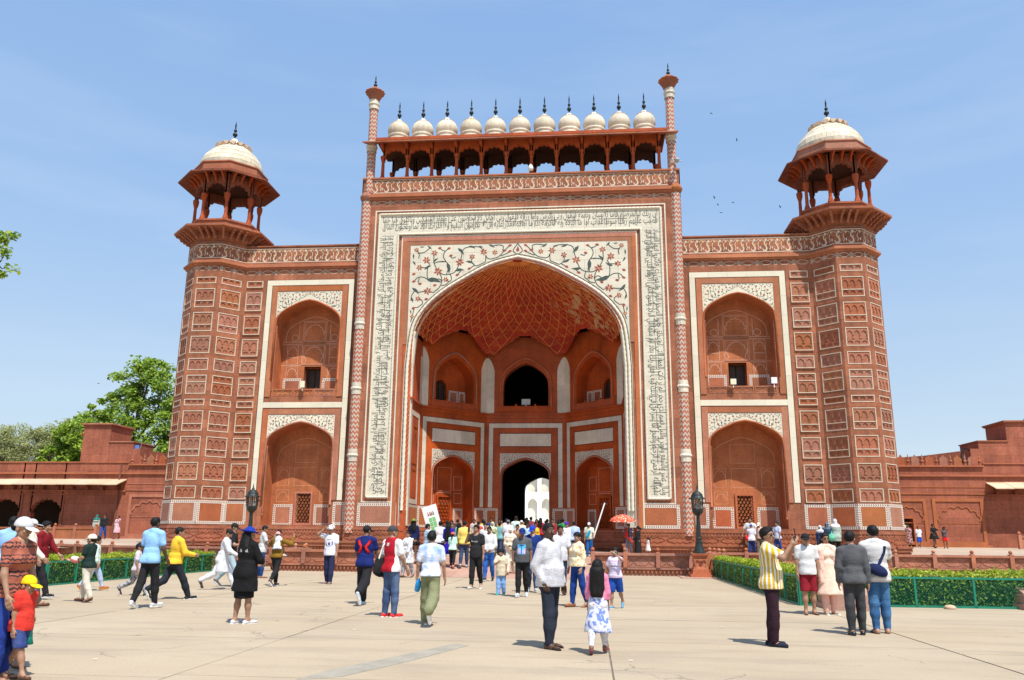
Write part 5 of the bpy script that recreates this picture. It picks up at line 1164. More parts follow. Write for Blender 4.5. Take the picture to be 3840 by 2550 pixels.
# ================================================================ trees
def tree(label, base, H, lobes, leaf, n, size, tr=.35, name='broadleaf_tree', wood=True):
    t = empty(name, base, label=label, cat='tree'); mb = MB(); top = Vector((lobes[0][0]*.3, 0, H*.8))
    trunk = [Vector((0, 0, -.2)), Vector((.1, .05, H*.2)), Vector((-.1, 0, H*.45)), top]; mb.tube([tuple(q) for q in trunk], [tr, tr*.8, tr*.55, tr*.12], 8); mb.build('trunk', 'bark', t)
    mb = MB(); C = []; 
    for lx, ly, lz, r in lobes:
        z0 = min(H*.6, max(H*.18, lz-r*1.6)); s = Vector((0, 0, z0)); e = Vector((lx, ly, lz)); mid = (s+e)/2+Vector((0, 0, -.15*r)); 
        mb.tube([tuple(s), tuple(mid), tuple(e)], [tr*.4, tr*.25, tr*.1], 5)
        k = max(8, int(r*9))
        for i in range(k):
            d = Vector(rng.normal(0, 1, 3)); d.normalize(); c = e+Vector((d.x, d.y, d.z*.85))*r*random.uniform(.45, 1.15); mb.tube([tuple(e), tuple((e+c)/2+Vector((0, 0, -.1))), tuple(c)], [tr*.1, tr*.06, tr*.025], 4); C.append((c, r*random.uniform(.22, .5)))
    mb.build('limb', 'bark', t); Pts = []
    for c, r in C:
        m = max(8, int(n/len(C))); U = rng.normal(0, 1, (m, 3)); U /= np.linalg.norm(U, axis=1)[:, None]; Pts.append(np.array(c)+U*r*(rng.random(m)**.5)[:, None]*np.array((1.15, 1.15, .75)))
    P = np.concatenate(Pts); N = np.tile((0, -.35, .8), (len(P), 1)); V, F = leaves(P, N, size, .6); tag(link('foliage', fast_mesh('foliage', V, F), leaf, t), kind='stuff'); return t
tree('tall large-leaved green tree rising behind the left gallery beside the tower', (-44.9, 40, .5), 19.5, [(.6, 0, 17.2, 2.6), (-2, 1, 15.2, 2.2), (2.6, 0, 14.6, 2.6), (4.2, 0, 12, 2.6), (-5.2, 0, 11.8, 2.3), (-8, 0, 10.6, 1.9), (0, -1, 11.6, 2.6), (3.2, -1, 9.2, 2.6), (-3, -1, 9, 2.5), (-6.5, 0, 8.4, 2.2), (6.5, 0, 10.5, 2.4), (5.5, -1, 8, 2.2), (-8.6, 0, 9.4, 1.6), (-4.5, 1, 13.6, 1.8), (1.2, 0, 18.6, 1.6)], 'tleaf', 30000, .2, .5)
tree('dusty olive feathery tree behind the left gallery, next to the tall tree', (-55.5, 44, .5), 13, [(0, 0, 11.9, 2.4), (-2.5, 0, 10.9, 2.4), (2.5, 0, 11.2, 2.2), (3.6, -1, 9.2, 2.2), (-1, -1, 8.8, 2.6)], 'dleaf', 18000, .12, .3, 'feathery_tree')
tree('round dusty olive tree behind the left gallery roof, second from the tall tree', (-61.5, 45, .5), 12.6, [(0, 0, 11.5, 2.6), (2.8, 0, 10.4, 2.4), (-2.8, 0, 10, 2.4), (0, -1, 8.6, 2.8), (-3, -1, 8, 2.4)], 'dleaf', 18000, .12, .3, 'feathery_tree')
tree('sparse bare-topped olive tree at the far left above the gallery roof', (-67.0, 46, .5), 12, [(.5, 0, 10.4, 2.2), (3.0, 0, 9.0, 2.2), (-2, 0, 8.6, 2.2)], 'dleaf', 9000, .13, .28, 'feathery_tree')
tree('bright green low tree between the stair turret and the olive trees', (-50.5, 42, .5), 8.6, [(0, 0, 7.6, 1.9), (2, 0, 7.2, 1.8), (-1.8, 0, 7.0, 1.6)], 'tleaf', 9000, .18, .25)
tree('green tree just showing at the far right above the stair turret', (52.6, 46, .5), 16.2, [(-1.2, 0, 14.6, 1.6), (0, 0, 12.5, 2.4), (1.5, 0, 14, 2.2)], 'tleaf', 5000, .22, .35)
tree('tree at the left edge with one leafy twig reaching in against the sky', (-20.5, -19.6, 0), 13.2, [(0, 0, 12, 2.0), (2.6, 0, 11.2, 1.1), (4.75, 0, 10.3, .75), (4.6, 0, 11.3, .5), (4.5, 0, 9.5, .6), (2.2, 0, 9, 1.2), (-2, 0, 11, 2)], 'tleaf', 2600, .09, .3)
# ================================================================ inscribed stones, birds
def stone(x, y, label, w=.9):
    t = empty('stone_marker', (x, y, 0), label=label, cat='stone marker'); mb = MB(); mb.box(-w*.62, w*.62, -.2, 1.0, 0, .12); mb.box(-w*.56, w*.56, -.12, .95, .12, .34); mb.build('base_step', 'rampm', t)
    mb = MB(); P = [mb.v(*q) for q in ((-w/2, -.05, .34), (w/2, -.05, .34), (w/2, .9, .34), (-w/2, .9, .34), (-w/2, .08, .40), (w/2, .08, .40), (w/2, .85, .66), (-w/2, .85, .66))]
    for q in ((0, 1, 5, 4), (4, 5, 6, 7), (1, 2, 6, 5), (0, 3, 7, 4), (2, 3, 7, 6)): mb.f([P[k] for k in q])
    mb.build('sloping_block', 'rampm', t)
stone(9.95, -23.2, 'low pink stone marker with a sloping face behind the woman in peach'); stone(14.75, -22.2, 'pink stone marker with sloping top at the right frame edge')
BL = ['highest tiny bird over the right wing of the gatehouse', 'second highest tiny bird over the right wing, nearer the kiosk'] + ['tiny dark bird of the loose cluster left of the right kiosk']*4 + ['single tiny bird just left of the right kiosk balcony', 'tiny dark bird flying left of the tall leafy tree']
for q, (x, y, z, a) in enumerate(((14.53, 20, 36.47, .3), (16.5, 20, 33.97, 1.2), (14.41, 20, 28.87, .9), (14.69, 20, 28.24, 2), (15.9, 20, 28.36, .2), (14.9, 20, 27.5, 0), (19.63, 20, 27.9, .8), (-36.9, 20, 13.7, 0))):
    mb = MB(); mb.prism([(-.2, 0), (-.08, .05), (0, .02), (.08, .06), (.2, .01), (.08, .03), (0, -.02), (-.08, .02)], -.04, .04, 0, True); mb.tube([(0, 0, -.12), (0, .02, .08), (0, .03, .14)], [.015, .04, .015], 5)
    o = mb.build('bird', 'metal', None, (x, y, z), (1.57, a, a)); o.scale = (.7, .7, .7); tag(o, BL[q], 'bird', 'birds in the loose cluster left of the right kiosk' if 2 <= q <= 5 else None)
mb = MB(); mb.box(4.2, 6.0, -2.6, -1.9, tz(-2)+.002, tz(-2)+.05); tag(mb.build('white_board', 'whitep'), 'flat white board lying on the terrace by the plinth', 'board')
# ================================================================ people: bodies grown as one surface from a posed skeleton
from mathutils.bvhtree import BVHTree
def A3(*p): return np.array(p, float)
def cone(a, b, ra, rb): return ('c', A3(*a), A3(*b), ra, rb)
def ell(c, r, Rm=None): return ('e', A3(*c), A3(*r), Rm)
def tubez(z0, z1, r0, r1, c0=(0, 0), c1=(0, 0)): return ('y', z0, z1, A3(*r0), A3(*r1), A3(*c0), A3(*c1))
def fat(p, d):
    if p[0] == 'c': return ('c', p[1], p[2], p[3]+d, p[4]+d)
    if p[0] == 'e': return ('e', p[1], p[2]+d, p[3])
    return ('y', p[1], p[2], p[3]+d, p[4]+d, p[5], p[6])
def bb(p):
    if p[0] == 'c': m = max(p[3], p[4]); return np.minimum(p[1], p[2])-m, np.maximum(p[1], p[2])+m
    if p[0] == 'e': m = max(p[2]) if p[3] is not None else p[2]; return p[1]-m, p[1]+m
    r = np.maximum(p[3], p[4]); lo = np.minimum(p[5], p[6])-r; hi = np.maximum(p[5], p[6])+r
    return A3(lo[0], lo[1], p[1]), A3(hi[0], hi[1], p[2])
def dist(p, X, Y, Z):
    if p[0] == 'c':
        a, b = p[1], p[2]; ba = b-a; L = ba@ba+1e-12
        h = np.clip(((X-a[0])*ba[0]+(Y-a[1])*ba[1]+(Z-a[2])*ba[2])/L, 0, 1)
        return np.sqrt((X-a[0]-h*ba[0])**2+(Y-a[1]-h*ba[1])**2+(Z-a[2]-h*ba[2])**2)-(p[3]+(p[4]-p[3])*h)
    if p[0] == 'e':
        x, y, z = X-p[1][0], Y-p[1][1], Z-p[1][2]
        if p[3] is not None: Rm = p[3]; x, y, z = Rm[0, 0]*x+Rm[1, 0]*y+Rm[2, 0]*z, Rm[0, 1]*x+Rm[1, 1]*y+Rm[2, 1]*z, Rm[0, 2]*x+Rm[1, 2]*y+Rm[2, 2]*z
        r = p[2]; k0 = np.sqrt((x/r[0])**2+(y/r[1])**2+(z/r[2])**2); k1 = np.sqrt((x/r[0]**2)**2+(y/r[1]**2)**2+(z/r[2]**2)**2)+1e-9
        return k0*(k0-1)/k1
    t = np.clip((Z-p[1])/(p[2]-p[1]), 0, 1); rx = p[3][0]+(p[4][0]-p[3][0])*t; ry = p[3][1]+(p[4][1]-p[3][1])*t
    x = X-(p[5][0]+(p[6][0]-p[5][0])*t); y = Y-(p[5][1]+(p[6][1]-p[5][1])*t)
    d = (np.sqrt((x/rx)**2+(y/ry)**2)-1)*np.minimum(rx, ry); return np.maximum(d, np.maximum(p[1]-Z, Z-p[2]))
def grow(prims, vox, k=.03, cuts=(), fold=0., seed=0):
    """smooth union of the primitives, meshed with surface nets"""
    B = [bb(p) for p in prims]; lo = np.min([b[0] for b in B], 0)-2.5*vox-k*.5; hi = np.max([b[1] for b in B], 0)+2.5*vox+k*.5
    n = np.ceil((hi-lo)/vox).astype(int)+1; ax = [lo[i]+np.arange(n[i])*vox for i in range(3)]; Fd = np.full(n, 1., np.float32)
    for p, (a, b) in zip(prims, B):
        s = [slice(max(0, int((a[i]-k*1.5-.02-lo[i])/vox)), min(n[i], int((b[i]+k*1.5+.02-lo[i])/vox)+2)) for i in range(3)]
        X, Y, Z = np.meshgrid(ax[0][s[0]], ax[1][s[1]], ax[2][s[2]], indexing='ij', sparse=True); d = dist(p, X, Y, Z); o = Fd[tuple(s)]
        h = np.clip(.5+.5*(o-d)/k, 0, 1); Fd[tuple(s)] = o*(1-h)+d*h-k*h*(1-h)
    X, Y, Z = np.meshgrid(*ax, indexing='ij', sparse=True)
    if fold:
        r = np.random.default_rng(seed); w = 0
        for f in (14, 22, 34, 50): 
            q = r.normal(0, 1, 3)*f*A3(1, 1, .75); w = w+np.sin(q[0]*X+q[1]*Y+q[2]*Z+2*np.sin(9*Z+r.random()*6)+r.random()*6)/f*14
        Fd = Fd+(fold*w).astype(np.float32)
    for c in cuts: Fd = np.maximum(Fd, c(X, Y, Z))
    Fd[0] = Fd[-1] = 1; Fd[:, 0] = Fd[:, -1] = 1; Fd[:, :, 0] = Fd[:, :, -1] = 1
    return nets(Fd.astype(np.float32), lo, vox)
def nets(Fd, lo, vox):
    S = Fd < 0; n = np.array(Fd.shape); m = n-1; cell = lambda I: (I[:, 0]*m[1]+I[:, 1])*m[2]+I[:, 2]
    acc = []; cid = []; Q = []
    for axs in range(3):
        sl0 = [slice(None)]*3; sl1 = [slice(None)]*3; sl0[axs] = slice(0, -1); sl1[axs] = slice(1, None)
        I = np.argwhere(S[tuple(sl0)] != S[tuple(sl1)]); 
        if not len(I): continue
        J = I.copy(); J[:, axs] += 1; a = Fd[tuple(I.T)]; b = Fd[tuple(J.T)]; pos = I.astype(np.float64); pos[:, axs] += a/(a-b)
        u, v = (axs+1) % 3, (axs+2) % 3; cs = []
        for du, dv in ((1, 1), (0, 1), (0, 0), (1, 0)):
            c = I.copy(); c[:, u] -= du; c[:, v] -= dv; q = cell(c); cs.append(q); acc.append(pos); cid.append(q)
        q = np.stack(cs, 1); fl = ~S[tuple(I.T)]; q[fl] = q[fl][:, ::-1]; Q.append(q)
    if not acc: return np.zeros((0, 3)), np.zeros((0, 4), np.int32)
    acc = np.concatenate(acc); cid = np.concatenate(cid); uq, inv = np.unique(cid, return_inverse=True); inv = inv.ravel()
    V = np.stack([np.bincount(inv, acc[:, i]) for i in range(3)], 1)/np.bincount(inv)[:, None]
    F = np.searchsorted(uq, np.concatenate(Q)).astype(np.int32); return lo+V*vox, F
def rotx(a): c, s = math.cos(a), math.sin(a); return np.array(((1, 0, 0), (0, c, -s), (0, s, c)))
def rotz(a): c, s = math.cos(a), math.sin(a); return np.array(((c, -s, 0), (s, c, 0), (0, 0, 1)))
_cm = {}
def cloth(c, pat=None, c2=(.8, .8, .8), sc=1., rough=.85):
    key = (c, pat, c2, sc)
    if key in _cm: return _cm[key]
    m, t, b = nodes('cloth_'+(pat or 'plain')); g = NB(t); P = g.pos(); sp = g.n('SeparateXYZ'); g.l(P, sp.inputs[0]); x, y, z = sp.outputs
    base = g.mix(g.ramp(g.noise(P, 6, 3), [(.35, 0.), (.65, 1.)]), mul(c, .88), mul(c, 1.08)); st = None
    def wav(s, f, th): return g.math('GREATER_THAN', g.math('SINE', g.math('MULTIPLY', s, f)), th)
    if pat == 'vstripe': an = g.math('ARCTAN2', x, y); st = g.math('MAXIMUM', wav(an, 20*sc, .5), g.math('MULTIPLY', wav(an, 20*sc, .05), g.math('LESS_THAN', g.math('SINE', g.math('MULTIPLY', an, 20*sc)), .28)))
    elif pat == 'hstripe': st = wav(z, 60*sc, .3)
    elif pat == 'bands': st = g.ramp(g.math('FRACT', g.math('MULTIPLY', z, 8*sc)), [(0, 0.), (.3, .8), (.55, .3), (.7, .0), (.85, .5)])
    elif pat == 'plaid': st = g.math('MULTIPLY', g.math('ADD', wav(z, 110*sc, .2), wav(g.math('ADD', x, y), 110*sc, .2)), .5)
    elif pat == 'spots':
        v = g.n('TexVoronoi', i_Scale=13*sc); g.l(P, v.inputs['Vector']); st = g.ramp(v.outputs['Distance'], [(.30, 1.), (.36, 0.)])
    elif pat == 'dots':
        v = g.n('TexVoronoi', i_Scale=30*sc, i_Randomness=.6); g.l(P, v.inputs['Vector']); st = g.ramp(v.outputs['Distance'], [(.13, 1.), (.18, 0.)])
    elif pat == 'blotch': st = g.ramp(g.noise(P, 7*sc, 3), [(.5, 0.), (.56, 1.)])
    elif pat == 'dye': st = g.ramp(g.noise(g.pos((1, 1, .6)), 7*sc, 2), [(.45, 0.), (.65, 1.)])
    elif pat == 'denim': st = g.math('MULTIPLY', g.ramp(g.noise(P, 3.5, 3), [(.4, 0.), (.7, 1.)]), .6)
    elif pat == 'jersey': st = g.math('GREATER_THAN', g.math('ABSOLUTE', x), .155)
    elif pat == 'woven':
        zz = g.math('FRACT', g.math('MULTIPLY', z, 11)); tr = g.math('PINGPONG', g.math('MULTIPLY', g.math('ADD', x, y), 26), .5); st = g.math('MULTIPLY', g.math('GREATER_THAN', g.math('FRACT', g.math('ADD', g.math('MULTIPLY', zz, 2.), tr)), .55), g.math('GREATER_THAN', g.math('SINE', g.math('MULTIPLY', z, 40)), -.5))
    col = g.mix(st, base, c2) if st is not None else base
    g.l(col, b.inputs['Base Color']); b.inputs['Roughness'].default_value = rough; b.inputs['Specular IOR Level'].default_value = .2
    wr = g.n('TexNoise', i_Scale=3.6, i_Detail=1.5, i_Distortion=.9); g.l(g.pos((1.5, 1.5, .75)), wr.inputs['Vector']); wr2 = g.n('TexNoise', i_Scale=7.5, i_Detail=1., i_Distortion=1.); g.l(g.pos((.6, .6, 1.7)), wr2.inputs['Vector'])
    rdg = lambda q: g.math('ABSOLUTE', g.math('SUBTRACT', q, .5))
    bp = g.n('Bump', i_Strength=.5, i_Distance=.045); g.l(g.math('ADD', rdg(wr.outputs['Fac']), g.math('MULTIPLY', rdg(wr2.outputs['Fac']), .45)), bp.inputs['Height']); g.l(bp.outputs[0], b.inputs['Normal'])
    _cm[key] = m; return m
_sk = {}
def skin(c):
    if c not in _sk: _sk[c] = mat('skin', c, .5, .08, 9, .1, 60, spec=.35)
    return _sk[c]
HAIR = mat('black_hair', (.007, .006, .0055), .6, .4, 30, .4, 90, spec=.22); GREY_H = mat('grey_beard', (.42, .40, .38), .7, .2, 30)
M['blackpl'] = mat('black_plastic', (.012, .012, .014), .25, .1, 5, spec=.5); M['lip'] = mat('lips', (.22, .07, .055), .5); M['eyew'] = mat('eye_white', (.7, .68, .64), .3); M['gold2'] = mat('gold_metal', (.7, .5, .15), .3, .1, 5, metal=.8)
SK1, SK2, SK3, SK4 = (.20, .10, .06), (.33, .18, .112), (.42, .25, .16), (.095, .048, .03)
STAND = (3, 4, -3, 2); WALK = (24, 6, -18, 22); WALKL = (-18, 22, 24, 6); STEP = (12, 4, -10, 14); STEPL = (-10, 14, 12, 4); STRIDE = (30, 8, -26, 38); STRIDEL = (-26, 38, 30, 8)
HANG = (4, 7, 12, 4); SWF = (26, 6, 44, 2); SWB = (-26, 7, -10, 4); PHONE = (28, 8, 115, -14); UP = (150, 12, 165, -40); CROSS = (14, 10, 78, -50); HIPS = (-12, 18, 28, 2)
def person(pid, label, face, top=None, bottom=None, shoes=None, hair='short', cap=None, legs=STAND, armR=HANG, armL=HANG, sk=SK1, child=0., fem=False, fatk=0., lean=0., headyaw=0., headp=4., glasses=False, mous=False, beard=None, scarf=None, vox=None, extras=(), rise=0., group=None):
    px, py, pz, H = PP[pid]; pz += rise
    D = math.hypot(px-3.9, py+43.9); vox = vox or (.017 if D < 17 else .021 if D < 24 else .027 if D < 34 else .034); fine = .0075 if D < 20 else .0095 if D < 30 else .013; near = D < 32
    a = R(face); f = (math.sin(a), -math.cos(a)); r = (f[1], -f[0]); rz = math.atan2(r[1], r[0])
    hs = H/1.74*(1+child*.38); shw = H*(.104 if not fem else .093)*(1-child*.12); bw = 1+fatk*.3
    hip, knee_l, shin_l, ank = H*.505*(1-child*.05), H*.235, H*.232, H*.04
    hw = H*(.05 if not fem else .054)
    # legs
    J = {}; feet = []
    for sd, th, kb in ((1, legs[0], legs[1]), (-1, legs[2], legs[3])):
        t, s = R(th), R(th-kb); h = A3(sd*hw, 0, hip); k = h+A3(sd*.012, math.sin(t), -math.cos(t))*knee_l*(1-child*.04); an = k+A3(sd*.006, math.sin(s), -math.cos(s))*shin_l*(1-child*.04)
        p = R(min(8, max(-65, (th-kb)*1.1 if (th-kb) < -18 else max(0, (th-kb-14)*.5)))); fl = H*.10*(1+child*.1); to = R(9)*sd
        d = A3(math.sin(to)*math.cos(p), math.cos(to)*math.cos(p), math.sin(p)); heel = an-d*H*.028-A3(0, 0, H*.026); toe = an+d*fl-A3(0, 0, H*.026)+A3(0, 0, -.002)
        J[sd] = (h, k, an, heel, toe, d); feet.append(min(heel[2], toe[2])-.024*H/1.74)
    dz = -min(feet)-.0; 
    for sd in J: J[sd] = tuple((q+A3(0, 0, dz) if i < 5 else q) for i, q in enumerate(J[sd]))
    pel = A3(0, 0, hip+H*.03+dz); Lm = rotx(-R(lean)); up = lambda q: pel+Lm@(A3(*q)-pel); z0 = dz+H*(.505*(1-child*.05)-.505)
    Z = lambda q: q*H+z0
    chest = ell(up((0, -.004*H, Z(.735))), A3(.098*(bw if not fem else bw*.92), .066*(1+fatk*.25), .125)*H, Lm); belly = ell(up((0, fatk*.022*H, Z(.615))), A3(.088*bw*(1 if not fem else .92), .062*(1+fatk*.75), .10)*H, Lm)
    pelv = ell((0, -.006*H, Z(.535)), A3(.094*bw*(1.04 if fem else 1), .070*(1+fatk*.3), .07)*H); bust = [ell(up((sd*.045*H, .048*H, Z(.735))), A3(.045, .036, .042)*H, Lm) for sd in (1, -1)] if fem and child < .5 else []
    glut = [ell((sd*.045*H, -.035*H, Z(.51)), A3(.052, .05, .055)*H) for sd in (1, -1)]
    neckb = up((0, -.008*H, Z(.835))); torso = [chest, belly, pelv] + bust
    traps = [cone(up((0, -.012*H, Z(.845))), up((sd*shw*.95, -.005*H, Z(.81))), .036*H, .034*H) for sd in (1, -1)]
    # arms
    arms = {}; hands = []
    for sd, (sf, sa, ef, ea) in ((1, armR), (-1, armL)):
        dr = lambda fa, ab: A3(sd*math.sin(R(ab)), math.sin(R(fa))*math.cos(R(ab)), -math.cos(R(fa))*math.cos(R(ab)))
        s = up((sd*shw, -.004*H, Z(.805))); e = s+dr(sf, sa)*H*.165; w = e+dr(ef, ea)*H*.14; arms[sd] = (s, e, w, dr(ef, ea))
    ar = 1 if not fem else .88
    armp = lambda sd, i0=0: [cone(arms[sd][0], arms[sd][1], .031*H*ar, .024*H*ar), cone(arms[sd][1], arms[sd][2], .024*H*ar, .0165*H*ar)]
    legp = lambda sd: [cone(J[sd][0], J[sd][1], .050*H*(1+fatk*.2), .033*H), cone(J[sd][1], J[sd][1]+(J[sd][2]-J[sd][1])*.4, .032*H, .034*H), cone(J[sd][1]+(J[sd][2]-J[sd][1])*.35, J[sd][2], .033*H, .020*H)]
    footp = lambda sd: [cone(J[sd][3], J[sd][4], .019*H, .016*H), cone(J[sd][2], J[sd][3], .021*H, .019*H), cone(J[sd][2], (J[sd][3]+J[sd][4])/2, .02*H, .018*H)]
    # head
    Hm = Lm@rotz(-R(headyaw))@rotx(-R(headp)); hc = neckb+Lm@A3(0, .006*H, H*.165-.122*hs*1.0 if child < .3 else H*.165-.122*hs)
    hp = lambda q: hc+Hm@(A3(*q)*hs); he = lambda c, q: ell(hp(c), A3(*q)*hs, Hm)
    cran = ((0, -.012, .03), (.076, .097, .092))
    head = [he(*cran), he((0, .020, -.045), (.057, .066, .073)), he((0, .056, -.088), (.026, .024, .02)), cone(hp((0, .088, .008)), hp((0, .108, -.026)), .009*hs, .0145*hs), he((.078, -.006, -.012), (.013, .022, .032)), he((-.078, -.006, -.012), (.013, .022, .032)), he((0, .072, -.055), (.026, .022, .016)), he((.03, .07, -.02), (.024, .02, .018)), he((-.03, .07, -.02), (.024, .02, .018))]
    neck = [cone(hp((0, -.018, -.05)), neckb-Lm@A3(0, 0, .02*H), .05*hs*(1 if not fem else .85), .034*H)]
    body = torso + traps + glut + sum([armp(s)+legp(s)+footp(s) for s in (1, -1)], []) + neck
    parts = [grow(body, vox*1.15, .035*H/1.74), grow(head+neck, fine, .012*hs)]
    hl = H*.1*(1+child*.1)
    for sd in (1, -1):                                # hands: palm, four fingers, thumb
        s, e, w, d = arms[sd]; inn = A3(-sd, 0, 0)-d*(-sd*d[0]); n = np.linalg.norm(inn); inn = inn/n if n > .3 else A3(0, 0, -1); t = np.cross(d, inn)*sd; t = t if t[1] >= 0 or abs(d[1]) > .6 else -t
        if abs(d[2]) < .75 and t[2] < 0: t = -t
        bend = .9 if abs(d[2]) < .6 else .35
        P = [cone(w, w+d*hl*.2, .016*H*ar, .017*H*ar)]
        for i in range(4): o = t*(1.5-i)*hl*.115; P.append(cone(w+d*hl*.12+o*.7, w+d*hl*.5+o, hl*.085, hl*.075))
        for i in range(4):
            o = t*(1.5-i)*hl*.118; L = hl*(.25, .29, .27, .2)[i]; k0 = w+d*hl*.5+o; d1 = d*math.cos(bend*.6)+inn*math.sin(bend*.6); d2 = d*math.cos(bend*1.6)+inn*math.sin(bend*1.6)
            P += [cone(k0, k0+d1*L*.9, hl*.062, hl*.055), cone(k0+d1*L*.9, k0+d1*L*.9+d2*L*.75, hl*.055, hl*.045)]
        b0 = w+d*hl*.16+t*hl*.14; b1 = b0+(d*.75+t*.55+inn*.25)*hl*.24; P += [cone(b0, b1, hl*.075, hl*.06), cone(b1, b1+(d*.9+t*.1+inn*.4)*hl*.18, hl*.058, hl*.048)]
        parts.append(grow(P, max(.006*H/1.74, fine*.8), .006)); hands.append(w+d*hl*.5)
    V = np.concatenate([q[0] for q in parts]); off = np.cumsum([0]+[len(q[0]) for q in parts]); F = np.concatenate([q[1]+o for q, o in zip(parts, off)])
    o = link('person', fast_mesh('person', V, F, smooth=True), skin(sk), None, (px, py, pz), (0, 0, rz)); tag(o, label, 'person', group)
    seed = sum(map(ord, pid))
    def add(name, prims, m, k=.03, v=vox, cuts=(), fold=0., mats=None):
        VV, FF = grow(prims, v, k, cuts, fold, seed)
        if len(VV):
            q = link(name, fast_mesh(name, VV, FF, smooth=True), mats or m, o)
            if cuts: q.data.set_sharp_from_angle(angle=R(50))
            return q
    out = {'obj': o, 'bvh': None, 'H': H, 'arms': arms, 'Z': Z, 'hp': hp, 'hs': hs}
    hiz = lambda h: (lambda X, Y, ZZ: h-ZZ); loz = lambda h: (lambda X, Y, ZZ: ZZ-h)
    ck = .03*H/1.74
    # bottom garment
    for bottom in (bottom if isinstance(bottom, list) else [bottom] if bottom else []):
        kind, m = bottom[0], bottom[1]; bo = bottom[2] if len(bottom) > 2 else .0
        if kind in ('trousers', 'jeans', 'shorts', 'baggy', 'leggings'):
            e = {'trousers': .016, 'jeans': .012, 'shorts': .026, 'baggy': .042, 'leggings': .007}[kind]; wz = Z(.585); P = [fat(pelv, .012)] + [fat(q, .010) for q in glut]
            for sd in (1, -1):
                h, k, an = J[sd][:3]; ke = k+(an-k)*.06
                if kind == 'shorts': kk = h+(k-h)*(.86+bo); P += [cone(h, kk, .052*H+.012, .044*H+e)]
                else:
                    lo_ = an+(k-an)*(bo if bo else .0); P += [cone(h, k, .051*H+.012, .036*H+e+.006), cone(k, k+(lo_-k)*.45, .036*H+e+.006, .036*H+e+.003), cone(k+(lo_-k)*.4, lo_, .035*H+e+.002, .024*H+e*(1.25 if kind != 'leggings' else .6))]
            cuts = [loz(wz)]
            if kind == 'shorts': cuts.append(hiz(min(J[1][1][2], J[-1][1][2])+.02*H-bo*.4))
            add('trousers' if kind in ('trousers', 'baggy') else kind, P, m, ck*.9, vox, cuts, .0024 if kind != 'leggings' else .001)
        elif kind == 'skirt':
            ze = Z(bo or .2); fl = bottom[3] if len(bottom) > 3 else .14
            add('skirt', [tubez(ze, Z(.6), (fl*H, fl*.85*H), (.098*H, .084*H))], m, .02, vox, (), .005)
    # top garment
    if top:
        kind, m = top[0], top[1]; sl = top[2]; hem = top[3]; lo_ = top[4] if len(top) > 4 else .012
        P = [fat(q, lo_) for q in torso[:2]+bust] + [fat(q, .010) for q in traps]; 
        for sd in (1, -1):
            s, e, w = arms[sd][:3]; sv = min(sl, 1)*(.68 if sl <= 1 else 1); se = s+(e-s)*sv; ex = lo_*.5+.008
            P.append(cone(s, se, .033*H*ar+ex, (.026*H*ar+ex*1.5) if sl > .2 else .03*H))
            if sl > 1: P.append(cone(e, e+(w-e)*(sl-1), .026*H*ar+ex, .019*H*ar+ex*1.1))
        hx = .100*H*bw*(1.02 if fem else 1)+lo_*1.1; hy = .074*H*(1+fatk*.5)+lo_*1.1; fl = top[5] if len(top) > 5 else 1.
        P.append(tubez(Z(hem)-.02, Z(.64), (hx*fl, hy*fl), (.09*H*bw+lo_, .064*H*(1+fatk*.7)+lo_), (0, fatk*.008*H), (0, fatk*.02*H)))
        if hem < .56 and not kind == 'dress': P += [fat(q, lo_+.016) for q in glut] + [fat(pelv, lo_+.012)]
        nz = neckb[2]; cy = neckb[1]; R2 = lambda X, Y, ZZ: .036*H+.008-np.sqrt((X-neckb[0])**2+(Y-cy-.01*H)**2+((ZZ-nz-.012*H)*.75)**2)
        t = add(kind, P, m, ck, vox, [hiz(Z(hem)), R2], .0026)
        me = t.data; out['bvh'] = BVHTree.FromPolygons([v.co[:] for v in me.vertices], [p.vertices[:] for p in me.polygons]); out['top'] = t
        if kind in ('shirt', 'polo_shirt') and near:
            add('collar', [cone(neckb+Lm@A3(sd*.036*H, y*H, .008*H), neckb+Lm@A3(sd*.012*H, (y+.03)*H if y > 0 else (y-.02)*H, .004*H), .012*H, .010*H) for sd in (1, -1) for y in (.008, -.02)], m, .012, .010)
    if scarf:
        kind, m = scarf
        if kind == 'hijab':
            fc = hp((0, .135, -.03)); add('headscarf', [he((0, -.012, .03), (.094, .112, .108)), he((0, -.005, -.05), (.088, .092, .1)), cone(hp((0, -.01, -.09)), up((0, 0, Z(.8))), .082*hs, .092*H), cone(up((-.06*H, 0, Z(.8))), up((.06*H, 0, Z(.8))), .07*H, .07*H)], m, .05, min(vox, .02), [lambda X, Y, ZZ: .068*hs-np.sqrt((X-fc[0])**2+((Y-fc[1])*.75)**2+((ZZ-fc[2])*.8)**2)], .002)
        else:
            add('shawl', [cone(up((sd*.03*H, .03*H, Z(.84))), up((sd*.085*H, .05*H, Z(.76))), .028*H, .03*H) for sd in (1, -1)] + [cone(up((sd*.085*H, .05*H, Z(.78))), (sd*.10*H, .06*H, Z(.40)), .034*H, .045*H) for sd in (1, -1)] + [cone(up((-.1*H, -.03*H, Z(.82))), up((.1*H, -.03*H, Z(.82))), .034*H, .034*H)], m, .06, vox, (), .006)
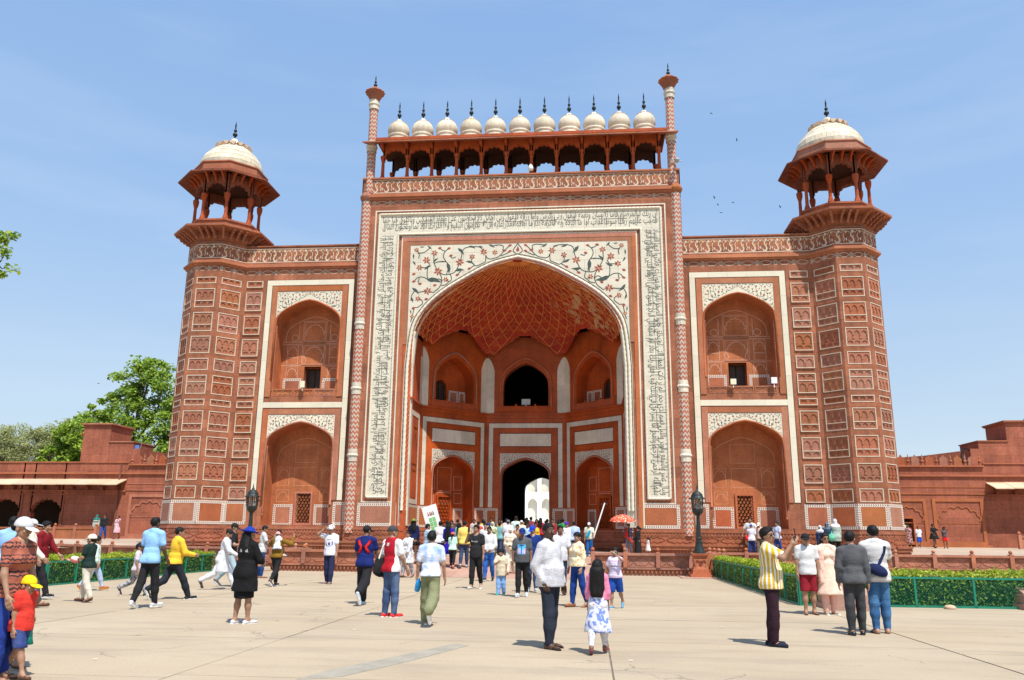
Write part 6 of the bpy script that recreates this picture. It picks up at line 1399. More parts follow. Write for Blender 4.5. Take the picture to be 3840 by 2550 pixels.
    # shoes
    if shoes:
        kind, m = shoes[0], shoes[1]
        for sd in (1, -1):
            h, k, an, heel, toe, d = J[sd]; dn = A3(0, 0, -1)
            if kind == 'shoe':
                s = add('shoe', [cone(heel, toe, .025*H, .022*H), cone(an-A3(0, 0, .01*H), heel, .026*H, .025*H), cone(an-A3(0, 0, .012*H), (heel+toe)/2, .025*H, .023*H)], m, .012, min(vox, .015))
                if near: add('sole', [cone(heel+dn*.016*H, toe+dn*.014*H, .021*H, .019*H), cone(heel+dn*.016*H-d*.008*H, (heel+toe)/2+dn*.017*H, .021*H, .023*H)], shoes[2] if len(shoes) > 2 else M['whitep'], .006, min(vox, .012))
            else:
                add('sandal', [cone(heel+dn*.017*H, toe+dn*.016*H+d*.01*H, .020*H, .021*H), cone((heel+toe)/2+d*.02*H+A3(.016*H, 0, .004), (heel+toe)/2+d*.035*H+A3(0, 0, .014*H), .007*H, .007*H), cone((heel+toe)/2+d*.02*H+A3(-.016*H, 0, .004), (heel+toe)/2+d*.035*H+A3(0, 0, .014*H), .007*H, .007*H)], m, .004, .011)
    # hair and headgear
    hn = Hm@A3(0, -.72, .694); h0 = hp((0, .08, .068 if not child else .06)); cutp = lambda X, Y, ZZ: -((X-h0[0])*hn[0]+(Y-h0[1])*hn[1]+(ZZ-h0[2])*hn[2])
    hv = min(fine*1.2, .012)
    if hair and not (scarf and scarf[0] == 'hijab'):
        hm = HAIR
        add('hair', [he(cran[0], A3(*cran[1])+(.003 if cap else .010 if hair == 'short' else .016))] + ([he((0, .03, .105), (.06, .05, .03))] if hair == 'thick' else []), hm, .02*hs, hv, [cutp], .0035)
        Lg = {'long': .36, 'mid': .19, 'verylong': .30}.get(hair)
        if Lg:
            b = hp((0, -.085, .0)); add('long_hair', [he((0, -.052, -.02), (.084, .058, .10)), cone(hp((.03, -.075, -.05)), up((.035*H, -.078*H, Z(.93-Lg))), .065*hs, .05*hs), cone(hp((-.03, -.075, -.05)), up((-.035*H, -.078*H, Z(.93-Lg))), .065*hs, .05*hs), cone(hp((.07, -.03, -.02)), up((.06*H, -.065*H, Z(.93-Lg*.8))), .03*hs, .035*hs), cone(hp((-.07, -.03, -.02)), up((-.06*H, -.065*H, Z(.93-Lg*.8))), .03*hs, .035*hs)], hm, .04, min(vox, .016), (), .003)
        if hair == 'bun': add('hair_bun', [he((0, -.125, .0), (.055, .05, .055))], hm, .02, hv, (), .003)
        if hair == 'pony': add('ponytail', [cone(hp((0, -.10, .03)), hp((0, -.15, -.02)), .026*hs, .034*hs), cone(hp((0, -.15, -.02)), hp((0, -.13, -.19)), .034*hs, .018*hs)], hm, .02, hv, (), .002)
    if cap:
        kind, m = cap[0], cap[1]; c0 = hp((0, -.012, .022)); cn = Hm@A3(0, -.12, .99); pl = lambda X, Y, ZZ: -((X-c0[0])*cn[0]+(Y-c0[1])*cn[1]+(ZZ-c0[2])*cn[2])
        if kind == 'cap':
            add('cap', [he((0, -.014, .036), (.090, .110, .098))], m, .01, hv, [pl]); bm = rotx(-R(10)); add('cap_brim', [ell(hp((0, .125, .022)), A3(.075, .085, .009)*hs, Hm@bm)], m if len(cap) < 3 else cap[2], .01, hv*.8)
        elif kind == 'hat': add('sun_hat', [he((0, -.014, .05), (.088, .106, .095)), he((0, -.01, .045), (.19, .20, .012))], m, .03, hv, [pl], .003)
        elif kind == 'turban': add('turban', [he((0, -.014, .075), (.105, .125, .085)), he((0, -.03, .06), (.11, .12, .06))], m, .03, hv, [pl], .004)
        elif kind == 'cloth': add('head_cloth', [he((0, .0, .085), (.11, .13, .06)), cone(hp((.02, .05, .1)), hp((-.13, .08, .17)), .05*hs, .025*hs), he((0, .04, .055), (.1, .12, .03))], m, .03, hv, (), .006)
        elif kind == 'beanie': add('beanie', [he((0, -.014, .036), (.088, .108, .10))], m, .01, hv, [pl])
    # face
    fz = abs(((face+headyaw+180) % 360)-180) < 112
    if D < 36 and fz:
        v = .0055
        if glasses:
            add('sunglasses', [he((sd*.034, .088, .006), (.027, .012, .02)) for sd in (1, -1)] + [cone(hp((-.02, .096, .01)), hp((.02, .096, .01)), .004*hs, .004*hs)] + [cone(hp((sd*.06, .084, .01)), hp((sd*.082, .0, .008)), .004*hs, .004*hs) for sd in (1, -1)], glasses if not isinstance(glasses, bool) else M['blackpl'], .004, v)
        else:
            for sd in (1, -1):
                ev = add('eye', [he((sd*.031, .0815, .006), (.0125, .0075, .0055))], M['eyew'], .002, v*.8); 
                if ev: VV, FF = grow([he((sd*.031, .0862, .006), (.0065, .0045, .0055))], v*.7, .002); link('iris', fast_mesh('iris', VV, FF, smooth=True), 'blackpl', ev)
        add('eyebrow', [cone(hp((sd*.016, .092, .028)), hp((sd*.05, .082, .03)), .0038*hs, .0028*hs) for sd in (1, -1)], HAIR, .002, v)
        add('mouth', [he((0, .0935, -.057), (.021, .008, .0065))], M['lip'], .003, v)
        if mous: add('moustache', [cone(hp((0, .100, -.043)), hp((sd*.028, .086, -.052)), .0085*hs, .005*hs) for sd in (1, -1)], HAIR, .004, v)
        if beard: add('beard', [he((0, .055, -.085), (.042, .036, .036)), he((.04, .03, -.06), (.025, .04, .04)), he((-.04, .03, -.06), (.025, .04, .04))], beard, .02, hv)
    rz_ = Matrix.Rotation(rz, 4, 'Z'); out['world'] = lambda q: Vector((px, py, pz))+rz_@Vector(tuple(q)); out['hand'] = {1: hands[0], -1: hands[1]}; out['rz'] = rz
    return out
def surf(P, x, z, side=1, off=.006):
    """point on the front (side=1) or back of the top garment"""
    h = P['bvh'].ray_cast(Vector((x, side*1., z)), Vector((0, -side, 0)))
    y = h[0].y if h[0] is not None else 0
    return (x, y+side*off, z)
def print_text(P, body, zc, width, side, m, hgt=None):
    me, V = text_mesh(body, 1, .012); lo, hi = V.min(0), V.max(0); s = width/(hi[0]-lo[0]); zs = (hgt/(hi[1]-lo[1])) if hgt else s
    C = [surf(P, -side*((v[0]-(lo[0]+hi[0])/2)*s), zc+(v[1]-(lo[1]+hi[1])/2)*zs, side) for v in V]
    me.vertices.foreach_set('co', np.array(C, np.float32).ravel()); me.update(); me.materials.clear(); return link('shirt_lettering', me, m, P['obj'])
def print_patch(P, rects, side, name='shirt_print'):
    """rects: (x0,x1,z0,z1,material index)"""
    mb = MB()
    for k, (x0, x1, z0, z1, mi) in enumerate(rects[0]):
        nx = max(1, int((x1-x0)/.03)); nz = max(1, int((z1-z0)/.03)); G = [[mb.v(*surf(P, x0+(x1-x0)*i/nx, z0+(z1-z0)*j/nz, side, .005+.0015*(mi > 0))) for i in range(nx+1)] for j in range(nz+1)]
        for j in range(nz):
            for i in range(nx): mb.f([G[j][i], G[j][i+1], G[j+1][i+1], G[j+1][i]], mi)
    return mb.build(name, rects[1], P['obj'])
def strap(P, pts, wd, m, side, parent=None, name='strap', off=.01):
    Q = [surf(P, x, z, side, off) for x, z in pts]; mb = MB()
    W = [P['world'](q) for q in Q]; mb.smooth = True; mb.tube([tuple(w) for w in W], wd*.5, 6); return mb.build(name, m, parent)
def held(name, label, cat, verts, mats, P, hand, off=(0, 0, 0), rot=(0, 0, 0)):
    o = verts.build(name, mats); w = P['world'](A3(*P['hand'][hand])+A3(*off)); o.location = w; o.rotation_euler = (rot[0], rot[1], P['rz']+rot[2]); return tag(o, label, cat)
PP = {'rust': (-2.64, -34.80, 0.00, 1.75), 'kid': (-2.47, -34.78, 0.00, 1.11), 'green_skirt': (-3.01, -34.04, 0.00, 1.18), 'maroon': (-9.59, -24.23, 0.00, 1.84), 'kurta_cream': (-8.32, -26.50, 0.00, 1.85),
 'edge': (-8.40, -27.00, 0.00, 1.90), 'kid_dark': (-7.97, -24.80, 0.00, 1.52), 'girl_mint': (-10.02, -21.18, 0.00, 1.48), 'kid_grey': (-7.96, -22.59, 0.00, 1.41), 'polo_blue': (-5.76, -26.04, 0.00, 1.90),
 'yellow': (-6.45, -23.59, 0.00, 1.83), 'kurta': (-6.92, -19.79, 0.00, 1.81), 'blackcap': (-7.25, -18.50, 0.00, 1.90), 'blackdress': (-2.48, -28.66, 0.00, 1.71), 'armsleeve': (-8.38, -13.17, 0.00, 1.90),
 'brown': (-5.99, -17.92, 0.00, 1.71), 'whiteT': (-4.79, -16.28, 0.00, 1.89), 'navy': (-1.47, -24.08, 0.00, 1.83), 'jersey': (-0.15, -26.87, 0.00, 1.78), 'dupatta': (-3.24, -11.28, 0.00, 1.70),
 'olivehat': (-3.86, -7.41, 0.37, 1.89), 'tiedye': (0.92, -28.26, 0.00, 1.68), 'polo': (0.31, -17.57, 0.00, 1.90), 'whitejeans': (0.19, -13.16, 0.00, 1.90), 'kidbeige': (1.38, -20.12, 0.00, 1.26),
 'greytee': (2.03, -20.84, 0.00, 1.78), 'cream': (0.67, -9.71, 0.11, 1.77), 'navytee': (2.17, -18.80, 0.00, 1.87), 'main': (3.28, -31.11, 0.00, 1.80), 'behindmain': (3.05, -20.00, 0.00, 1.87),
 'yellowprint': (3.58, -23.77, 0.00, 1.67), 'girlpink': (3.98, -31.60, 0.00, 1.27), 'girlblue': (4.46, -24.02, 0.00, 1.36), 'yellowback': (-1.46, -8.26, 0.27, 1.90), 'bluedress': (-2.20, -7.95, 0.31, 1.82),
 'mint': (-1.93, -8.42, 0.25, 1.47), 'plaid': (-2.81, -9.50, 0.13, 1.90), 'whiteback': (-2.66, -7.50, 0.36, 1.81), 'umbrella': (5.75, -3.20, 0.70, 1.52), 'blackwoman': (6.18, -3.20, 0.70, 1.43),
 'whitegirl': (6.63, -3.40, 0.70, 0.90), 'whitecap': (3.85, -4.00, 0.70, 1.57), 'turban': (2.84, -5.50, 0.58, 1.65), 'blueshirt': (3.18, -5.50, 0.58, 1.71), 'greenman': (2.57, -3.00, 0.70, 1.76),
 'Rwhite': (12.09, 0.10, 0.75, 1.90), 'Rbluecap': (12.00, -0.60, 0.73, 1.54), 'Rpink': (12.43, -0.40, 0.74, 1.62), 'Rgrey': (13.40, 0.00, 0.75, 1.67), 'hijab1': (15.45, -0.30, 0.74, 1.54),
 'darkpack': (15.86, -0.10, 0.75, 1.68), 'hijab2': (16.24, -0.20, 0.74, 1.82), 'stripes': (6.69, -30.27, 0.00, 1.77), 'boy': (8.66, -24.61, 0.00, 1.72), 'pinkw': (9.11, -24.53, 0.00, 1.73),
 'grey': (8.47, -28.47, 0.00, 1.74), 'stripeback': (8.99, -28.13, 0.00, 1.85), 'door1': (24.86, 13.80, 1.08, 1.50), 'door2': (25.30, 15.80, 1.13, 1.72), 'boyR': (25.76, 14.50, 1.10, 1.41),
 'blackR': (26.61, 14.20, 1.09, 1.54), 'redR': (27.29, 14.20, 1.09, 1.37), 'Lgreen': (-32.59, 15.20, 1.12, 1.71), 'Lblack': (-31.98, 15.20, 1.12, 1.76), 'Lpink': (-30.80, 15.00, 1.11, 1.64),
 'bearded': (-0.59, -8.00, 0.30, 1.79), 'camo': (-0.52, -6.00, 0.52, 1.67), 'orange': (-1.56, -3.00, 0.70, 1.56), 'teal': (-0.36, -4.50, 0.69, 1.51), 'greycapwhite': (0.15, -5.50, 0.58, 1.71),
 'wcap': (0.56, -3.00, 0.70, 1.62), 'womanb': (0.72, -7.20, 0.39, 1.68), 'blueman': (1.00, -5.00, 0.63, 1.55), 'teal2': (0.10, -0.80, 0.70, 1.87), 'yel': (1.24, -3.00, 0.70, 1.50),
 'red': (1.26, 1.00, 0.82, 1.71), 'dk1': (1.57, 2.00, 0.82, 1.69), 'red2': (1.90, 1.00, 0.82, 1.66), 'dk2': (-1.41, 1.00, 0.82, 1.69), 'dk3': (-1.15, 3.00, 0.82, 1.69),
 'dk4': (-0.48, 0.00, 0.82, 1.65), 'w1': (-1.41, -2.00, 0.70, 1.62), 'c1': (-3.31, -0.50, 0.70, 1.65), 'c2': (-3.16, 0.50, 0.82, 1.60), 'c3': (-3.48, -1.00, 0.70, 1.62),
 'c4': (-2.52, -3.00, 0.70, 1.49), 'c5': (0.54, 4.00, 0.82, 1.84), 'c6': (0.29, 4.00, 0.82, 1.79),}
# ================================================================ the people in the forecourt
BLK = (.016, .016, .018); NVY = (.012, .018, .07); WHT = (.58, .58, .58); DEN = (.06, .11, .22); C = cloth
JEAN = C(DEN, 'denim', (.16, .25, .40)); DKJ = C((.03, .05, .11), 'denim', (.07, .10, .18)); BTR = C(BLK); WT = C(WHT); WSH = M['whitep']; BSH = M['blackpl']; SND = C((.10, .05, .03)); GRS = C((.3, .3, .3))
# --- nearest figures
p = person('rust', "woman in rust patterned tee, white cap and blue jeans leading a small boy", 84, ('tee', C((.36, .11, .07), 'woven', (.05, .03, .03)), .85, .50, .010), ('jeans', C((.012, .03, .20), 'denim', (.04, .09, .38))), ('sandal', SND), 'bun', ('cap', WT), STAND, (8, 10, 24, 4), (6, 8, 10, 2), SK2, 0, True, .12, 4, 6, 8)
p = person('kid', 'small boy in yellow cap, red tee and denim shorts walking with slippers', 78, ('tee', C((.68, .045, .03)), .9, .47, .014), ('shorts', C((.03, .05, .17), 'denim', (.12, .17, .35))), ('sandal', SND), 'short', ('cap', C((.85, .58, .01))), (22, 6, -20, 12), (-2, 7, 8, 3), (-38, 12, -30, 6), SK2, 1., False, .15, 3, 0, 6)
p = person('green_skirt', 'girl in pale top and green skirt half hidden behind the woman in rust', 80, ('tee', C((.72, .6, .64)), .9, .5, .012), ('skirt', C((.005, .16, .11), 'dots', (.2, .5, .42)), .22, .15), ('sandal', SND), 'mid', None, STEP, HANG, HANG, SK2, .8, True)
p = person('main', 'heavy moustached man in white printed shirt and dark trousers with one hand in his pocket', 58, ('shirt', C((.54, .54, .57), 'dots', (.07, .07, .10), 1.3), 1.92, .485, .020), ('trousers', C((.022, .028, .045))), ('sandal', C((.02, .015, .012))), 'short', None, (5, 4, -5, 2), (-14, 14, 26, -10), (4, 8, 16, 2), SK4, 0, False, .55, -2, 22, 0, False, True)
p = person('girlpink', 'long-haired girl in pink cardigan and white-blue floral skirt seen from behind', 172, ('jacket', C((.72, .22, .36)), 1.95, .56, .012), [('skirt', C((.66, .67, .72), 'blotch', (.16, .24, .62), 2.), .22, .155), ('leggings', C((.66, .66, .68), 'dots', (.6, .1, .2), .5))], ('sandal', C((.30, .08, .09))), 'verylong', None, (16, 4, -14, 10), (6, 8, 10, 2), (6, 9, 16, 4), SK1, .8, True)
p = person('stripes', 'man in yellow and white striped shirt raising a phone to take a picture', 66, ('polo_shirt', C((.60, .38, .012), 'vstripe', (.78, .77, .74), 1.), .85, .475, .02), ('trousers', C((.028, .010, .018))), ('shoe', C((.018, .022, .035)), M['blackpl']), 'thick', None, (4, 6, -4, 2), (66, 10, 148, -16), (62, 20, 155, -22), SK2, 0, False, .35, -1, 18, -2, M['blackpl'])
mb = MB(); mb.box(-.037, .037, -.005, .005, -.02, .13); held('phone', 'dark phone held up by the man in yellow stripes', 'phone', mb, 'blackpl', p, 1, (.0, .02, .05), (.1, 0, .3))
p = person('grey', 'man in dark grey long-sleeved shirt and faded black jeans seen from behind', 172, ('shirt', C((.085, .088, .095)), 1.95, .49, .018), ('jeans', C((.03, .032, .036), 'denim', (.09, .09, .095))), ('shoe', BSH, M['blackpl']), 'thick', None, (5, 2, -5, 4), (-6, 9, 2, 2), (0, 9, 14, 2), SK2, 0, False, .2, 0, 28, 8, False, False, HAIR)
p = person('stripeback', 'man in white striped tee with a navy sling bag across his back, in blue jeans', 175, ('tee', C((.70, .68, .64), 'bands', (.36, .36, .38), .55), .95, .47, .02), ('jeans', C((.03, .10, .24), 'denim', (.11, .27, .45))), ('sandal', C((.06, .03, .02))), 'thick', None, STAND, (30, 12, 72, -20), (30, 12, 72, -20), SK2, 0, False, .2, 2, -6, 10)
H = p['H']; st = strap(p, [(.15, p['Z'](.80)), (.12, p['Z'](.74)), (.06, p['Z'](.68)), (-.02, p['Z'](.60)), (-.08, p['Z'](.55))], .05, C((.012, .02, .075)), -1, None, 'strap', .01)
bag = empty('sling_bag', tuple(p['world'](surf(p, -.02, p['Z'](.58), -1, .05))), p['rz'], label='navy sling bag worn across the back of the man in striped tee', cat='bag')
VV, FF = grow([ell((0, 0, 0), (.17, .06, .10)), ell((-.09, 0, -.02), (.10, .05, .08))], .014, .03, (), .002); b = link('pouch', fast_mesh('pouch', VV, FF, smooth=True), C((.012, .02, .075)), bag, None, (0, .45, 0))
st.data.transform(bag.matrix_basis.inverted()); st.parent = bag
p = person('boy', 'boy in white short-sleeved shirt, dark red shorts, black cap and sunglasses, facing the camera', -4, ('shirt', C((.62, .62, .62)), .85, .49, .018), ('shorts', C((.24, .012, .022)), .02), ('sandal', C((.06, .03, .02))), 'short', ('cap', BTR), STAND, (2, 8, 8, 2), (2, 10, 10, 0), SK2, .15, False, .1, 0, 0, 2, M['blackpl'])
p = person('pinkw', 'woman in peach kurta and long dupatta with sunglasses, beside the boy in red shorts', 6, ('kurta', C((.80, .58, .45)), 1.7, .24, .018, 1.45), ('trousers', C((.74, .42, .35))), ('sandal', C((.6, .6, .5))), 'mid', None, STAND, (2, 10, 12, 2), (4, 12, 22, 2), SK2, 0, True, .2, 0, 0, 2, C((.04, .015, .01), rough=.2), False, None, ('shawl', C((.80, .50, .40))))
# --- middle left
person('edge', 'man in light blue shirt with orange collar at the far left edge', 200, ('shirt', C((.28, .50, .80)), .9, .48, .016), ('trousers', BTR), ('shoe', BSH), 'short', None, WALK, HANG, HANG, SK1)
person('kurta_cream', 'person in cream kurta behind the woman in rust tee', 120, ('kurta', C((.72, .66, .55)), 1.9, .33, .02, 1.2), ('trousers', C((.08, .07, .06))), ('sandal', SND), 'short', ('cap', WT), WALK, SWF, SWB, SK2)
person('maroon', 'man in maroon shirt and dark trousers walking right beside the left hedge corner', 95, ('shirt', C((.19, .008, .014)), 1.6, .47, .016), ('trousers', BTR), ('shoe', BSH), 'thick', None, WALK, HANG, SWF, SK2, 0, False, .1, 4, 10, 8)
p = person('kid_dark', 'boy in black-green tee, cream trousers and cream cap carrying a pink cap, walking left', -92, ('tee', C((.012, .03, .025)), .9, .49, .016), ('trousers', C((.60, .55, .46))), ('sandal', C((.08, .03, .03))), 'short', ('cap', C((.78, .72, .58))), STEP, (10, 8, 85, -10), (12, 8, 80, -25), SK2, .45, False, .1, 0, 0, 6)
VV, FF = grow([ell((0, 0, 0), (.10, .12, .08)), ell((0, .13, -.05), (.09, .09, .012))], .012, .01); o = link('pink_cap', fast_mesh('pink_cap', VV, FF, smooth=True), C((.62, .24, .2), 'hstripe', (.8, .6, .58), .3)); o.location = p['world'](p['hand'][-1]); o.rotation_euler = (.3, 0, p['rz']); tag(o, 'pink and white cap carried in the hands of the boy in cream trousers', 'cap')
person('girl_mint', 'girl with ponytail in mint shirt and pale blue jeans walking away beside the left hedge', 120, ('shirt', C((.62, .74, .66)), 1.7, .47, .018), ('jeans', C((.36, .44, .58), 'denim', (.5, .57, .68))), ('shoe', C((.42, .12, .05)), C((.6, .3, .05))), 'pony', None, WALKL, HANG, HANG, SK2, .5, True)
person('kid_grey', 'child in pale pink shirt and grey patterned trousers behind the man in light blue polo', 105, ('shirt', C((.62, .55, .58)), .9, .5, .016), ('trousers', C((.36, .36, .38), 'blotch', (.12, .12, .13), 2.)), ('shoe', C((.06, .03, .05))), 'short', None, STRIDE, HANG, SWB, SK2, .5)
p = person('polo_blue', 'tall man in light blue polo and black trousers with white sneakers walking away', 168, ('polo_shirt', C((.28, .52, .84)), .95, .48, .02), ('jeans', BTR), ('shoe', WT), 'short', None, (10, 4, -14, 12), (6, 12, 30, 4), (2, 10, 20, 6), SK4, 0, False, .0, 2, 6, 2)
person('yellow', 'man in bright yellow shirt and black trousers walking away to the right', 140, ('shirt', C((.80, .48, .04)), 1.9, .51, .02), ('trousers', C((.018, .022, .03))), ('shoe', BSH), 'short', None, STRIDE, (20, 12, 80, -6), HANG, SK2, 0, False, .25, 4, 14, 4)
person('kurta', 'man in long white kurta bending his head as he walks right', 100, ('kurta', C((.62, .63, .66)), 1.95, .32, .024, 1.25), ('trousers', C((.70, .71, .75))), ('shoe', C((.05, .03, .02))), 'short', None, STRIDEL, (30, 8, 60, -4), (-14, 10, 0, 4), SK2, 0, False, .1, 10, 0, 28)
person('blackcap', 'man in black tee and black cap walking just beyond the white kurta', 95, ('tee', BTR, .9, .48, .016), ('jeans', C((.3, .42, .48), 'denim', (.42, .52, .56))), ('shoe', C((.1, .1, .1))), 'short', ('cap', BTR), WALK, (24, 8, 90, -10), HANG, SK2, 0, False, .1, 4, 0, 12)
p = person('blackdress', "woman all in black with blue sun hat and white sneakers, seen from behind", 152, ('jacket', C((.008, .008, .009)), 1.5, .33, .035, 1.15), ('skirt', C((.008, .008, .009)), .26, .115), ('shoe', WT), 'mid', ('hat', C((.012, .035, .28))), (3, 0, -5, 2), (20, 18, 70, -30), (20, 18, 70, -30), SK2, 0, True, .35, 2, 14, 8)
print_text(p, 'UNFKNBLVBL', p['Z'](.755), .30, -1, C((.75, .75, .75)), .055)
p = person('armsleeve', "man in white tee with black arm sleeve and phone near the left lamp", 115, ('tee', WT, .9, .48, .016), ('jeans', C((.015, .05, .18))), ('sandal', SND), 'short', None, STAND, (24, 8, 95, -10), (22, 8, 92, -12), SK2, 0, False, .1, 3, 0, 18)
mb = MB(); mb.box(-.037, .037, -.005, .005, -.06, .09); held('phone', 'phone in the hands of the man with the black arm sleeve', 'phone', mb, 'blackpl', p, 1, (0, .03, .04), (-.8, 0, 0))
s, e, w, d = p['arms'][1]; VV, FF = grow([cone(s+(e-s)*.55, e, .052, .047), cone(e, w, .047, .036)], .018, .02); link('arm_sleeve', fast_mesh('arm_sleeve', VV, FF, smooth=True), BTR, p['obj'])
p = person('brown', 'man in mustard brown sweater carrying a small child on his shoulders', 165, ('jacket', C((.20, .105, .012)), 1.95, .50, .018), ('trousers', BTR, .12), ('shoe', C((.07, .05, .04))), 'short', None, (-16, 26, 14, 4), (60, 46, 150, -4), (60, 46, 150, -4), SK2, 0, False, .1, 2, 0, 6)
x, y, z, h = PP['brown']; PP['rider'] = (x+.02, y-.08, z+h*.80-.50*.9+.02, .92)
person('rider', "small child in white dress and pink cap riding on a man's shoulders", 150, ('tee', C((.72, .72, .76)), .8, .52, .02), ('skirt', C((.72, .72, .78), 'plaid', (.35, .4, .55), .6), .42, .2), ('shoe', C((.7, .68, .66))), 'short', ('cap', C((.74, .36, .36))), (80, 70, 80, 70), (40, 20, 90, 0), (40, 20, 90, 0), SK2, 1.2, True)
p = person('whiteT', 'man in white printed tee and navy trousers holding a white cloth over his head', -6, ('tee', C((.74, .74, .80)), .9, .485, .018), ('trousers', C((.02, .025, .07))), ('shoe', C((.25, .18, .16))), 'short', ('cloth', C((.82, .82, .84))), (-4, 6, 8, 2), (110, 30, 190, -50), (4, 10, 14, 2), SK2, 0, False, .1, 0, 10, 6)
print_text(p, '17 KANPI', p['Z'](.765), .17, 1, C((.05, .05, .18)))
print_patch(p, ([(-.13, .13, p['Z'](.66), p['Z'](.662)+.01, 0), (-.12, -.09, p['Z'](.66), p['Z'](.73), 0), (-.04, .03, p['Z'](.67), p['Z'](.71), 0), (.08, .11, p['Z'](.65), p['Z'](.69), 0), (-.08, .09, p['Z'](.64), p['Z'](.645)+.005, 0)], [C((.06, .06, .22))]), 1)
# --- middle
p = person('navy', 'man in navy tee and black cap with a red backpack harness, walking away', 172, ('tee', C((.008, .018, .12)), .9, .48, .02), ('baggy', BTR, .12), ('shoe', C((.5, .62, .68))), 'short', ('cap', BTR), (-24, 34, 14, 4), SWF, (10, 14, 30, -10), SK1, 0, False, .2, 3, 16, 4)
bp = empty('backpack', tuple(p['world'](A3(0, .14, p['Z'](.68)))), p['rz'], label='red pack of the man in navy tee, its straps crossing his back', cat='backpack')
VV, FF = grow([ell((0, 0, 0), (.15, .08, .2))], .02, .02); link('pack_body', fast_mesh('pack_body', VV, FF, smooth=True), C((.60, .015, .02)), bp)
RS = C((.62, .018, .02))
for sd in (1, -1):
    s_ = strap(p, [(sd*.15, p['Z'](.81)), (sd*.12, p['Z'](.77)), (sd*.06, p['Z'](.735)), (sd*.07, p['Z'](.70)), (sd*.13, p['Z'](.655))], .07, RS, -1, None, 'strap'); s_.data.transform(bp.matrix_basis.inverted()); s_.parent = bp
s_ = strap(p, [(-.06, p['Z'](.735)), (.06, p['Z'](.735))], .035, BTR, -1, None, 'buckle', .02); s_.data.transform(bp.matrix_basis.inverted()); s_.parent = bp
p = person('jersey', 'man in red and white football jersey, jeans and dark grey cap walking away', 146, ('tee', C((.42, .010, .022), 'jersey', (.78, .78, .78)), .95, .49, .018), ('jeans', C((.04, .07, .16), 'denim', (.16, .23, .36))), ('shoe', C((.62, .03, .03))), 'short', ('cap', C((.05, .05, .055))), STAND, (12, 10, 30, 2), (-6, 12, 6, 4), SK2, 0, False, .15, 0, 22, 0)
print_patch(p, ([(-.035, .035, p['Z'](.775), p['Z'](.81), 0)], [WT]), -1)
bg = empty('tote_bag', tuple(p['world'](A3(-.24, -.10, p['Z'](.56)))), p['rz'], label='black tote bag with white straps beside the man in red jersey', cat='bag')
VV, FF = grow([ell((0, 0, 0), (.07, .17, .22)), ell((0, 0, -.12), (.08, .19, .12))], .018, .04, (lambda X, Y, Z_: Z_-.15,), .004); link('bag_body', fast_mesh('bag_body', VV, FF, smooth=True), BTR, bg)
mb = MB(); mb.smooth = True; mb.tube([(.03, -.08, .12), (.07, -.03, .34), (.10, .03, .48), (.08, .08, .34), (.03, .10, .12)], .016, 6); mb.build('strap', WT, bg)
person('dupatta', 'woman in white printed dupatta and kurta walking toward the camera beside the red jersey', -30, ('kurta', C((.72, .72, .74), 'blotch', (.4, .4, .44), 1.5), 1.9, .3, .03, 1.4), ('trousers', C((.5, .5, .52), 'blotch', (.2, .2, .22), 2.)), ('sandal', SND), 'short', None, STEP, SWB, (20, 10, 40, 0), SK2, 0, True, .2, 0, 0, 4, False, False, None, ('shawl', C((.74, .74, .76))))
p = person('olivehat', "woman in navy top, black skirt and olive sun hat walking to the gate", 176, ('jacket', C((.008, .016, .07)), 1.8, .53, .02), ('skirt', C((.012, .012, .014)), .40, .10), ('shoe', SND), 'mid', ('hat', C((.19, .24, .05))), STEP, HANG, HANG, SK2, 0, True, .1)
hb = empty('handbag', tuple(p['world'](A3(.24, -.02, p['Z'](.46)))), p['rz'], label='black handbag at the right side of the woman in the olive hat', cat='bag'); VV, FF = grow([ell((0, 0, 0), (.07, .15, .12))], .02, .02); link('bag_body', fast_mesh('bag_body', VV, FF, smooth=True), BTR, hb); mb = MB(); mb.tube([(0, -.1, .08), (-.02, -.03, .3), (-.02, .03, .3), (0, .1, .08)], .012, 5); mb.build('strap', BTR, hb)
p = person('tiedye', 'person in pale blue tie-dye tee and baggy olive trousers walking away with a blue bottle', 178, ('tee', C((.72, .74, .80), 'dye', (.36, .50, .80)), .95, .515, .016), ('baggy', C((.20, .21, .11))), ('shoe', C((.5, .46, .4))), 'thick', None, (-22, 40, 10, 4), (2, 12, 10, 6), (2, 14, 8, 6), SK2, 0, False, .0, 0, 0, 4)
mb = MB(); mb.smooth = True; mb.lathe([(0, -.13), (.05, -.13), (.055, -.10), (.055, .03), (.045, .07), (.02, .10), (.02, .13), (0, .13)], 0, 0, 12); held('water_bottle', 'clear blue water bottle in the left hand of the person in tie-dye tee', 'bottle', mb, mat('blue_plastic', (.02, .35, .8), .25, .2, 20), p, -1, (.03, 0, -.06), (.5, .3, 0))
p = person('polo', 'man in black lettered tee and black trousers lifting a phone to his face', -8, ('tee', C((.02, .02, .022)), .95, .475, .016), ('trousers', BTR, .05), ('sandal', WT), 'thick', None, (6, 2, -12, 14), (60, 10, 152, -22), (4, 8, 8, 4), SK2, 0, False, .0, 0, 4, 6)
print_text(p, 'POLO', p['Z'](.73), .17, 1, C((.75, .75, .75)), .045); print_patch(p, ([(.105, .125, p['Z'](.72), p['Z'](.755), 0)], [WT]), 1)
mb = MB(); mb.box(-.037, .037, -.005, .005, -.05, .10); held('phone', 'phone held before the face of the man in black lettered tee', 'phone', mb, 'blackpl', p, 1, (0, .03, .04), (.1, 0, 0))
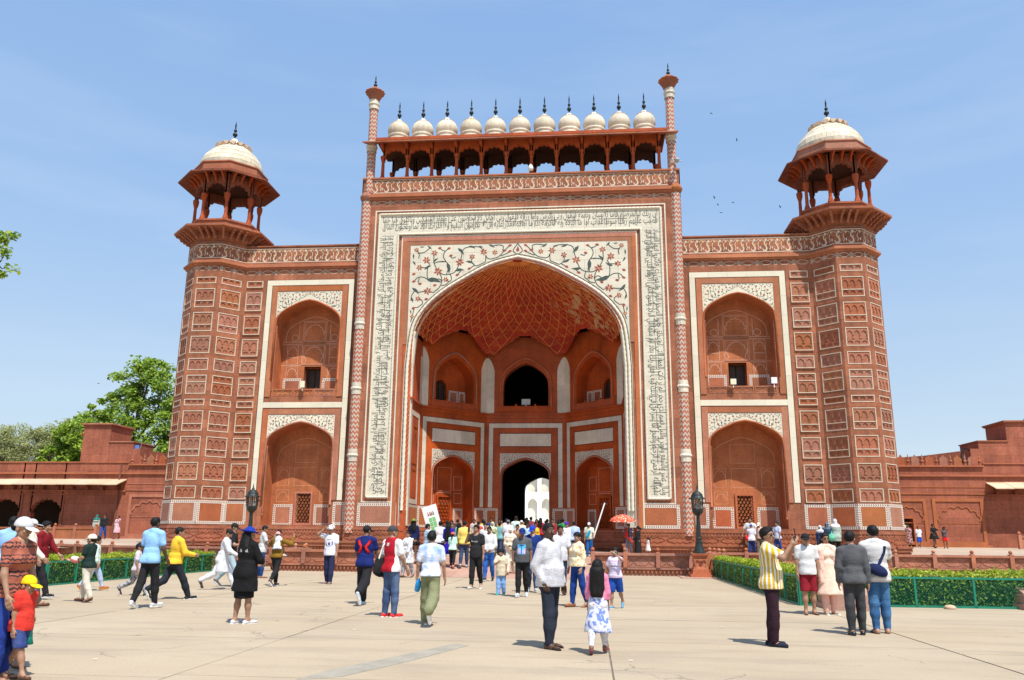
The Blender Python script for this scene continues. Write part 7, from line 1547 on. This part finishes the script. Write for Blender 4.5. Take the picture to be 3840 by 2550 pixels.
person('whitejeans', 'man in white long-sleeved shirt and bright blue jeans walking with hands clasped', -6, ('shirt', C((.64, .64, .64)), 1.8, .51, .022), ('jeans', C((.02, .09, .36), 'denim', (.06, .2, .55))), ('shoe', BSH), 'short', None, STEP, (8, 10, 42, -34), (8, 10, 42, -34), SK1, 0, False, .1, 0, -12, 10, False, True)
person('kidbeige', 'small boy in beige tee and light blue trousers drinking as he walks', -4, ('tee', C((.62, .54, .40)), 1., .42, .022), ('trousers', C((.22, .40, .72), 'denim', (.3, .5, .8))), ('shoe', C((.02, .34, .32))), 'short', None, (4, 2, -4, 8), (30, 14, 120, -40), HANG, SK2, .75, False, .1, 0, 0, 18)
p = person('greytee', 'stout man in grey tee with a picture print, black jeans and blue cap', -2, ('tee', C((.085, .09, .098)), .95, .49, .018), ('jeans', BTR, .03), ('shoe', C((.5, .6, .68))), 'short', ('cap', C((.012, .03, .16))), (8, 4, -10, 10), (2, 11, 10, 2), (2, 11, 10, 2), SK1, 0, False, .5, 0, -6, 8)
q = p['Z']; print_patch(p, ([(-.11, .11, q(.61), q(.755), 0), (-.10, -.07, q(.615), q(.70), 1), (-.05, -.03, q(.615), q(.68), 1), (-.01, .01, q(.615), q(.73), 2), (.03, .05, q(.615), q(.69), 1), (.07, .10, q(.615), q(.71), 1), (-.06, .06, q(.735), q(.75), 2)], [C((.08, .42, .75)), C((.65, .28, .34)), C((.02, .04, .14))]), 1)
person('cream', 'woman in cream suit and headscarf with sunglasses and a black shoulder bag', -4, ('jacket', C((.74, .62, .46)), 1.9, .52, .03, 1.1), ('baggy', C((.74, .64, .50))), ('sandal', C((.3, .1, .05))), None, None, STEP, (10, 12, 70, -45), (6, 12, 40, -25), SK2, 0, True, .3, 0, 0, 4, C((.35, .5, .5), rough=.2), False, None, ('hijab', C((.72, .6, .48))))
person('navytee', 'man in navy tee and bright blue cap walking behind the grey tee', 4, ('tee', C((.008, .03, .16)), .95, .48, .018), ('jeans', DKJ), ('shoe', C((.45, .48, .5))), 'short', ('cap', C((.015, .05, .42))), STEPL, HANG, HANG, SK2, 0, False, .1, 0, 20, 14)
p = person('behindmain', 'man in plain white shirt standing right behind the heavy man in printed shirt', 10, ('shirt', C((.58, .58, .62)), 1., .48, .018), ('jeans', DKJ), ('shoe', BSH), 'short', None, STEP, (4, 9, 14, 4), (14, 9, 40, 0), SK1, 0, False, .2)
mb = MB(); mb.smooth = True; mb.lathe([(0, -.11), (.045, -.11), (.05, -.07), (.05, .05), (.03, .09), (.03, .12), (0, .12)], 0, 0, 12); held('water_bottle', 'pink bottle in the hand of the man behind the printed shirt', 'bottle', mb, mat('pink_plastic', (.75, .03, .12), .3, .1, 10), p, -1, (0, 0, -.08), (1.2, 0, 0))
person('yellowprint', 'woman in cream blouse with yellow flowers and blue jeans reaching back to a girl', -52, ('shirt', C((.76, .66, .48), 'spots', (.62, .36, .06), 1.), 1.9, .53, .022, 1.1), ('jeans', C((.01, .045, .22))), ('sandal', C((.2, .08, .03))), 'bun', None, (8, 4, -10, 10), (4, 12, 16, 6), (-4, 10, 20, 4), SK2, 0, True, .3, 0, -12, 14)
p = person('girlblue', 'girl in striped white tee and blue shorts shading her eyes with one hand', -18, ('tee', C((.74, .72, .78), 'bands', (.55, .35, .62), 1.1), .9, .5, .016), ('shorts', C((.012, .06, .30)), .1), ('shoe', C((.12, .30, .45))), 'pony', None, (10, 6, -16, 26), (-6, 24, 10, 24), (90, 26, 168, -50), SK2, .5, True, .1, 0, -10, -2, C((.01, .2, .16), rough=.2))
print_text(p, 'smile', p['Z'](.70), .15, 1, C((.06, .07, .2)))
# --- on the ramp
G1 = 'visitors crowding at the doorway'
person('yellowback', "man in yellow shirt, dark jeans and black cap walking up the ramp", 178, ('shirt', C((.78, .58, .14)), 1.8, .49, .024), ('jeans', DKJ), ('shoe', C((.4, .4, .42))), 'short', ('cap', BTR), STEP, HANG, HANG, SK2, 0, False, .3)
person('bluedress', 'long-haired woman in vivid blue dress walking up the ramp', 170, ('dress', C((.025, .012, .42)), 1.4, .26, .016, 1.15), None, ('shoe', C((.6, .05, .05))), 'long', None, STEP, (10, 10, 50, -10), (10, 10, 50, -10), SK2, 0, True, .1)
person('mint', 'girl in mint tee, black leggings and coral cap walking up the ramp', 176, ('tee', C((.50, .78, .64)), 1., .5, .018), ('leggings', BTR), ('shoe', C((.6, .3, .25))), 'pony', ('cap', C((.75, .12, .08))), STEPL, HANG, HANG, SK2, .4, True)
person('plaid', 'man in pale blue checked shirt left of the vivid blue dress', 120, ('shirt', C((.55, .68, .78), 'plaid', (.2, .3, .42), .5), 1.6, .48, .02), ('jeans', DKJ), ('shoe', BSH), 'short', None, STEP, HANG, HANG, SK2, 0, False, .2)
p = person('whiteback', 'man in white shirt carrying a sign board, left of the vivid blue dress', 165, ('shirt', C((.80, .80, .80)), 1.2, .49, .02), ('jeans', DKJ), ('shoe', BSH), 'short', None, STEP, HANG, (50, 10, 120, -10), SK2, 0, False, .2, 2, -30)
person('bearded', 'bearded man in white shirt coming down behind the black lettered tee', -4, ('shirt', WT, 1.7, .49, .018), ('trousers', C((.1, .1, .12))), ('shoe', BSH), 'short', None, STEP, HANG, HANG, SK2, 0, False, .1, 0, 0, 4, False, False, HAIR)
person('camo', 'woman in green patterned headscarf behind the man in white shirt and jeans', -2, ('kurta', C((.28, .33, .16), 'blotch', (.6, .6, .4), 1.5), 1.9, .3, .02, 1.2), ('trousers', C((.2, .2, .12))), ('sandal', SND), None, None, STEP, HANG, HANG, SK2, 0, True, .2, 0, 0, 4, M['blackpl'], False, None, ('hijab', C((.40, .44, .26), 'blotch', (.7, .7, .5), 2.)))
person('greycapwhite', 'man in white tee and grey beanie with a dark strap across his back', 176, ('tee', C((.78, .76, .80)), .95, .48, .022), ('jeans', DKJ), ('shoe', BSH), 'short', ('beanie', C((.16, .16, .18))), STEP, HANG, HANG, SK2, 0, False, .35)
person('womanb', 'woman in brown patterned top just behind the blue caps', -4, ('kurta', C((.25, .12, .06), 'spots', (.6, .45, .3), 1.5), .9, .35, .016, 1.1), ('trousers', C((.1, .05, .04))), ('sandal', SND), 'bun', None, STEP, HANG, HANG, SK1, 0, True, .1)
person('teal', 'man in teal tee walking up beside the green headscarf', 172, ('tee', C((.16, .38, .38)), .95, .48, .018), ('jeans', DKJ), ('shoe', BSH), 'short', None, STEPL, HANG, HANG, SK1)
person('wcap', 'person in cream shirt and white cap going in, right of the grey beanie', 170, ('shirt', C((.75, .66, .5)), 1., .48, .018), ('trousers', C((.2, .2, .22))), ('shoe', BSH), 'short', ('cap', WT), STEP, HANG, HANG, SK2)
person('blueman', 'dark-haired man in sky blue shirt coming out behind the bright blue cap', -8, ('shirt', C((.4, .62, .82)), 1.2, .48, .018), ('trousers', BTR), ('shoe', BSH), 'short', None, STEP, HANG, HANG, SK4)
CR = [('orange', 'person in red and orange top at the doorway, left of the black lettered tee', (.62, .08, .05), 175, False, 'short'), ('teal2', 'man in pale green shirt in the dark doorway', (.55, .68, .62), 178, False, 'short'), ('yel', 'woman with yellow scarf against the bright doorway', (.65, .42, .04), 20, True, 'short'), ('red', 'woman in red sari against the bright doorway', (.40, .02, .03), 170, True, 'mid'), ('dk1', 'person in black before the bright doorway, right of the red sari', (.03, .03, .035), 175, False, 'short'), ('red2', 'person in dark red at the right doorpost', (.30, .03, .03), 0, False, 'short'), ('dk2', 'person in navy left of the doorway', (.03, .04, .12), 10, False, 'short'), ('dk3', 'person in rust top just inside the left doorpost', (.25, .10, .07), 0, False, 'short'), ('dk4', 'person in white and pink inside the doorway', (.7, .6, .62), 175, True, 'short'), ('w1', 'man in white shirt climbing toward the left of the doorway', (.74, .74, .76), 178, False, 'short'), ('c1', 'person in dark brown before the left niche', (.12, .06, .05), 0, True, 'mid'), ('c2', 'person in black before the left screen', (.03, .03, .03), 178, False, 'short'), ('c3', 'person in charcoal at the left end of the doorway crowd', (.06, .06, .07), 170, False, 'short'), ('c4', 'long-haired woman in cyan top beside the vivid blue dress', (.10, .45, .55), 175, True, 'long'), ('c5', 'person in maroon inside the passage against the light', (.2, .05, .06), 178, False, 'short'), ('c6', 'person in mustard top inside the passage', (.4, .25, .05), 178, True, 'mid')]
for pid, lab, c, fc, fm, hr in CR: person(pid, lab, fc, ('shirt', C(c), 1.2, .48, .018), ('trousers', C((.05, .05, .07))), ('shoe', BSH), hr, None, STEP, HANG, HANG, SK1, 0, fm, group=G1)
xs_ = [(-2.0, 2.2), (-.9, 1.5), (.9, 3.2), (.2, 6.8), (.75, 8.5), (1.05, 12), (.5, 14), (-.2, 9), (2.2, 2.6), (-2.4, 1.6), (.85, 5.6), (1.2, 7.4)]
for i, (x, y) in enumerate(xs_):
    k = 'crowd%d' % i; PP[k] = (x, y, .82, 1.62+.1*random.random()); c = random.choice([(.3, .05, .06), (.5, .45, .42), (.05, .06, .1), (.15, .3, .3), (.6, .5, .1), (.45, .1, .2), (.1, .1, .1)])
    nm = {(.3, .05, .06): 'dark red', (.5, .45, .42): 'grey-beige', (.05, .06, .1): 'dark navy', (.15, .3, .3): 'dull teal', (.6, .5, .1): 'ochre', (.45, .1, .2): 'magenta', (.1, .1, .1): 'charcoal'}[c]
    wh = ('at the foot of the left niche', 'by the left doorpost', 'at the right of the doorway', 'in the doorway itself', 'well inside the passage', 'deep in the passage', 'deepest in the passage', 'inside the dark left half of the passage', 'at the right niche wall', 'before the left diagonal niche', 'in the lit right half of the doorway', 'just past the right doorpost')[i]
    person(k, 'visitor in %s top standing %s' % (nm, wh), random.choice((0, 178, 160, 20)), ('shirt', C(c), 1.2, .48, .018), ('trousers', C((.05, .05, .07))), ('shoe', BSH), random.choice(('short', 'mid', 'short')), None, STEP, HANG, HANG, SK1, 0, i % 2 == 0, group=G1)
# --- right of the ramp
person('turban', 'white-bearded man in white shirt and purple turban', -4, ('shirt', C((.78, .76, .80)), 1., .45, .022), ('shorts', C((.3, .3, .32)), .1), ('shoe', BSH), 'short', ('turban', C((.08, .03, .36))), STAND, HANG, HANG, SK2, 0, False, .3, 0, 0, 4, False, False, GREY_H)
person('blueshirt', 'man in pale blue shirt and dark trousers beside the purple turban, seen from behind', 172, ('shirt', C((.42, .55, .80)), 1.8, .5, .02), ('trousers', C((.02, .025, .05))), ('shoe', BSH), 'short', None, STAND, HANG, HANG, SK2, 0, False, .2)
person('greenman', 'man in green tee standing left of the purple turban', 160, ('tee', C((.015, .28, .07)), .95, .48, .018), ('jeans', C((.1, .12, .15))), ('shoe', BSH), 'short', None, STAND, HANG, HANG, SK1)
p = person('whitecap', 'man in pale printed shirt and white cap with a cyan sling bag on his chest', -2, ('shirt', C((.66, .64, .52), 'blotch', (.4, .4, .3), 2.5), .95, .5, .02), ('jeans', C((.02, .12, .36))), ('shoe', BSH), 'short', ('cap', WT), STAND, HANG, (20, 10, 60, 0), SK2, 0, False, .1)
bg = empty('sling_bag', tuple(p['world'](surf(p, .02, p['Z'](.66), 1, .04))), p['rz'], label='cyan sling bag across the chest of the man in white cap', cat='bag'); VV, FF = grow([cone((.07, 0, -.12), (-.06, 0, .12), .07, .05)], .02, .02); link('pouch', fast_mesh('pouch', VV, FF, smooth=True), C((.01, .32, .52)), bg)
mb = MB(); mb.box(-.03, .03, -.01, .04, 0, 1.75); o = mb.build('white_board', 'whitep', None, (4.05, -3.6, 1.55), (.0, .33, 0)); tag(o, 'narrow white board leaning up to the right behind the man in white cap', 'board')
p = person('umbrella', 'man in dark checked shirt and grey trousers under a patterned umbrella', -14, ('shirt', C((.05, .06, .10), 'plaid', (.3, .3, .35), .45), 1.6, .5, .02), ('trousers', C((.2, .19, .23))), ('shoe', BSH), 'short', None, STEP, (70, 10, 140, -20), (60, 10, 140, -24), SK1, 0, False, .1)
um = empty('umbrella', tuple(p['world'](p['hand'][1]+A3(0, 0, 0))), 0, label='open orange and red flowered umbrella over the man in checked shirt', cat='umbrella')
mb = MB(); mb.tube([(0, 0, -.1), (0, 0, .62)], .008, 6); mb.build('shaft', 'grey', um); mb = MB(); mb.lathe([(.62, .28), (.55, .38), (.4, .48), (.2, .555), (.0, .59)], -.1, 0, 8, mod=lambda i, k: 1); mb.lathe([(.62, .28), (.54, .37), (.39, .47), (.19, .545), (.0, .575)], -.1, 0, 8); mb.build('canopy', C((.70, .10, .06), 'spots', (.8, .55, .35), .8), um, None, (.12, 0, 0))
PP['held_child'] = (PP['umbrella'][0]-.12, PP['umbrella'][1]-.24, PP['umbrella'][2]+.62, .82); person('held_child', 'toddler in red held up in the arms of the man under the umbrella', 90, ('tee', C((.62, .02, .02)), 1.2, .45, .014), ('trousers', C((.6, .02, .02))), ('shoe', BSH), 'short', ('beanie', C((.68, .02, .02))), (60, 50, 60, 50), HANG, HANG, SK2, 1.2)
person('blackwoman', 'woman in long black dress and ponytail behind the terrace wall', -110, ('dress', BTR, 1.9, .12, .02, 1.2), None, ('shoe', BSH), 'pony', None, STAND, HANG, (10, 10, 40, 10), SK2, 0, True, .2)
person('whitegirl', 'little girl in white dress with red sash behind the terrace wall', -70, ('dress', C((.74, .70, .66), 'dots', (.5, .2, .2), .7), .2, .3, .014, 1.7), None, ('shoe', WT), 'pony', None, STEP, (20, 20, 50, 10), HANG, SK2, 1., True)
# --- right wing terrace
person('Rwhite', 'man in white tee leaning on the plinth before the lattice screen', -10, ('tee', WT, .95, .48, .018), ('trousers', C((.2, .21, .17))), ('shoe', BSH), 'short', None, STAND, (4, 30, 10, 10), (4, 30, 10, 10), SK2)
p = person('Rbluecap', 'man in white tee and blue cap with a red bag on his hip', 150, ('tee', C((.72, .70, .76)), .95, .47, .02), ('jeans', C((.012, .03, .14))), ('shoe', BSH), 'short', ('cap', C((.03, .09, .26))), STEP, HANG, HANG, SK2, 0, False, .1)
hb = empty('shoulder_bag', tuple(p['world'](A3(-.22, -.06, p['Z'](.56)))), p['rz'], label='red shoulder bag of the man in blue cap on the right terrace', cat='bag'); VV, FF = grow([ell((0, 0, 0), (.08, .17, .15))], .024, .02); link('bag_body', fast_mesh('bag_body', VV, FF, smooth=True), C((.6, .02, .03)), hb); mb = MB(); mb.tube([(0, -.05, .12), (.15, 0, .4), (.2, .05, .5)], .015, 5); mb.build('strap', BTR, hb)
person('Rpink', 'man in pale pink shirt and cream cap bending beside the blue cap', -20, ('shirt', C((.70, .48, .38)), 1., .5, .02), ('trousers', C((.14, .11, .09))), ('shoe', BSH), 'short', ('cap', C((.75, .68, .5))), STEP, HANG, HANG, SK1, 0, False, .2, 12)
person('Rgrey', 'man in light blue tee behind the yellow stripes', -60, ('tee', C((.55, .62, .80)), .9, .48, .018), ('jeans', C((.02, .06, .24))), ('shoe', BSH), 'short', None, STEP, (20, 8, 90, -6), HANG, SK2)
person('hijab1', 'woman in white headscarf and navy dress on the right terrace', -40, ('dress', C((.03, .06, .14)), 1.9, .1, .02, 1.2), None, ('shoe', BSH), None, None, STAND, HANG, HANG, SK2, 0, True, .1, 0, 0, 4, False, False, None, ('hijab', WT))
person('darkpack', 'person in dark blue scarf between the two white headscarves', 150, ('jacket', C((.03, .06, .10)), 1.9, .45, .04), ('trousers', BTR), ('shoe', BSH), None, None, STAND, HANG, HANG, SK2, 0, False, .3, 0, 0, 4, False, False, None, ('hijab', C((.02, .05, .10), 'plaid', (.2, .25, .3), .5)))
p = person('hijab2', 'woman in white headscarf and sage jacket on the right terrace', 170, ('jacket', C((.36, .44, .38)), 1.9, .4, .03, 1.1), ('trousers', BTR), ('shoe', BSH), None, None, STEP, HANG, HANG, SK2, 0, True, .1, 0, 0, 4, False, False, None, ('hijab', C((.74, .74, .72))))
VV, FF = grow([ell((0, 0, 0), (.15, .1, .2)), cone((0, 0, .15), (.03, 0, .3), .05, .03)], .024, .03, (), .006); o = link('carrier_bag', fast_mesh('carrier_bag', VV, FF, smooth=True), C((.12, .50, .32))); o.location = p['world'](A3(.1, -.25, p['Z'](.50))) ; o.location.x -= .35; tag(o, 'pale green carrier bag hanging by the woman in sage jacket', 'bag')
# --- far right and far left
person('door1', 'woman in maroon patterned dress by the right side door', -20, ('dress', C((.22, .06, .07), 'blotch', (.5, .4, .38), 2.), 1., .2, .02, 1.2), None, ('shoe', C((.6, .5, .05))), 'mid', None, STEP, HANG, HANG, SK1, 0, True, .2)
person('door2', 'man in pale shirt standing in the shade of the right side door', 0, ('shirt', C((.5, .45, .3)), 1., .48, .018), ('trousers', C((.06, .06, .06))), ('shoe', BSH), 'short', None, STAND, HANG, HANG, SK4)
person('boyR', 'boy in white tee and bright blue shorts by the right gallery wall', 0, ('tee', C((.75, .75, .85)), .95, .5, .02), ('shorts', C((.01, .08, .55)), .05), ('shoe', WT), 'short', None, STAND, HANG, HANG, SK2, .3)
person('blackR', 'woman in flaring black dress reaching out by the right gallery wall', 20, ('dress', C((.012, .012, .014)), 1., .36, .02, 1.75), None, ('shoe', SND), 'bun', None, STEP, (10, 14, 40, -10), (10, 60, 20, 80), SK1, 0, True, .45)
person('redR', 'girl in grey top and red shorts standing on one leg by the right gallery wall', -10, ('tee', C((.10, .09, .11)), .3, .53, .014), ('shorts', C((.65, .02, .02)), -.15), ('shoe', SND), 'mid', None, (2, 0, 20, 40), HANG, (130, 30, 190, -40), SK1, .3, True)
person('Lgreen', 'woman in grey-green dress and teal headscarf before the left gallery', 10, ('dress', C((.28, .36, .30), 'blotch', (.5, .55, .48), 2.), 1.9, .1, .02, 1.3), None, ('shoe', SND), None, None, STEP, HANG, HANG, SK2, 0, True, .1, 0, 0, 4, False, False, None, ('hijab', C((.01, .18, .16))))
person('Lblack', 'man in black shirt and blue jeans before the left gallery', 5, ('shirt', C((.02, .02, .024)), 1.8, .48, .018), ('jeans', C((.03, .09, .36))), ('shoe', BSH), 'short', None, STEP, HANG, HANG, SK1)
person('Lpink', 'woman in pink floral dress shading her face by the drainpipe', 0, ('dress', C((.72, .32, .42), 'blotch', (.75, .66, .64), 2.), 1.3, .26, .02, 1.3), None, ('shoe', C((.3, .02, .05))), 'bun', None, STEP, HANG, (100, 30, 170, -40), SK1, 0, True, .15)
# the sign board
b = empty('sign_board', (-3.05, -6.4, 1.72), 0, label='tilted white sign board with small figures and a green grid above the crowd', cat='sign'); b.rotation_euler = (0, -.30, 0)
mb = MB(lambda u, v, w: (u, -w, v)); mb.box(-.34, .34, 0, 1.25, -.02, .02); mb.build('board', 'whitep', b)
mb = MB(lambda u, v, w: (u, -w, v))
for i in range(2):
    for j in range(3): mb.rect(-.14+i*.16, .0+i*.16, .12+j*.2, .30+j*.2, .024)
mb.build('green_panel', mat('green_print', (.20, .50, .16), .5, .1, 4), b)
mb = MB(lambda u, v, w: (u, -w, v))
for i, x in enumerate((-.12, -.03, .04, .12)): mb.poly([(x-.035, .8), (x+.035, .8), (x+.02, .93), (x, 1.0), (x-.02, .93)], .024, i % 2)
mb.build('printed_figure', [mat('red_print', (.45, .08, .06), .5, .1, 4), mat('brown_print', (.2, .12, .08), .5, .1, 4)], b)
# ochre leaf by the fence
mb = MB(); mb.smooth = True; mb.lathe([(0, .10), (.1, .08), (.15, .03), (.13, 0)], 12.5, -22.35, 9); tag(mb.build('stone', 'plaster'), 'small pale stone lying at the foot of the right wire fence', 'stone')
